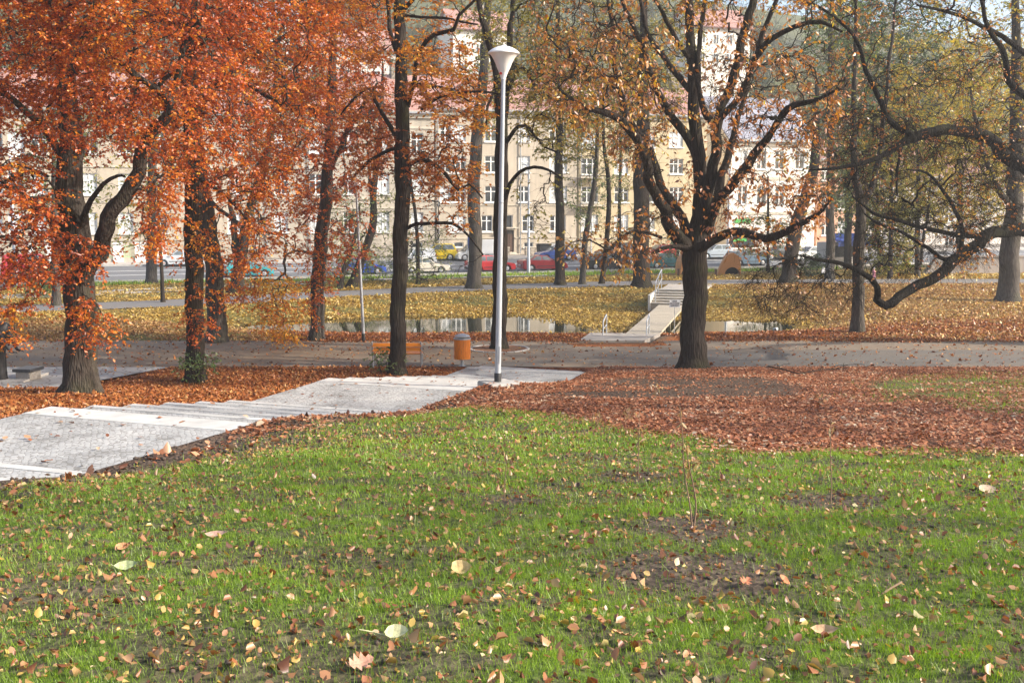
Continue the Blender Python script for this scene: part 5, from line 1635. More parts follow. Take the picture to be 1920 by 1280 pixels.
# profiles: x from the tail (0) to the nose (1) in fractions of the length, z in fractions of the height
STYLES = {
    'hatch': dict(L=3.85, H=1.45, W=1.66, belt=[(0.0, .60), (.03, .64), (.68, .63), (.97, .50), (1.0, .40)], roof=[(.035, .64), (.10, .93), (.22, 1.0), (.48, .985), (.69, .63)]),
    'estate': dict(L=4.3, H=1.46, W=1.7, belt=[(0, .60), (.02, .63), (.70, .62), (.97, .50), (1, .40)], roof=[(.02, .63), (.07, .95), (.2, 1.0), (.5, .985), (.71, .62)]),
    'sedan': dict(L=4.3, H=1.40, W=1.68, belt=[(0, .58), (.02, .68), (.16, .70), (.70, .64), (.97, .51), (1, .41)], roof=[(.15, .70), (.30, .98), (.40, 1.0), (.54, .98), (.71, .64)]),
    'coupe': dict(L=4.25, H=1.36, W=1.68, belt=[(0, .58), (.03, .68), (.12, .70), (.68, .64), (.96, .50), (1, .40)], roof=[(.13, .69), (.34, .97), (.43, 1.0), (.54, .97), (.70, .64)]),
    'mpv': dict(L=3.95, H=1.62, W=1.72, belt=[(0, .55), (.02, .60), (.72, .60), (.96, .49), (1, .38)], roof=[(.02, .60), (.07, .93), (.18, 1.0), (.5, .985), (.76, .60)]),
    'van': dict(L=4.6, H=2.05, W=1.8, belt=[(0, .50), (.01, .52), (.80, .50), (.97, .42), (1, .32)], roof=[(.01, .52), (.03, .95), (.1, 1.0), (.62, .99), (.81, .50)]),
}


def car(name, label, style, col, px, Yt, facing, cat='car', scale=1.0, cargo=None):
    """px: picture column of the middle; Yt: street t coordinate; facing +1 drives towards +s"""
    # find the place on the street at that column
    best = None
    for s in np.arange(-60, 70, .1):
        q = street_pt(s, Yt)
        e = abs((q[0] / q[1]) - (px - 960) / FPX * 1.003)
        if best is None or e < best[0]: best = (e, q)
    q = best[1]
    S = STYLES[style]
    L, H, W = S['L'] * scale, S['H'] * scale, S['W']
    z0 = float(street_z(Yt)) + .055
    root = thing(name, label, cat, (q[0], q[1], z0), RZ if facing > 0 else RZ + math.pi)
    X = lambda f: (f - .5) * L
    mp = paint(name + '_paint', col)
    rw = .30 * H / 1.45 if style != 'van' else .33
    wx = [X(.19), X(.81)]
    zs = .17
    # lower body outline with wheel arches, from the tail along the belt to the nose and back below
    out = [(X(0), .30)] + [(X(a), b * H) for a, b in S['belt']] + [(X(1), .30), (X(.985), zs + .02)]
    for cx in reversed(wx):
        for k in range(0, 9):
            a = math.pi * k / 8
            out.append((cx + (rw + .06) * math.cos(a), zs + .0 + max(.0, (rw + .06) * math.sin(a) * 1.22)))
    out.append((X(.015), zs + .02))
    b = MB().prism(out, -W / 2, W / 2)
    body = b.build('body', mp, root, bevel=.05, seg=2)
    # cabin: narrower at the roof
    rf = [(X(a), c * H) for a, c in S['roof']]
    ti = .80
    n = len(rf)
    vs = []
    zb, zt = min(p[1] for p in rf), max(p[1] for p in rf)
    for sg in (-1, 1):
        for x, z in rf:
            f = (z - zb) / (zt - zb)
            vs.append((x, sg * W / 2 * (.955 - (.955 - ti) * f), z + (.0 if 0 < rf.index((x, z)) < n - 1 else -.03)))
    fs = [tuple(range(n)), tuple(range(2 * n - 1, n - 1, -1))] + [(k, n + k, n + k + 1, k + 1) for k in range(n - 1)]
    cab = MB().add(vs, fs).build('cabin', mp, root, bevel=.03)

    def side(x, z, sg, off):
        f = (z - zb) / (zt - zb)
        return (x, sg * (W / 2 * (.955 - (.955 - ti) * f) + off), z)
    # side windows: split by a pillar
    def interp_x(z, rear):
        pts = rf if rear else rf[::-1]
        for k in range(n - 1):
            (xa, za), (xb, zb_) = pts[k], pts[k + 1]
            if za <= z <= zb_ and zb_ > za: return xa + (xb - xa) * (z - za) / (zb_ - za)
        return pts[-1][0]
    zl, zh = zb + .06 * H, zt - .055 * H
    xr0, xr1 = interp_x(zl + .02, True) + .13, interp_x(zh, True) + .12
    xf0, xf1 = interp_x(zl + .02, False) - .12, interp_x(zh, False) - .10
    xm = (xr0 + xf0) / 2 + .02
    for sg in (-1, 1):
        panes = [[(xr0, zl), (xm - .05, zl), (xm - .05, zh), (xr1, zh)], [(xm + .05, zl), (xf0, zl), (xf1, zh), (xm + .05, zh)]]
        if style in ('coupe',): panes = panes
        if style == 'van': panes = panes[1:]
        for pn in panes:
            MB().add([side(x, z, sg, .006) for x, z in pn], [(0, 1, 2, 3)] if sg < 0 else [(3, 2, 1, 0)]).build('window', M_CGLASS, root)
    for nm, k0, k1 in (('rear_window', 0, 1), ('windscreen', n - 1, n - 2)):
        (xa, za), (xb, zb2) = rf[k0], rf[k1]
        dx = -.012 if k0 == 0 else .012
        q4 = []
        for f, m_ in ((.12, -1), (.12, 1), (.9, 1), (.9, -1)):
            x, z = xa + (xb - xa) * f, za + (zb2 - za) * f
            fz = (z - zb) / (zt - zb)
            q4.append((x + dx, m_ * W / 2 * (.955 - (.955 - ti) * fz) * .88, z + .006))
        if style != 'van' or nm == 'windscreen':
            MB().add(q4, [(0, 1, 2, 3)]).build(nm, M_CGLASS, root)
    for cx in wx:
        for sg in (-1, 1):
            y0 = sg * (W / 2 - .16)
            pr = [(rw * .62, -.09), (rw * .95, -.10), (rw, -.06), (rw, .06), (rw * .95, .10), (rw * .62, .09)]
            ty = MB()
            nn = 20
            vs = [(cx + r_ * math.cos(6.2832 * k / nn), y0 + yy, rw + r_ * math.sin(6.2832 * k / nn)) for r_, yy in pr for k in range(nn)]
            fs = [(i * nn + k, i * nn + (k + 1) % nn, ((i + 1) % len(pr)) * nn + (k + 1) % nn, ((i + 1) % len(pr)) * nn + k) for i in range(len(pr)) for k in range(nn)]
            wh = ty.add(vs, fs).build('wheel', M_TYRE, root)
            yo = y0 + sg * .075
            ri = MB()
            for k in range(nn):
                a0, a1 = 6.2832 * k / nn, 6.2832 * (k + 1) / nn
                ra = rw * .63
                ri.add([(cx, yo + sg * .03, rw), (cx + ra * math.cos(a0), yo, rw + ra * math.sin(a0)), (cx + ra * math.cos(a1), yo, rw + ra * math.sin(a1))], [(0, 1, 2)])
            ri.build('rim', M_RIM, wh)
            MB().add([(cx + rw * 1.12 * math.cos(6.2832 * k / 20), sg * (W / 2 - .30), rw + rw * 1.12 * math.sin(6.2832 * k / 20)) for k in range(20)], [tuple(range(20))]).build('wheel_arch', M_BLK, root)
    hb = S['belt']
    zhd = hb[-2][1] * H - .10
    for sg in (-1, 1):
        MB().box(X(.965), X(1.0) - .004, sg * W * .46 - .16 * (sg > 0) - 0.0, sg * W * .46 + .16 * (sg < 0), zhd - .07, zhd + .07).build('headlight', M_HEAD, root, bevel=.02)
        MB().box(X(0) - .012, X(.03), sg * W * .495 - .14 * (sg > 0), sg * W * .495 + .14 * (sg < 0), .55 * H * .95, .55 * H * .95 + .17).build('tail_light', M_TAIL, root, bevel=.01)
        MB().box(X(.66), X(.66) + .12, sg * (W / 2 + .02), sg * (W / 2 + .17), zb + .02, zb + .14).build('mirror', M_BLK, root, bevel=.02)
        MB().box(X(.30), X(.70), sg * (W / 2 + .003) - .01, sg * (W / 2 + .003) + .01, .40, .46).build('side_trim', M_BLK, root)
        MB().box(X(.44), X(.44) + .16, sg * (W / 2 + .006) - .012, sg * (W / 2 + .006) + .012, zb - .13, zb - .10).build('door_handle', M_BLK, root)
    MB().box(X(0) - .05, X(.02), -W * .47, W * .47, .24, .44).build('bumper', M_BLK if style == 'estate' else mp, root, bevel=.03)
    MB().box(X(.98), X(1) + .05, -W * .47, W * .47, .22, .42).build('bumper', M_BLK if style == 'estate' else mp, root, bevel=.03)
    MB().box(X(0) - .065, X(0) - .052, -.25, .25, .47, .58).build('number_plate', M_PLATE, root)
    if cargo:
        x0, x1, hz, mt = cargo
        MB().box(x0, x1, -1.02, 1.02, .62, hz).build('cargo_box', mt, root, bevel=.04)
    return root


M_BOXW = simple('white_box_panel', (.82, .82, .80), rough=.5, var=.03)
NEAR, FAR = 0.1, 6.6
car('parked_car', 'royal blue hatchback parked by the curving willow trunk', 'hatch', (.035, .09, .46), 680, NEAR, 1)
car('parked_car', 'beige coupe parked behind the green brush and thin stem', 'coupe', (.62, .56, .47), 797, NEAR, 1)
car('parked_car', 'bright red estate car parked behind the tall lamp post', 'estate', (.55, .02, .03), 919, NEAR, 1)
car('parked_car', 'dark red sedan parked between street pole and ash trunk', 'sedan', (.30, .015, .025), 1016, NEAR, 1)
car('parked_car', 'black estate car parked behind the two thin ash trunks', 'estate', (.018, .02, .025), 1134, NEAR, 1)
car('parked_car', 'teal green sedan parked near the head of the steps', 'sedan', (.02, .14, .16), 1247, NEAR, 1)
car('parked_car', 'steel blue estate behind the orange shell', 'estate', (.14, .22, .30), 1398, NEAR + .6, 1)
car('parked_car', 'turquoise small car behind the twin stemmed willow', 'hatch', (.05, .42, .46), 468, NEAR, 1, scale=1.0)
car('parked_van', 'red van parked behind the broad beech leaves', 'van', (.55, .03, .04), 66, NEAR + 1.2, 1, cat='van')
car('parked_car', 'yellow people carrier parked under the grey tan house', 'mpv', (.85, .60, .01), 817, FAR + 2.2, -1)
car('parked_car', 'dark blue hatchback parked before the plain tan house', 'hatch', (.03, .07, .27), 1040, FAR, -1)
car('parked_car', 'graphite grey people carrier parked under the ochre house', 'mpv', (.085, .082, .085), 1153, FAR, -1)
car('parked_car', 'scarlet hatchback parked beyond the stout lime trunk', 'hatch', (.62, .05, .04), 1233, FAR - .4, -1)
car('parked_car', 'silver blue hatchback parked before the green shop sign', 'hatch', (.38, .44, .50), 1336, FAR - 1, -1)
car('parked_car', 'dark hatchback parked beyond the steel blue estate', 'hatch', (.04, .045, .05), 1455, FAR - 2.2, -1)
car('parked_car', 'white hatchback parked under the pink house', 'hatch', (.75, .75, .74), 1512, FAR - 3.4, -1)
car('parked_car', 'silver car parked beyond the two leafy beech trunks', 'sedan', (.55, .57, .60), 338, FAR + 1, -1)
car('box_van', 'white van with a tall plain cargo box, half behind a maple trunk', 'van', (.62, .63, .63), 888, FAR + 1.2, -1, cat='van', scale=.78, cargo=(-2.6, .35, 1.95, M_BOXW))
car('parked_van', 'plain white van partly covering the yellow people carrier', 'van', (.82, .82, .80), 783, FAR - 1.0, -1, cat='van', scale=.72)
# ------------------------------------------------------------------ park furniture
M_GALV = plaster_mat('galvanised_steel', (.46, .48, .51), .3, .03)
M_GALV.node_tree.nodes['Principled BSDF'].inputs['Roughness'].default_value = .45
M_GALV.node_tree.nodes['Principled BSDF'].inputs['Metallic'].default_value = .3
M_LAMPW = simple('lamp_white', (.80, .80, .79), rough=.35, var=.02)
M_LAMPB = simple('lamp_bowl', (.72, .69, .66), rough=.4, var=.03)
M_RUB = simple('black_sleeve', (.02, .02, .022), rough=.5)
M_CONC = simple('concrete', (.40, .38, .35), rough=.9, var=.2, scale=3, bump=.1)
M_REDS = simple('red_sticker', (.60, .04, .02), rough=.5)
M_ORW = wood_mat('orange_slat_wood', (.76, .21, .010), rough=.45, axis=2)
M_ORB = wood_mat('orange_bench_wood', (.76, .24, .015), rough=.45, axis=0)
M_STEEL = simple('grey_metal', (.36, .38, .41), rough=.4, metal=.5, var=.08)


def park_lamp(label, px, py, Y, H, lean, rr, poler):
    p = P(px, py, Y); z = float(h_base(p[0], p[1]))
    root = thing('park_lamp', label, 'street lamp', (p[0], p[1], z))
    root.rotation_euler = (0, lean, 0)
    k = rr / .34
    MB().lathe([(poler * 1.0, .0), (poler, .3), (poler * .78, H * .55), (poler * .66, H - .70 * k)], 20).build('pole', M_GALV, root, smooth=True)
    MB().lathe([(poler * 1.16, -.05), (poler * 1.16, .30), (poler * 1.05, .33)], 20).build('sleeve', M_RUB, root, smooth=True)
    Z = lambda d: H - d * k
    MB().lathe([(.056 * k, Z(.74)), (.058 * k, Z(.70)), (.076 * k, Z(.65)), (.102 * k, Z(.59))], 24).build('collar', M_LAMPW, root, smooth=True)
    MB().lathe([(.102 * k, Z(.59)), (.142 * k, Z(.505)), (.177 * k, Z(.41)), (.222 * k, Z(.32)), (.27 * k, Z(.245)), (.325 * k, Z(.185))], 32).build('lamp_bowl', M_LAMPB, root, smooth=True)
    MB().lathe([(.345 * k, Z(.19)), (.347 * k, Z(.165)), (.29 * k, Z(.115)), (.22 * k, Z(.072)), (.14 * k, Z(.04)), (.055 * k, Z(.024)), (.045 * k, Z(.004)), (.0, Z(0))], 32).build('lamp_cap', M_LAMPW, root, smooth=True)
    MB().box(-.035, .035, -poler * 1.02 - .003, -poler * .7, .55, .95).build('access_door', M_STEEL, root, bevel=.004)
    MB().lathe([(poler * .80, H * .55 - .03), (poler * .84, H * .55 - .02), (poler * .84, H * .55 + .02), (poler * .78, H * .55 + .03)], 20).build('joint_ring', M_STEEL, root, smooth=True)
    MB().tube([(-.055 * k, -.070 * k, Z(.62)), (-.06 * k, -.082 * k, Z(.62))], [.032 * k, .032 * k], 12).build('sticker', M_REDS, root)
    return root, p, z


_, p, z = park_lamp('tall grey park lamp with white trumpet head beside the white stairs', 933, 720, 24.5, 7.74, math.radians(1.15), .345, .072)
pad = thing('lamp_footing', 'square concrete footing slab under the tall park lamp', 'footing', (p[0], p[1], z - .12))
MB().rbox((.02, 0, .10), (.74, .74, .28), .5).build('slab', M_CONC, pad, bevel=.02)
park_lamp('slender park lamp on the pond side of the path, head among red leaves', 682, 640, 41, 6.1, math.radians(-1.8), .27, .062)

# bench seen from behind
p = P(746, 690, 34.5)
bn = thing('park_bench', 'orange slatted park bench with grey metal ends facing the pond', 'bench', (p[0], p[1], .02), math.radians(1))
for k, (y, zz) in enumerate(((-.30, .60), (-.34, .745))):
    m = MB().box(-.80, .80, y - .018, y + .018, zz - .062, zz + .062)
    m.build('backrest_slat', M_ORB, bn, bevel=.008)
for y in (-.16, -.03, .10, .23):
    MB().box(-.80, .80, y - .055, y + .055, .425, .455).build('seat_slat', M_ORB, bn, bevel=.006)
for sx in (-.78, .78):
    m = MB().tube([(sx, -.20, 0), (sx, -.22, .42), (sx, -.31, .6), (sx, -.36, .84)], .024, 8).tube([(sx, .28, 0), (sx, .27, .42)], .024, 8)
    m.tube([(sx, -.21, .40), (sx, .27, .40)], .022, 8)
    m.build('leg_frame', M_STEEL, bn, smooth=True)
    MB().tube([(sx, -.27, .64), (sx, .10, .66), (sx, .25, .63), (sx, .275, .42)], .02, 8).build('armrest', M_STEEL, bn, smooth=True)

# litter bin
p = P(867, 688, 34.6)
lb = thing('litter_bin', 'round orange slatted litter bin with domed grey lid by the stairs', 'litter bin', (p[0], p[1], .0))
R_ = .255
MB().tube([(0, 0, -.05), (0, 0, .30)], .06, 14).lathe([(.13, .015), (.13, .03)], 16).build('post', M_STEEL, lb, smooth=True)
MB().lathe([(R_ - .03, .27), (R_ - .03, .90)], 28).build('liner', M_RUB, lb, smooth=True)
for k in range(26):
    a = 6.2832 * k / 26
    MB().rbox((R_ * math.cos(a), R_ * math.sin(a), .575), (.028, .052, .64), a).build('slat', M_ORW, lb)
MB().lathe([(R_ + .03, .90), (R_ + .03, .94), (R_ - .05, .945)], 28).build('rim', M_STEEL, lb, smooth=True)
for a in (0, math.pi): MB().tube([((R_ - .02) * math.cos(a), 0, .94), ((R_ - .03) * math.cos(a), 0, 1.0)], .012, 6).build('lid_bracket', M_STEEL, lb)
MB().lathe([(R_ + .0, 1.0), (R_ - .02, 1.02), (R_ - .09, 1.055), (R_ - .17, 1.075), (0, 1.08)], 28).build('lid', M_GALV, lb, smooth=True)

# kerb ring round the lime
t_ = P(936, 652, 38.8)
kr = thing('tree_kerb_ring', 'round stone kerb ring set in the path around a lime tree', 'kerb ring', (t_[0], t_[1], .02))
m = MB()
for k in range(18):
    a = 6.2832 * (k + .5) / 18
    m.rbox((1.05 * math.cos(a), 1.05 * math.sin(a), -.01), (.10, .355, .08), a)
m.build('kerb', M_CURB, kr)
M_LEAFBED = simple('leaf_bed', (.22, .10, .045), rough=.95, var=.4, scale=14, bump=.5)
MB().lathe([(.99, -.02), (.99, .012), (0, .03)], 24).build('bed', M_LEAFBED, kr)

# statue on its platform, stone seat
M_BRONZE = simple('dark_bronze', (.035, .033, .035), rough=.5, metal=.5, var=.3, scale=4)
q0 = P(-6, 713, 31); bz = .17
stt = thing('statue', 'dark bronze robed figure bowing with one arm held out low', 'statue', (q0[0], q0[1], bz))
sp = [(-.03, 0), (-.03, .25), (-.02, .8), (.02, 1.2), (.10, 1.45), (.20, 1.58), (.30, 1.66), (.37, 1.66)]
rd = [.34, .32, .31, .36, .36, .28, .16, .05]
K = 40
vs, fs = [], []
for (x, zz), r_ in zip(sp, rd):
    for k in range(K):
        a = 6.2832 * k / K
        fl = 1 + (.055 * math.sin(a * 14) if zz < 1.3 else 0)
        vs.append((x + r_ * fl * math.cos(a), r_ * .8 * fl * math.sin(a), zz + (.0 if zz < 1.3 else -.25 * r_ * math.cos(a))))
for i in range(len(sp) - 1):
    for k in range(K): fs.append((i * K + k, i * K + (k + 1) % K, (i + 1) * K + (k + 1) % K, (i + 1) * K + k))
fs.append(tuple((len(sp) - 1) * K + k for k in range(K)))
m = MB().add(vs, fs)
for sy in (-.22, .22):
    m.tube([(.24, sy * .9, 1.40), (.36, sy * 1.1, 1.22), (.46, sy * 1.1, 1.00), (.55, sy, .84), (.64, sy * .9, .82)], [.075, .062, .052, .04, .032], 10)
    for k, dy in enumerate((-.03, -.01, .01, .03)):
        m.tube([(.63, sy * .9 + dy, .82), (.70, sy * .9 + dy * 1.2, .815), (.74, sy * .9 + dy * 1.3, .80 - .01 * k)], [.011, .009, .006], 6)
    m.tube([(.61, sy * .9 - .04, .82), (.65, sy * .9 - .065, .80)], [.011, .007], 6)
m.build('body', M_BRONZE, stt, smooth=True)
M_GRAN = simple('grey_granite', (.30, .27, .24), rough=.8, var=.2, scale=20)
M_GRANL = simple('pale_granite', (.46, .43, .39), rough=.8, var=.15, scale=12)
M_BLACKG = simple('black_granite', (.05, .05, .055), rough=.35, var=.3, scale=20)
pl = thing('statue_platform', 'low pale granite platform under the dark bronze figure', 'platform', (q0[0], q0[1], 0.02))
MB().box(-3.0, .98, -.42, 1.3, 0, .15).build('slab', M_GRANL, pl, bevel=.01)
q1 = P(54, 711, 31.3)
sb = thing('stone_block_seat', 'granite block seat with black polished top near the statue', 'seat', (q1[0], q1[1], .03), math.radians(-8))
MB().box(-.22, .22, -.30, .30, 0.0, .34).build('block', M_GRAN, sb, bevel=.01)
MB().box(-.29, .29, -.36, .36, .342, .43).build('top', M_BLACKG, sb, bevel=.01)

# ------------------------------------------------------------------ footbridge over the pond
M_RAMP = simple('ramp_concrete', (.33, .29, .25), rough=.9, var=.2, scale=1.5, bump=.1)
M_DECK = wood_mat('grey_deck_plank', (.42, .36, .275), rough=.8, axis=0)
A = np.array([5.45, 44.6]); B_ = np.array([8.75, 58.2]); dz = -.15
d_ = B_ - A; Lb = np.linalg.norm(d_); ang = math.atan2(-d_[0], d_[1])
fb = thing('footbridge', 'narrow plank footbridge crossing the leaf covered pond', 'bridge', (A[0], A[1], dz), ang)
m = MB(); n_pl = 68
for k in range(n_pl):
    y0, y1 = Lb * k / n_pl + .006, Lb * (k + 1) / n_pl - .006
    j = random.uniform(-.012, .012)
    m.box(-.70 + j, .70 + j, y0, y1, -.045, random.uniform(-.003, .003))
m.build('deck', M_DECK, fb)
for sx in (-.54, .54): MB().box(sx - .07, sx + .07, 0, Lb, -.22, -.047).build('beam', M_DECK, fb)
for y in np.linspace(2, Lb - 2, 5):
    for sx in (-.52, .52): MB().box(sx - .06, sx + .06, y - .06, y + .06, -1.0, -.222).build('pile', M_DECK, fb)
# concrete ramp from the path
rp = thing('concrete_ramp', 'pale concrete ramp leading from the path to the footbridge', 'ramp', (A[0], A[1], 0))
a1, a2, b1, b2 = (2.6, 41.28), (5.15, 41.28), (3.35, 45.4), (6.3, 45.0)
vs = [(a1[0], a1[1], .016), (a2[0], a2[1], .016), (b2[0], b2[1], dz - .01), (b1[0], b1[1], dz - .01)]
MB().add([(x, y, zz - .5) for x, y, zz in vs] + vs, [(3, 2, 1, 0), (4, 5, 6, 7), (0, 1, 5, 4), (1, 2, 6, 5), (2, 3, 7, 6), (3, 0, 4, 7)]).build('slab', M_RAMP, rp, world=True)
for px, lab in ((1137, 'short steel hand rail at the outer edge of the concrete ramp'), (1217, 'short steel hand rail beside the footbridge planks')):
    q = P(px, 628, 45.0)
    hr = thing('hand_rail', lab, 'railing', (q[0], q[1], dz - .05), ang)
    m = MB().tube([(0, 0, -.1), (0, 0, .80), (0, -.06, .86), (0, -.9, .68), (0, -.95, .62), (0, -.95, -.1)], .028, 8)
    m.tube([(0, -.02, .42), (0, -.93, .34)], .018, 6)
    m.build('rail', M_GALV, hr, smooth=True)
# steps up the far bank
fs_ = thing('bank_steps', 'wide wooden steps with pale edges climbing from the footbridge to the far path', 'steps', (B_[0], B_[1], dz), ang)
M_EDGE = simple('pale_step_edge', (.60, .57, .52), rough=.8, var=.12)
m, e = MB(), MB()
for k in range(6):
    y0 = .0 + k * .62; zt = .10 * (k + 1)
    m.box(-1.15, 1.25, y0 + .10, y0 + .62, zt - .5, zt)
    e.box(-1.15, 1.25, y0, y0 + .098, zt - .035, zt + .006)
    m.box(-1.13, 1.23, y0 + .04, y0 + .098, zt - .5, zt - .037)
m.build('tread', M_DECK, fs_); e.build('nosing', M_EDGE, fs_)
MB().box(-1.3, -1.17, -.05, 3.8, -.35, .52).build('stringer', M_EDGE, fs_)
for y0 in (.3, 3.4):
    pass
m = MB().tube([(-.95, .4, .05), (-.95, .4, 1.15), (-.95, .6, 1.22), (-.95, 3.6, 1.72), (-.95, 3.7, 1.7), (-.95, 3.7, .5)], .03, 8).tube([(-.95, .4, .65), (-.95, 3.7, 1.15)], .02, 6).tube([(-.95, 2.0, .3), (-.95, 2.0, 1.4)], .02, 6)
m.build('handrail', M_GALV, fs_, smooth=True)
wk = thing('concrete_walkway', 'leaf strewn concrete walkway from the bank steps to the far path', 'walkway', (B_[0], B_[1], 0))
e1 = B_ + d_ / Lb * 3.72; e2 = B_ + d_ / Lb * 13.5; nrm_ = np.array([d_[1], -d_[0]]) / Lb
vs = [(*(e1 - nrm_ * 1.15), .31), (*(e1 + nrm_ * 1.25), .31), (*(e2 + nrm_ * 1.6), .05), (*(e2 - nrm_ * 1.4), .05)]
MB().add([(x, y, zz - .6) for x, y, zz in vs] + vs, [(3, 2, 1, 0), (4, 5, 6, 7), (0, 1, 5, 4), (1, 2, 6, 5), (2, 3, 7, 6), (3, 0, 4, 7)]).build('slab', M_PAVE, wk, world=True)


def text_mesh(name, body, size, mat, parent, loc, rot, sx=1.0):
    cu = bpy.data.curves.new(name, 'FONT'); cu.body = body; cu.size = size; cu.align_x = 'CENTER'; cu.align_y = 'CENTER'; cu.extrude = .002; cu.space_line = .95
    o = bpy.data.objects.new(name, cu); C.objects.link(o)
    dg = bpy.context.evaluated_depsgraph_get()
    me = bpy.data.meshes.new_from_object(o.evaluated_get(dg))
    bpy.data.objects.remove(o); bpy.data.curves.remove(cu)
    me.materials.clear(); me.materials.append(mat)
    me.transform(Matrix.Translation(Vector(loc)) @ Matrix.Rotation(rot[2], 4, 'Z') @ Matrix.Rotation(rot[0], 4, 'X') @ Matrix.Diagonal((sx, 1, 1, 1)))
    return link(name, me, parent, world=False)


M_SIGNW = simple('white_board', (.74, .74, .75), rough=.4, var=.03)
M_INK = simple('dark_lettering', (.03, .03, .035), rough=.6)
q = P(1264, 629, 44.4)
sg = thing('notice_sign', 'small white notice board with three lines on a thin post at the footbridge', 'sign', (q[0], q[1], dz - .05))
MB().tube([(0, 0, -.2), (0, 0, 1.5)], .014, 6).build('post', M_GALV, sg)
MB().box(-.225, .225, -.03, -.015, 1.22, 1.55).build('board', M_SIGNW, sg, bevel=.004)
text_mesh('lettering', 'VSTUP\nNA VLASTNÍ\nNEBEZPEČÍ', .095, M_INK, sg, (0, -.034, 1.385), (math.pi / 2, 0, 0), .72)

# blue parking sign by the maple
M_SBLUE = simple('sign_blue', (.03, .07, .40), rough=.4, var=.03)
q = P(878, 530, 70.5)
bs = thing('road_sign', 'blue road sign with white stroke on a grey post by the maple', 'sign', (q[0], q[1], float(h_base(q[0], q[1]))))
MB().tube([(0, 0, -.2), (0, 0, 3.4)], .03, 8).build('post', M_GALV, bs)
MB().box(.02, .62, -.06, -.035, 2.45, 3.4).build('board', M_SBLUE, bs, bevel=.01)
MB().box(.28, .36, -.066, -.0605, 2.6, 3.1).add([(.20, -.063, 3.1), (.44, -.063, 3.1), (.32, -.063, 3.28)], [(0, 1, 2)]).build('marking', M_SIGNW, bs)

# street poles
for lab, px, py, Yt, H, r_ in (('grey street light mast behind the tall lamp', 992, 0, -3.2, 9.0, .12), ('thin white flag pole before the ochre house', 1108, 0, 10, 10.2, .06),
                               ('grey street light mast near the red van', 29, 0, -3.4, 9.0, .16), ('grey street light mast at the white house corner', 1364, 0, 10.2, 9.0, .13)):
    best = min((abs(street_pt(s, Yt)[0] / street_pt(s, Yt)[1] - (px - 960) / FPX), s) for s in np.arange(-60, 70, .1))[1]
    q = street_pt(best, Yt)
    zz = float(street_z(Yt))
    po = thing('street_mast', lab, 'street lamp', (q[0], q[1], zz))
    MB().tube([(0, 0, -.2), (0, 0, 1.2), (0, 0, 1.25), (0, 0, H)], [r_ * 1.25, r_ * 1.25, r_, r_ * .6], 12).build('pole', M_GALV, po, smooth=True)
    if 'flag' in lab:
        MB().lathe([(.0, H + .1), (.06, H + .05), (.06, H), (0.0, H - .02)], 10).build('finial', M_GALV, po)
    else:
        MB().tube([(0, 0, H - .05), (-.1, .3, H + .3), (-.4, 1.2, H + .5)], .05, 8).build('arm', M_GALV, po)
        MB().box(-.6, -.3, 1.1, 1.9, H + .42, H + .58).build('lantern', M_LAMPW, po, bevel=.04)

# black wheelie bin on the pavement
best = min((abs(street_pt(s, 10.5)[0] / street_pt(s, 10.5)[1] - (1021 - 960) / FPX), s) for s in np.arange(-60, 70, .1))[1]
q = street_pt(best, 10.8)
wb = thing('wheelie_bin', 'dark grey wheelie container on the pavement behind the blue hatchback', 'bin', (q[0], q[1], .17), RZ)
MB().add([(-.55, -.42, .1), (.55, -.42, .1), (.55, .42, .1), (-.55, .42, .1), (-.66, -.5, 1.15), (.66, -.5, 1.15), (.66, .5, 1.15), (-.66, .5, 1.15)], [(3, 2, 1, 0), (4, 5, 6, 7), (0, 1, 5, 4), (1, 2, 6, 5), (2, 3, 7, 6), (3, 0, 4, 7)]).build('body', M_BLK, wb, bevel=.03)
MB().box(-.70, .70, -.55, .55, 1.16, 1.28).build('lid', M_BLK, wb, bevel=.05)
for sx in (-.4, .4): MB().tube([(sx - .05, -.35, .1), (sx + .05, -.35, .1)], .1, 10).build('wheel', M_TYRE, wb)

# orange play shells on the far side
M_SHELL = wood_mat('orange_shell_ply', (.55, .24, .07), rough=.55, axis=1)
M_SHADEIN = simple('painted_shade', (.03, .028, .025), rough=.8)  # painted shade for the inside of the shells
for lab, px, rz, sc in (('orange rounded play shell with a dark arched opening', 1366, -.1, 1.0), ('orange rounded play shell mostly hidden by the chestnut trunk', 1290, math.pi + .2, .95)):
    q = P(px, 513, 82)
    zz = float(h_base(q[0], q[1]))
    root = thing('play_shell', lab, 'play sculpture', (q[0], q[1], zz), rz)
    out = [(-.88, 0), (-.74, .45), (-.52, .95), (-.25, 1.42), (-.02, 1.62), (.2, 1.68), (.45, 1.62), (.66, 1.42), (.8, 1.1), (.86, .75), (.88, 0)]
    hole = [(.84 - .0, 0)]
    arc = [(.23 + .58 * math.cos(math.pi * k / 12), .60 * math.sin(math.pi * k / 12)) for k in range(13)]
    poly = [(x * sc, z_ * sc) for x, z_ in out + arc]
    MB().prism(poly, -.6, .6).build('shell', M_SHELL, root, bevel=.03)
    lin = [(x * sc * .995, z_ * sc * .99) for x, z_ in arc]
    MB().prism(lin + [], .35, .55).build('shade_backing', M_SHADEIN, root)  # added dark backing that imitates the shade inside the opening
for lab, px in (('short dark brown bollard next to the orange play shell', 1342), ('short dark brown bollard between the chestnut trunk and the teal sedan', 1272)):
    q = P(px, 514, 80)
    o = thing('bollard', lab, 'bollard', (q[0], q[1], float(h_base(q[0], q[1]))))
    MB().box(-.08, .08, -.08, .08, -.1, .52).build('post', M_DOOR, o, bevel=.01)
    MB().box(-.09, .09, -.09, .09, .521, .56).build('cap', M_BLK, o)

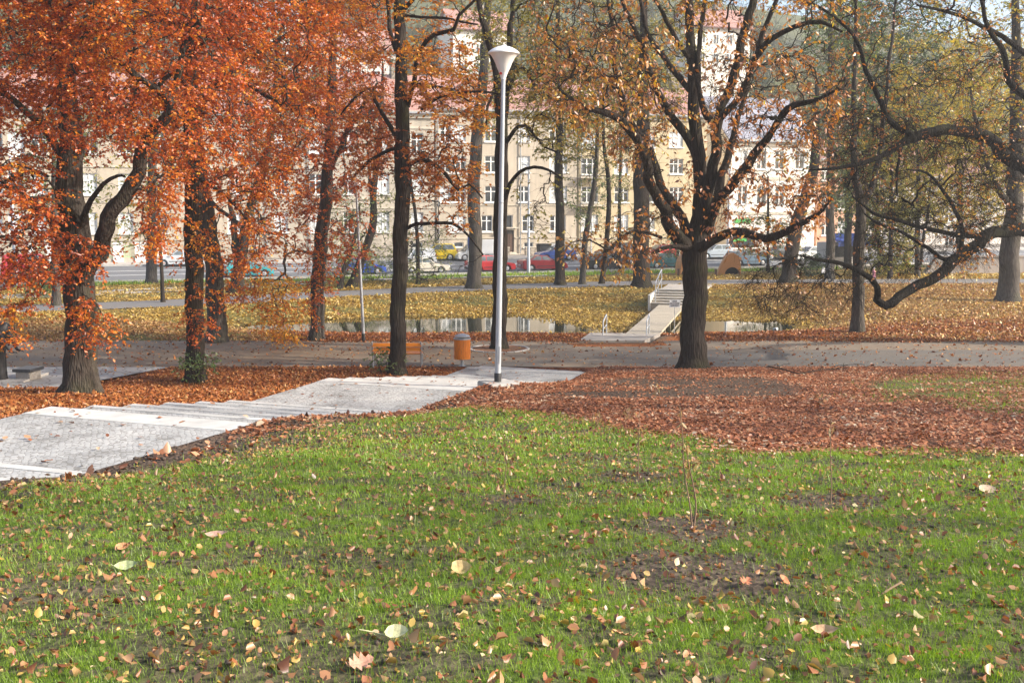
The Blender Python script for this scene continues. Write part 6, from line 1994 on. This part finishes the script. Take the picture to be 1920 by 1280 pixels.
# scrap of paper by the pond
q = P(1455, 602, 50.5); q[2] = float(max(WATER_Z, h_base(q[0], q[1]))) + .03
bm = bmesh.new(); bmesh.ops.create_icosphere(bm, subdivisions=2, radius=.11)
for v in bm.verts: v.co = Vector((v.co.x * 1.1, v.co.y * .8, v.co.z * .55)) * (1 + random.uniform(-.22, .22))
me = bpy.data.meshes.new('paper_scrap'); bm.to_mesh(me); bm.free(); me.materials.append(M_SIGNW)
o = link('paper_scrap', me); o.location = q
tagp(o, 'crumpled white paper lying at the leafy end of the pond', 'paper')


# ------------------------------------------------------------------ people on the far path
def person(label, px, py, Y, H, coat, legs, skin=(.45, .28, .2), hatc=None, hairc=(.05, .035, .025), stride=.22, face=1):
    q = P(px, py, Y); zz = float(h_base(q[0], q[1])) + .03
    root = thing('person', label, 'person', (q[0], q[1], zz), 0)
    child = H < 1.3
    u = H / 7.6 if not child else H / 5.6            # head height
    hip = H * (.50 if not child else .44); sh = H * (.82 if not child else .76)
    nodes = [(0, 0, hip), (0, 0, hip + (sh - hip) * .5), (.02, 0, sh), (.03, 0, sh + u * .35), (.05, 0, sh + u * .75), (.05, 0, H - u * .25)]
    rad = [u * .68, u * .66, u * .62, u * .25, u * .40, u * .40]
    edges = [(0, 1), (1, 2), (2, 3), (3, 4), (4, 5)]

    def chain(a, pts, rs):
        for p_, r_ in zip(pts, rs):
            nodes.append(p_); rad.append(r_); edges.append((a, len(nodes) - 1)); a = len(nodes) - 1
    sw = u * .80
    for s in (-1, 1):
        st_ = stride * s
        chain(0, [(0, s * u * .36, hip - u * .25), (st_ * .55, s * u * .36, hip * .52), (st_ * .95 - (.06 if s < 0 else 0), s * u * .36, u * .30), (st_ * .95 + u * .75 - (.06 if s < 0 else 0), s * u * .36, u * .18)], [u * .46, u * .34, u * .24, u * .18])
        chain(2, [(.02, s * sw, sh - u * .15), (-st_ * .35, s * (sw + u * .15), sh - u * 1.45), (-st_ * .7 + .04, s * (sw + u * .12), sh - u * 2.6), (-st_ * .75 + .08, s * (sw + u * .12), sh - u * 3.1)], [u * .33, u * .25, u * .19, u * .14])
    me = bpy.data.meshes.new('body'); me.from_pydata([(x * face, y, z_) for x, y, z_ in nodes], edges, [])
    o = bpy.data.objects.new('body', me); C.objects.link(o)
    md = o.modifiers.new('s', 'SKIN'); sv = me.skin_vertices[0].data
    for i, r_ in enumerate(rad): sv[i].radius = (r_, r_)
    sv[0].use_root = True
    o.modifiers.new('d', 'SUBSURF').levels = 2
    dg = bpy.context.evaluated_depsgraph_get(); dg.update()
    m2 = bpy.data.meshes.new_from_object(o.evaluated_get(dg))
    bpy.data.objects.remove(o)
    m2.materials.clear()
    for nm, c in (('coat_cloth', coat), ('trouser_cloth', legs), ('skin', skin), ('shoe_leather', (.03, .028, .026))): m2.materials.append(simple(nm, c, rough=.85, var=.15, scale=12))
    for pg in m2.polygons:
        c = pg.center
        hand = c.z < sh - u * 2.75 and abs(c.y) > sw * .95
        pg.material_index = 2 if (c.z > sh + u * .3 or hand) else 0 if (c.z > hip - u * .55 or abs(c.y) > sw * .9) else 3 if c.z < u * .42 else 1
        pg.use_smooth = True
    link('body', m2, root, world=False)
    m = MB()
    hz = H - u * .42
    prof = [(u * .44, -.02), (u * .47, u * .12), (u * .42, u * .34), (u * .25, u * .48), (0, u * .52)]
    m.lathe(prof, 16, (.04 * face, 0, hz))
    m.build('hat' if hatc else 'hair', simple('hat_wool' if hatc else 'hair', hatc or hairc, rough=.9), root, smooth=True)
    return root, zz


pr, zz = person('person in dark coat and dark trousers walking with a white bag', 1552, 528, 73.6, 1.74, (.018, .02, .03), (.02, .022, .035), face=-1)
q = P(1544, 512, 73.2)
bg = thing('carrier_bag', 'white carrier bag held by the dark coated walker', 'bag', (q[0], q[1], zz + .62))
MB().add([(-.12, -.07, 0), (.12, -.07, 0), (.12, .07, 0), (-.12, .07, 0), (-.15, -.09, .16), (.15, -.09, .16), (.15, .09, .16), (-.15, .09, .16), (-.12, -.02, .36), (.12, -.02, .36), (.12, .02, .36), (-.12, .02, .36)],
         [(3, 2, 1, 0), (0, 1, 5, 4), (1, 2, 6, 5), (2, 3, 7, 6), (3, 0, 4, 7), (4, 5, 9, 8), (5, 6, 10, 9), (6, 7, 11, 10), (7, 4, 8, 11), (8, 9, 10, 11)]).build('sack', M_SIGNW, bg, bevel=.03, smooth=True)
MB().tube([(-.06, 0, .35), (-.03, 0, .46), (.03, 0, .46), (.06, 0, .35)], .008, 5).build('handle', M_SIGNW, bg)
person('small child in pink jacket and white hat walking on the far path', 1638, 530, 73.4, 1.02, (.62, .25, .33), (.05, .045, .06), hatc=(.72, .70, .68), stride=.12, face=-1)


# ------------------------------------------------------------------ young plants on the lawn
M_STEM = simple('dry_stem', (.22, .14, .085), rough=.9, var=.3, scale=20)
L_DRY = leaf_mat('withered_leaf', [(0, (.22, .12, .05)), (.5, (.42, .26, .12)), (1, (.50, .38, .18))])


def sapling(label, lines, leafpts, r=.006, name='sapling', cat='sapling', ln=.07, nl=3):
    gp = ground_hit(*lines[0][0])
    t = Tree(); t.base = gp
    for ln_ in lines:
        pts = np.array([P(px, py, gp[1] + k * .02) for k, (px, py) in enumerate(ln_)]); pts[0] = gp - [0, 0, .05]
        C3 = catmull(pts, .05); Rc = np.linspace(r, r * .45, len(C3))
        V, F = tubes(C3[None], Rc[None], 6, lump=.1); t.V.append(V); t.F.append(F + t.nv); t.nv += len(V)
    root = thing(name, label, cat, gp)
    link('stem', mesh_np('stem', np.concatenate(t.V), [np.concatenate(t.F)], M_STEM, smooth=True), root)
    for px, py in leafpts:
        c = P(px, py, gp[1] + .03)
        n = nl
        V, F = leaves(c + rng.normal(0, .012, (n, 3)), rng.normal(0, .5, (n, 3)) + [0, 0, -.9], rng.normal(0, 1, (n, 3)), np.full(n, ln) * rng.uniform(.7, 1.3, n), np.full(n, ln * .35), .25)
        link('leaf', mesh_np('leaf', V, [F], L_DRY, attrs={'tint': np.repeat(rng.random(n), 4)}), root)
    return root


sapling('young two stemmed sapling with a few withered leaves on the lawn', [[(1299, 990), (1294, 950), (1286, 905), (1281, 860), (1280, 820), (1274, 760)], [(1301, 990), (1305, 950), (1300, 910), (1291, 870), (1287, 835)]],
        [(1276, 770), (1281, 790), (1285, 830), (1290, 838), (1286, 862), (1310, 862), (1292, 880), (1283, 960)], r=.008)
sapling('thin straight dark sapling in a ring of bare soil, near the leaf carpet', [[(1558, 938), (1559, 900), (1557, 850), (1558, 785)]], [(1554, 870), (1532, 868), (1531, 880), (1560, 800)], r=.006)
sapling('thin straight sapling in bare soil closer to the path', [[(1197, 897), (1197, 860), (1198, 820), (1199, 765)]], [(1204, 800), (1225, 850), (1196, 830)], r=.006)
sapling('faint thin sapling alone in the middle of the lawn', [[(946, 942), (946, 910), (949, 880), (951, 845)]], [(948, 850)], r=.006)
for lab, px, py in (('dark dried weed tuft in the bare belt below the chestnut', 1229, 745), ('dried weed stalks in the leaf carpet', 1541, 762), ('dark dried weed at the edge of the lawn', 1120, 800), ('small dried weed beside the leaf carpet edge', 1180, 790)):
    sapling(lab, [[(px, py), (px - 4, py - 14), (px - 9, py - 26)], [(px + 1, py), (px + 3, py - 14), (px + 10, py - 22)], [(px, py), (px, py - 20), (px + 2, py - 32)]], [(px - 8, py - 22), (px + 8, py - 18), (px + 2, py - 26), (px, py - 12)], r=.007, name='dried_weed', cat='weed', ln=.10)
# fallen bough on the leaves
gp = ground_hit(1510, 703)
t = Tree()
pl_ = [ground_hit(px, py) + [0, 0, .06 + .05 * (k % 2)] for k, (px, py) in enumerate(((1440, 690), (1470, 700), (1500, 704), (1540, 700), (1590, 694)))]
C3 = catmull(np.array(pl_), .15); V, F = tubes(C3[None], np.linspace(.022, .01, len(C3))[None], 6, lump=.1)
Vs, Fs, nv = [V], [F], len(V)
for k in range(9):
    i = rng.integers(1, len(C3) - 1); e = C3[i] + rng.normal(0, .35, 3) * [1, .7, 0] + [0, 0, .18]
    b = catmull(np.array([C3[i], (C3[i] + e) / 2 + [0, 0, .05], e]), .1); V, F = tubes(b[None], np.linspace(.009, .004, len(b))[None], 4); Vs.append(V); Fs.append(F + nv); nv += len(V)
me = mesh_np('fallen_bough', np.concatenate(Vs), [np.concatenate(Fs)], BK_DARK, smooth=True)
me.transform(Matrix.Translation(-Vector(gp)))
o = link('fallen_bough', me); o.location = gp
tagp(o, 'fallen twiggy bough lying on the leaf carpet near the path', 'bough')
# ------------------------------------------------------------------ fallen leaves, grass
def leaves6(pos, d, nrm, L, W, fold, curl):
    """rounded leaves: 6 verts, 2 quads"""
    d = norm(d - nrm * (d * nrm).sum(-1, keepdims=True)); s = np.cross(nrm, d)
    L = L[:, None]; W = W[:, None]; fold = fold[:, None]; curl = curl[:, None]
    tip = pos + d * L + nrm * L * curl
    V = [pos + nrm * L * curl * .4]
    for f, wv in ((.28, .46), (.72, .42)): V.append(pos + d * L * f + s * W * wv + nrm * W * fold)
    V.append(tip)
    for f, wv in ((.72, .42), (.28, .46)): V.append(pos + d * L * f - s * W * wv + nrm * W * fold)
    V = np.stack(V, 1).reshape(-1, 3)
    b = np.arange(len(pos))[:, None] * 6
    F = np.concatenate([b + np.array([0, 3, 2, 1]), b + np.array([0, 5, 4, 3])])
    return V, F


def scatter(name, label, rect, per_m2, dens, size, mat, tint, tilt=.35, flat=None, lift=.012, wd=.75, cat='fallen leaves', ls=.35, fo=(-.3, .65), cu=.38):
    x0, x1, y0, y1 = rect
    n = int((x1 - x0) * (y1 - y0) * per_m2)
    x = rng.uniform(x0, x1, n); y = rng.uniform(y0, y1, n)
    k = rng.random(n) < dens(x, y)
    k &= np.abs(x) < y * .56 + 5
    x, y = x[k], y[k]; n = len(x)
    z = (h_ground(x, y) if flat is None else np.full(n, flat)) + lift + rng.random(n) * (.03 if flat is None else .004)
    nr = np.array([0, 0, 1.]) + rng.normal(0, tilt, (n, 3)) * [1, 1, .2]
    nr = norm(nr)
    d = rng.normal(0, 1, (n, 3)) * [1, 1, .1]
    L = size * np.minimum(rng.lognormal(0, ls, n), 2.0)
    V, F = leaves6(np.stack([x, y, z], 1), d, nr, L, L * wd * rng.uniform(.7, 1.2, n), rng.uniform(*fo, n), rng.normal(cu * .3, cu, n))
    me = mesh_np(name, V, [F], mat, attrs={'tint': np.repeat(np.clip(tint(x, y, n), 0, 1), 6)})
    return tagp(link(name, me), label, cat, kind='stuff')


def poly_dist(x, y, line):
    d = np.full(x.shape, 1e9)
    for (ax, ay), (bx, by) in zip(line[:-1], line[1:]):
        ex, ey = bx - ax, by - ay
        t = np.clip(((x - ax) * ex + (y - ay) * ey) / (ex * ex + ey * ey), 0, 1)
        d = np.minimum(d, np.hypot(x - ax - t * ex, y - ay - t * ey))
    return d


G_MIX = leaf_mat('mixed_fallen_leaf', [(0, (.08, .035, .02)), (.2, (.26, .09, .035)), (.42, (.40, .19, .08)), (.62, (.42, .25, .13)), (.8, (.46, .30, .06)), (.92, (.50, .38, .13)), (1, (.58, .50, .30))], trans=.25)
G_RED = leaf_mat('red_brown_fallen_leaf', [(0, (.09, .038, .02)), (.35, (.28, .092, .038)), (.7, (.41, .165, .072)), (.9, (.48, .27, .15)), (1, (.54, .42, .29))], trans=.15)
G_ORG = leaf_mat('orange_fallen_leaf', [(0, (.11, .04, .018)), (.4, (.33, .10, .025)), (.75, (.46, .18, .05)), (1, (.52, .32, .12))], trans=.2)
G_GLD = leaf_mat('golden_fallen_leaf', [(0, (.13, .075, .025)), (.35, (.36, .22, .05)), (.7, (.55, .36, .07)), (1, (.62, .50, .20))], trans=.2)
G_TAN = leaf_mat('tan_fallen_leaf', [(0, (.13, .06, .03)), (.4, (.38, .18, .06)), (.75, (.52, .31, .10)), (1, (.58, .46, .22))], trans=.2)

scatter('lawn_leaves', 'single fallen leaves scattered over the green lawn', (-8, 12, 1.4, 21), 215, lambda x, y: lawn_mask(x, y) * (.45 + .8 * fbm(x * .7, y * .7, 91)) * (.8 + .2 * sm(3, 9, y)), .030, G_MIX, lambda x, y, n: rng.beta(1.2, 1.8, n), tilt=.6, wd=.72, lift=-.004, ls=.5)
scatter('lawn_leaves', 'larger curled leaves lying close by in the grass', (-4, 4.5, 1.6, 6.6), 95, lambda x, y: lawn_mask(x, y) * sm(6.6, 4.6, y) * (.3 + fbm(x * .9, y * .9, 115)), .034, G_MIX, lambda x, y, n: rng.beta(1.3, 1.5, n), tilt=.5, wd=.74, lift=.006, ls=.4)
scatter('edge_leaves', 'fallen leaves caught along the soil edge of the stairs', (-8, 4, 8, 30), 24, lambda x, y: sm(SW + 2.4, SW + .6, stair_sn(x, y)[1]) * (stair_sn(x, y)[1] > SW + .05) * sm(.35, .6, fbm(x, y, 93)), .075, G_RED, lambda x, y, n: rng.random(n), tilt=.5)
_bare = lambda x, y: (1 - .85 * sm(.5, .64, fbm(x * .35, y * .9, 63)) * .6 - .68 * belt_mask(x, y) - .66 * greenp_mask(x, y)) * (.45 + .9 * fbm(x * 2.2, y * 2.2, 64))
scatter('leaf_carpet', 'thick carpet of red brown leaves between lawn and path', (-4, 28, 12, 34.4), 950,
        lambda x, y: np.maximum((1 - lawn_mask(x, y)) ** 2, .5 * sm(-2.6, 0, y - lawn_edge_y(x)) * fbm(x * 2, y * 2, 94)) * (stair_sn(x, y)[1] > SW + .1) * np.clip(_bare(x, y), .04, 1), .044, G_RED, lambda x, y, n: np.clip(rng.beta(1.4, 1.5, n) + (fbm(x * .8, y * .8, 113) - .5) * .5, 0, 1), tilt=.22, wd=.66, fo=(-.15, .3), cu=.18, ls=.45)
scatter('leaf_carpet', 'bright orange leaf carpet under the broad beech', (-24, 1, 13, 34.4), 520,
        lambda x, y: (stair_sn(x, y)[1] < -.05) * (poly_sd(x, y, np.array(pz)) > .05) * (.35 + .65 * sm(-.1, -1.2, stair_sn(x, y)[1])) * (.55 + .6 * fbm(x * .6, y * .6, 95)), .056, G_ORG, lambda x, y, n: rng.beta(1.8, 1.7, n), tilt=.3)
_lw = lambda x, y: sm(-8.5, -11.5, x + (fbm(x * .4, y * .4, 75) - .5) * 3)
scatter('bank_leaves', 'dull gold and brown leaves on the bank behind the statue', (-34, -6, 40.7, 50), 230, lambda x, y: (poly_sd(x, y, POND) > .0) * _lw(x, y) * sm(40.7, 41.5, y) * (1 - .8 * sm(.44, .6, fbm(x * .45, y * .8, 71))), .075, G_TAN, lambda x, y, n: rng.beta(1.6, 1.6, n), tilt=.4)
scatter('bank_leaves', 'red orange leaves along the pond side of the path', (-32, 32, 40.6, 49.5), 330,
        lambda x, y: (1 - _lw(x, y)) * (poly_sd(x, y, POND) > .0) * sm(40.6, 41.5, y + (fbm(x, y, 96) - .5) * .8) * (.6 + .6 * fbm(x * .5, y * .7, 97)) * sm(51, 48.4, y) * ~((x > 3.1 + (y - 41) * .15) & (x < 6.6) & (y < 45.3)), .07, G_ORG, lambda x, y, n: rng.beta(1.5, 1.6, n) - .05)
_bdk = lambda x, y: 1 - .82 * sm(.45, .58, fbm(x * .45, y * .8, 71))
_fp = np.array(fp)
scatter('bank_leaves', 'golden leaves covering the far bank of the pond', (-32, 44, 48.5, 75), 230,
        lambda x, y: (poly_sd(x, y, POND) > .0) * (poly_dist(x, y, _fp) > 2.15) * np.where(y < poly_dist(x, y, _fp) * 0 + np.interp(x, _fp[:, 0], _fp[:, 1]), 1, .8) * _bdk(x, y) * (1 - .8 * sm(13, 17, x)), .088, G_GLD, lambda x, y, n: rng.beta(1.7, 1.5, n), tilt=.45)
scatter('bank_leaves', 'tan and gold leaves on the bank under the old oak', (10, 46, 41.1, 76), 200,
        lambda x, y: (poly_sd(x, y, POND) > .0) * (poly_dist(x, y, _fp) > 2.15) * sm(12, 16, x) * _bdk(x, y), .085, G_TAN, lambda x, y, n: rng.beta(1.7, 1.5, n), tilt=.45)
scatter('verge_leaves', 'golden leaves on the strip beyond the far path', (-14, 46, 66, 86), 70,
        lambda x, y: (y > np.interp(x, _fp[:, 0], _fp[:, 1]) + 2.2) * sm(9, 4, y - np.interp(x, _fp[:, 0], _fp[:, 1])) * sm(-14, -2, x), .13, G_GLD, lambda x, y, n: rng.beta(2.2, 1.4, n), tilt=.5)
scatter('floating_leaves', 'fallen leaves floating on the far end of the pond', (-4, 16, 48, 62), 260,
        lambda x, y: (poly_sd(x, y, POND) < .15) * np.clip(sm(1.0, 4.5, x + (y - 54) * .55) * .9 + sm(-1.6, .1, poly_sd(x, y, POND)) * .5, 0, 1) * sm(.22, .5, fbm(x * .8, y * .8, 99) + .3 * sm(51, 57, y) - .5 * sm(6.0, 7.5, x) * sm(14, 13, x) * sm(55.5, 53.5, y)), .085, G_GLD, lambda x, y, n: rng.beta(1.4, 1.8, n), tilt=.05, flat=WATER_Z + .008, lift=0)
scatter('path_leaves', 'few fallen leaves on the asphalt path and plaza', (-26, 24, 29.4, 41), 9, lambda x, y: ((y > 34.3) | (poly_sd(x, y, np.array(pz)) < -.1)) * 1.0, .075, G_ORG, lambda x, y, n: rng.random(n), lift=.03, tilt=.2)

# leaves lying on the stairs
n = 300
S_ = rng.uniform(-8, 18.8, n); N_ = rng.uniform(.1, SW - .1, n)
zt = np.array([next(z for a, b, z in TREADS if a <= s < b) for s in S_])
q = SO[None] + S_[:, None] * SA + N_[:, None] * np.array([SA[1], -SA[0]])
L = rng.uniform(.05, .12, n)
V, F = leaves6(np.c_[q, zt + .012], rng.normal(0, 1, (n, 3)) * [1, 1, .1], norm(np.array([0, 0, 1.]) + rng.normal(0, .2, (n, 3))), L, L * .7, rng.uniform(0, .3, n), rng.uniform(0, .2, n))
tagp(link('stair_leaves', mesh_np('stair_leaves', V, [F], G_RED, attrs={'tint': np.repeat(rng.random(n), 6)})), 'few dry leaves blown onto the stair slabs', 'fallen leaves', kind='stuff')

# grass
gmx = leaf_mat('young_grass', [(0, (.10, .155, .02)), (.5, (.235, .37, .036)), (.85, (.35, .47, .05)), (1, (.44, .38, .15))], trans=.45, gloss=.04)
Vg, Tg = [], []
for y0, y1, dn, hh, ww in ((1.4, 2.6, 3500, .046, .0035), (2.6, 5.5, 9000, .046, .0030), (5.5, 8.5, 5800, .048, .0038), (8.5, 12.5, 3000, .052, .0055), (12.5, 21, 1400, .056, .010)):
    x0, x1 = -y1 * .52 - 3.5, y1 * .52 + 3.5
    n = int((x1 - x0) * (y1 - y0) * dn)
    x = rng.uniform(x0, x1, n); y = rng.uniform(y0, y1, n)
    pr_ = lawn_mask(x, y) * (1 - .93 * bare_mask(x, y)) * (.40 + .9 * fbm(x * 1.6, y * 1.6, 101))
    k = (rng.random(n) < pr_ * np.where(np.abs(x) < y * .5 + .6, 1, .5)) & (np.abs(x) < y * .5 + 3.6)
    x, y = x[k], y[k]; n = len(x)
    b = np.stack([x, y, h_ground(x, y) - .004], 1)
    a = rng.uniform(0, 6.283, n)
    sd = np.stack([np.cos(a), np.sin(a), 0 * a], 1) * (ww * .5 * rng.uniform(.7, 1.3, n))[:, None]
    H = hh * rng.lognormal(-.1, .33, n) * (.65 + .6 * fbm(x * .9, y * .9, 103))
    ln = rng.normal(0, .34, (n, 2)) + [-.05, .02]
    tip = b + np.stack([ln[:, 0] * H, ln[:, 1] * H, H], 1)
    Vg.append(np.stack([b - sd, b + sd, tip], 1).reshape(-1, 3))
    t = .42 + .5 * (fbm(x * .6, y * .6, 105) - .5) + rng.normal(0, .17, n) + .45 * (rng.random(n) < .04)
    Tg.append(np.repeat(np.clip(t, 0, 1), 3))
V = np.concatenate(Vg)
me = mesh_np('lawn_grass', V, [np.arange(len(V)).reshape(-1, 3)], gmx, attrs={'tint': np.concatenate(Tg)})
tagp(link('lawn_grass', me), 'thin young green grass sprouting through dark soil', 'grass', kind='stuff')
n = 22000
x = rng.uniform(6, 26, n); y = rng.uniform(17, 33.5, n)
k = rng.random(n) < greenp_mask(x, y) * sm(.42, .6, fbm(x * 1.5, y * 1.5, 111))
x, y = x[k], y[k]; n = len(x)
b = np.stack([x, y, h_ground(x, y)], 1); a = rng.uniform(0, 6.28, n)
sd = np.stack([np.cos(a), np.sin(a), 0 * a], 1) * .009
tip = b + np.stack([rng.normal(0, .03, n), rng.normal(0, .03, n), rng.uniform(.04, .11, n)], 1)
V = np.stack([b - sd, b + sd, tip], 1).reshape(-1, 3)
tagp(link('slope_grass', mesh_np('slope_grass', V, [np.arange(len(V)).reshape(-1, 3)], gmx, attrs={'tint': np.repeat(np.clip(rng.normal(.25, .2, n), 0, 1), 3)})), 'grass tufts showing through the thin leaf carpet on the slope', 'grass', kind='stuff')
# longer green grass along the street verge and under the trees
n = 30000
x = rng.uniform(-32, 46, n); y = rng.uniform(68, 96, n)
ss, t = street_st(x, y)
k = (t < -2.7) & (t > -15) & (poly_dist(x, y, _fp) > 2.6) & (fbm(x * .35, y * .5, 107) > .5)
x, y = x[k], y[k]; n = len(x)
b = np.stack([x, y, h_base(x, y)], 1); a = rng.uniform(0, 6.28, n)
sd = np.stack([np.cos(a), np.sin(a), 0 * a], 1) * .05
tip = b + np.stack([rng.normal(0, .1, n), rng.normal(0, .1, n), rng.uniform(.12, .35, n)], 1)
V = np.stack([b - sd, b + sd, tip], 1).reshape(-1, 3)
tagp(link('verge_grass', mesh_np('verge_grass', V, [np.arange(len(V)).reshape(-1, 3)], gmx, attrs={'tint': np.repeat(np.clip(rng.normal(.5, .25, n), 0, 1), 3)})), 'tufty grass on the verge along the street', 'grass', kind='stuff')

# clods of soil
M_SOIL = simple('soil_clod', (.075, .052, .038), rough=.98, var=.4, scale=30, bump=.4)
ico = bmesh.new(); bmesh.ops.create_icosphere(ico, subdivisions=1, radius=1)
iv = np.array([v.co[:] for v in ico.verts]); if_ = np.array([[v.index for v in f.verts] for f in ico.faces]); ico.free()
n = 26000
x = rng.uniform(-8, 9, n); y = rng.uniform(2.7, 22, n)
s_, nn_ = stair_sn(x, y)
pr_ = bare_mask(x, y) * (nn_ > SW + .02) * (y < lawn_edge_y(x) + 1) * np.where(nn_ < SW + 1.8, 1, .75)
k = (rng.random(n) < pr_) & (np.abs(x) < y * .5 + 3)
x, y, nn_ = x[k], y[k], nn_[k]; n = len(x)
r_ = .010 * np.minimum(rng.lognormal(0, .55, n), 2.1) * np.where(nn_ < SW + 1.6, 1.6, 1.0)
V = iv[None] * (1 + rng.normal(0, .16, (n, len(iv), 1))) * (r_[:, None, None] * np.array([1.2, 1.1, .75]))
V = V + np.stack([x, y, h_ground(x, y) + r_ * .3], 1)[:, None]
F = (if_[None] + (np.arange(n) * len(iv))[:, None, None]).reshape(-1, 3)
tagp(link('soil_clods', mesh_np('soil_clods', V.reshape(-1, 3), [F], M_SOIL)), 'crumbly dark clods of soil on bare patches and along the stairs', 'soil', kind='stuff')
# the larger stones by the stairs
for lab, px, py, r_ in (('largest brown clod lying by the lowest visible white slab', 112, 880, .075), ('smaller brown clod lying on the cobbles by the slabs', 48, 893, .05), ('rounded clod on the soil edge past the white slab', 205, 871, .06), ('reddish clod at the cobbled landing edge', 283, 862, .055)):
    gp = ground_hit(px, py); gp[2] = h_ground(gp[0], gp[1]) + r_ * .35
    bm = bmesh.new(); bmesh.ops.create_icosphere(bm, subdivisions=2, radius=r_)
    for v in bm.verts: v.co = v.co * (1 + random.uniform(-.15, .15)); v.co.z *= .75
    me = bpy.data.meshes.new('soil_lump'); bm.to_mesh(me); bm.free(); me.materials.append(M_SOIL)
    o = link('soil_lump', me); o.location = gp; tagp(o, lab, 'clod')


# ------------------------------------------------------------------ leaves big enough to be told apart
def leaf_outline(kind):
    if kind == 'round': return [(0, 0), (.12, .30), (.34, .45), (.62, .42), (.85, .24), (1, 0)]
    if kind == 'lobed': return [(0, 0), (.10, .30), (.22, .13), (.34, .46), (.46, .17), (.62, .44), (.70, .14), (.86, .22), (1, 0)]
    return [(0, 0), (.2, .17), (.5, .24), (.8, .14), (1, 0)]


def big_leaf(label, px, py, size, kind, col, ang, curl=.2, stalk=.0, tilt=0.3, lift=.02, name='fallen_leaf'):
    gp = ground_hit(px, py); gp[2] = float(h_ground(gp[0], gp[1])) + lift
    ol = leaf_outline(kind)
    n = len(ol)
    vs = [(x * size, 0, (abs(x - .5) ** 2) * curl * size * 1.6) for x, w_ in ol]
    for sg in (1, -1): vs += [(x * size, sg * w_ * size, ((x - .5) ** 2 * 1.6 + w_ * .9) * curl * size) for x, w_ in ol[1:-1]]
    fs = []
    m = n - 2
    for o_, flip in ((n, 0), (n + m, 1)):
        idx_ = [0] + [o_ + k for k in range(m)] + [n - 1]
        for k in range(n - 1):
            f = [k, k + 1, idx_[k + 1], idx_[k]]
            f = [v for i_, v in enumerate(f) if v not in f[:i_]]
            if len(f) > 2: fs.append(f if flip else f[::-1])
    root = thing(name, label, 'leaf', gp, ang)
    mt = simple(name + '_skin', col, rough=.7, var=.3, scale=30, bump=.2, bscale=90)
    ob = MB().add(vs, fs).build('blade', mt, root)
    ob.rotation_euler = (tilt, -.1, 0)
    if stalk:
        MB().tube([(0, 0, 0), (-stalk * .5, .01, .012), (-stalk, -.01, .03)], .0028, 5).build('stalk', mt, root)
    return root


big_leaf('large pale yellow green leaf with a long stalk lying on the grass', 722, 1198, .125, 'round', (.46, .44, .24), -.1, .45, .13, tilt=.25, lift=.035)
big_leaf('broad curled tan leaf standing on the lawn, brown on one side', 846, 1078, .13, 'round', (.46, .34, .15), .2, .8, .03, tilt=.5, lift=.03)
big_leaf('pinkish lobed oak leaf near the lower edge of the lawn', 655, 1252, .12, 'lobed', (.46, .24, .16), .5, .3, .02, tilt=.5, lift=.03)
big_leaf('orange round leaf lying on the lawn', 216, 1036, .10, 'round', (.52, .24, .11), .4, .35, .0, tilt=.25)
big_leaf('long pale pink leaf lying flat on the lawn', 385, 1008, .17, 'long', (.50, .30, .22), -.1, .3, .0, tilt=.3)
big_leaf('folded greenish leaf lying low in the grass', 215, 1068, .15, 'long', (.36, .40, .20), .15, .5, .02, tilt=.7)
big_leaf('tan spiky leaf lying in the grass', 1183, 1208, .11, 'lobed', (.48, .26, .12), 2.6, .3, .03, tilt=.4, lift=.03)
big_leaf('reddish leaf stuck upright in the grass', 1467, 1098, .085, 'round', (.40, .14, .06), 1.2, .4, .02, tilt=.7, lift=.03)
big_leaf('brown red maple leaf lying on the lawn', 1390, 1098, .09, 'lobed', (.36, .13, .06), .8, .4, .02, tilt=.5, lift=.03)
big_leaf('long tan leaf curled like a boat on the lawn', 1520, 1190, .14, 'long', (.50, .31, .17), -.3, .5, .0, tilt=.5)
big_leaf('pale tan leaf lying near the leaf carpet', 1836, 924, .16, 'round', (.55, .38, .25), .1, .3, .0, tilt=.3)
gp = ground_hit(1672, 1108); gp[2] = float(h_ground(gp[0], gp[1])) + .02
o = thing('broken_stick', 'short pale broken stick lying slanted in the grass', 'stick', gp, .65)
MB().tube([(-.10, 0, 0), (0, .006, .012), (.10, 0, .03)], [.006, .007, .006], 7).build('stick', M_STEM, o)
# ------------------------------------------------------------------ thin autumn haze over the valley
hm = bpy.data.materials.new('haze_air'); hm.use_nodes = True
ht = hm.node_tree
ht.nodes.remove(ht.nodes['Principled BSDF'])
pvn = ht.nodes.new('ShaderNodeVolumePrincipled')
pvn.inputs['Color'].default_value = (.93, .94, .96, 1)
pvn.inputs['Density'].default_value = HAZE_D
pvn.inputs['Anisotropy'].default_value = .3
ht.links.new(pvn.outputs[0], ht.nodes['Material Output'].inputs['Volume'])
me = bpy.data.meshes.new('haze')
MBh = MB().box(-260, 260, -30, 345, -3, 135)
me.from_pydata(MBh.v, [], MBh.f); me.materials.append(hm)
tagp(link('haze', me), kind='stuff')
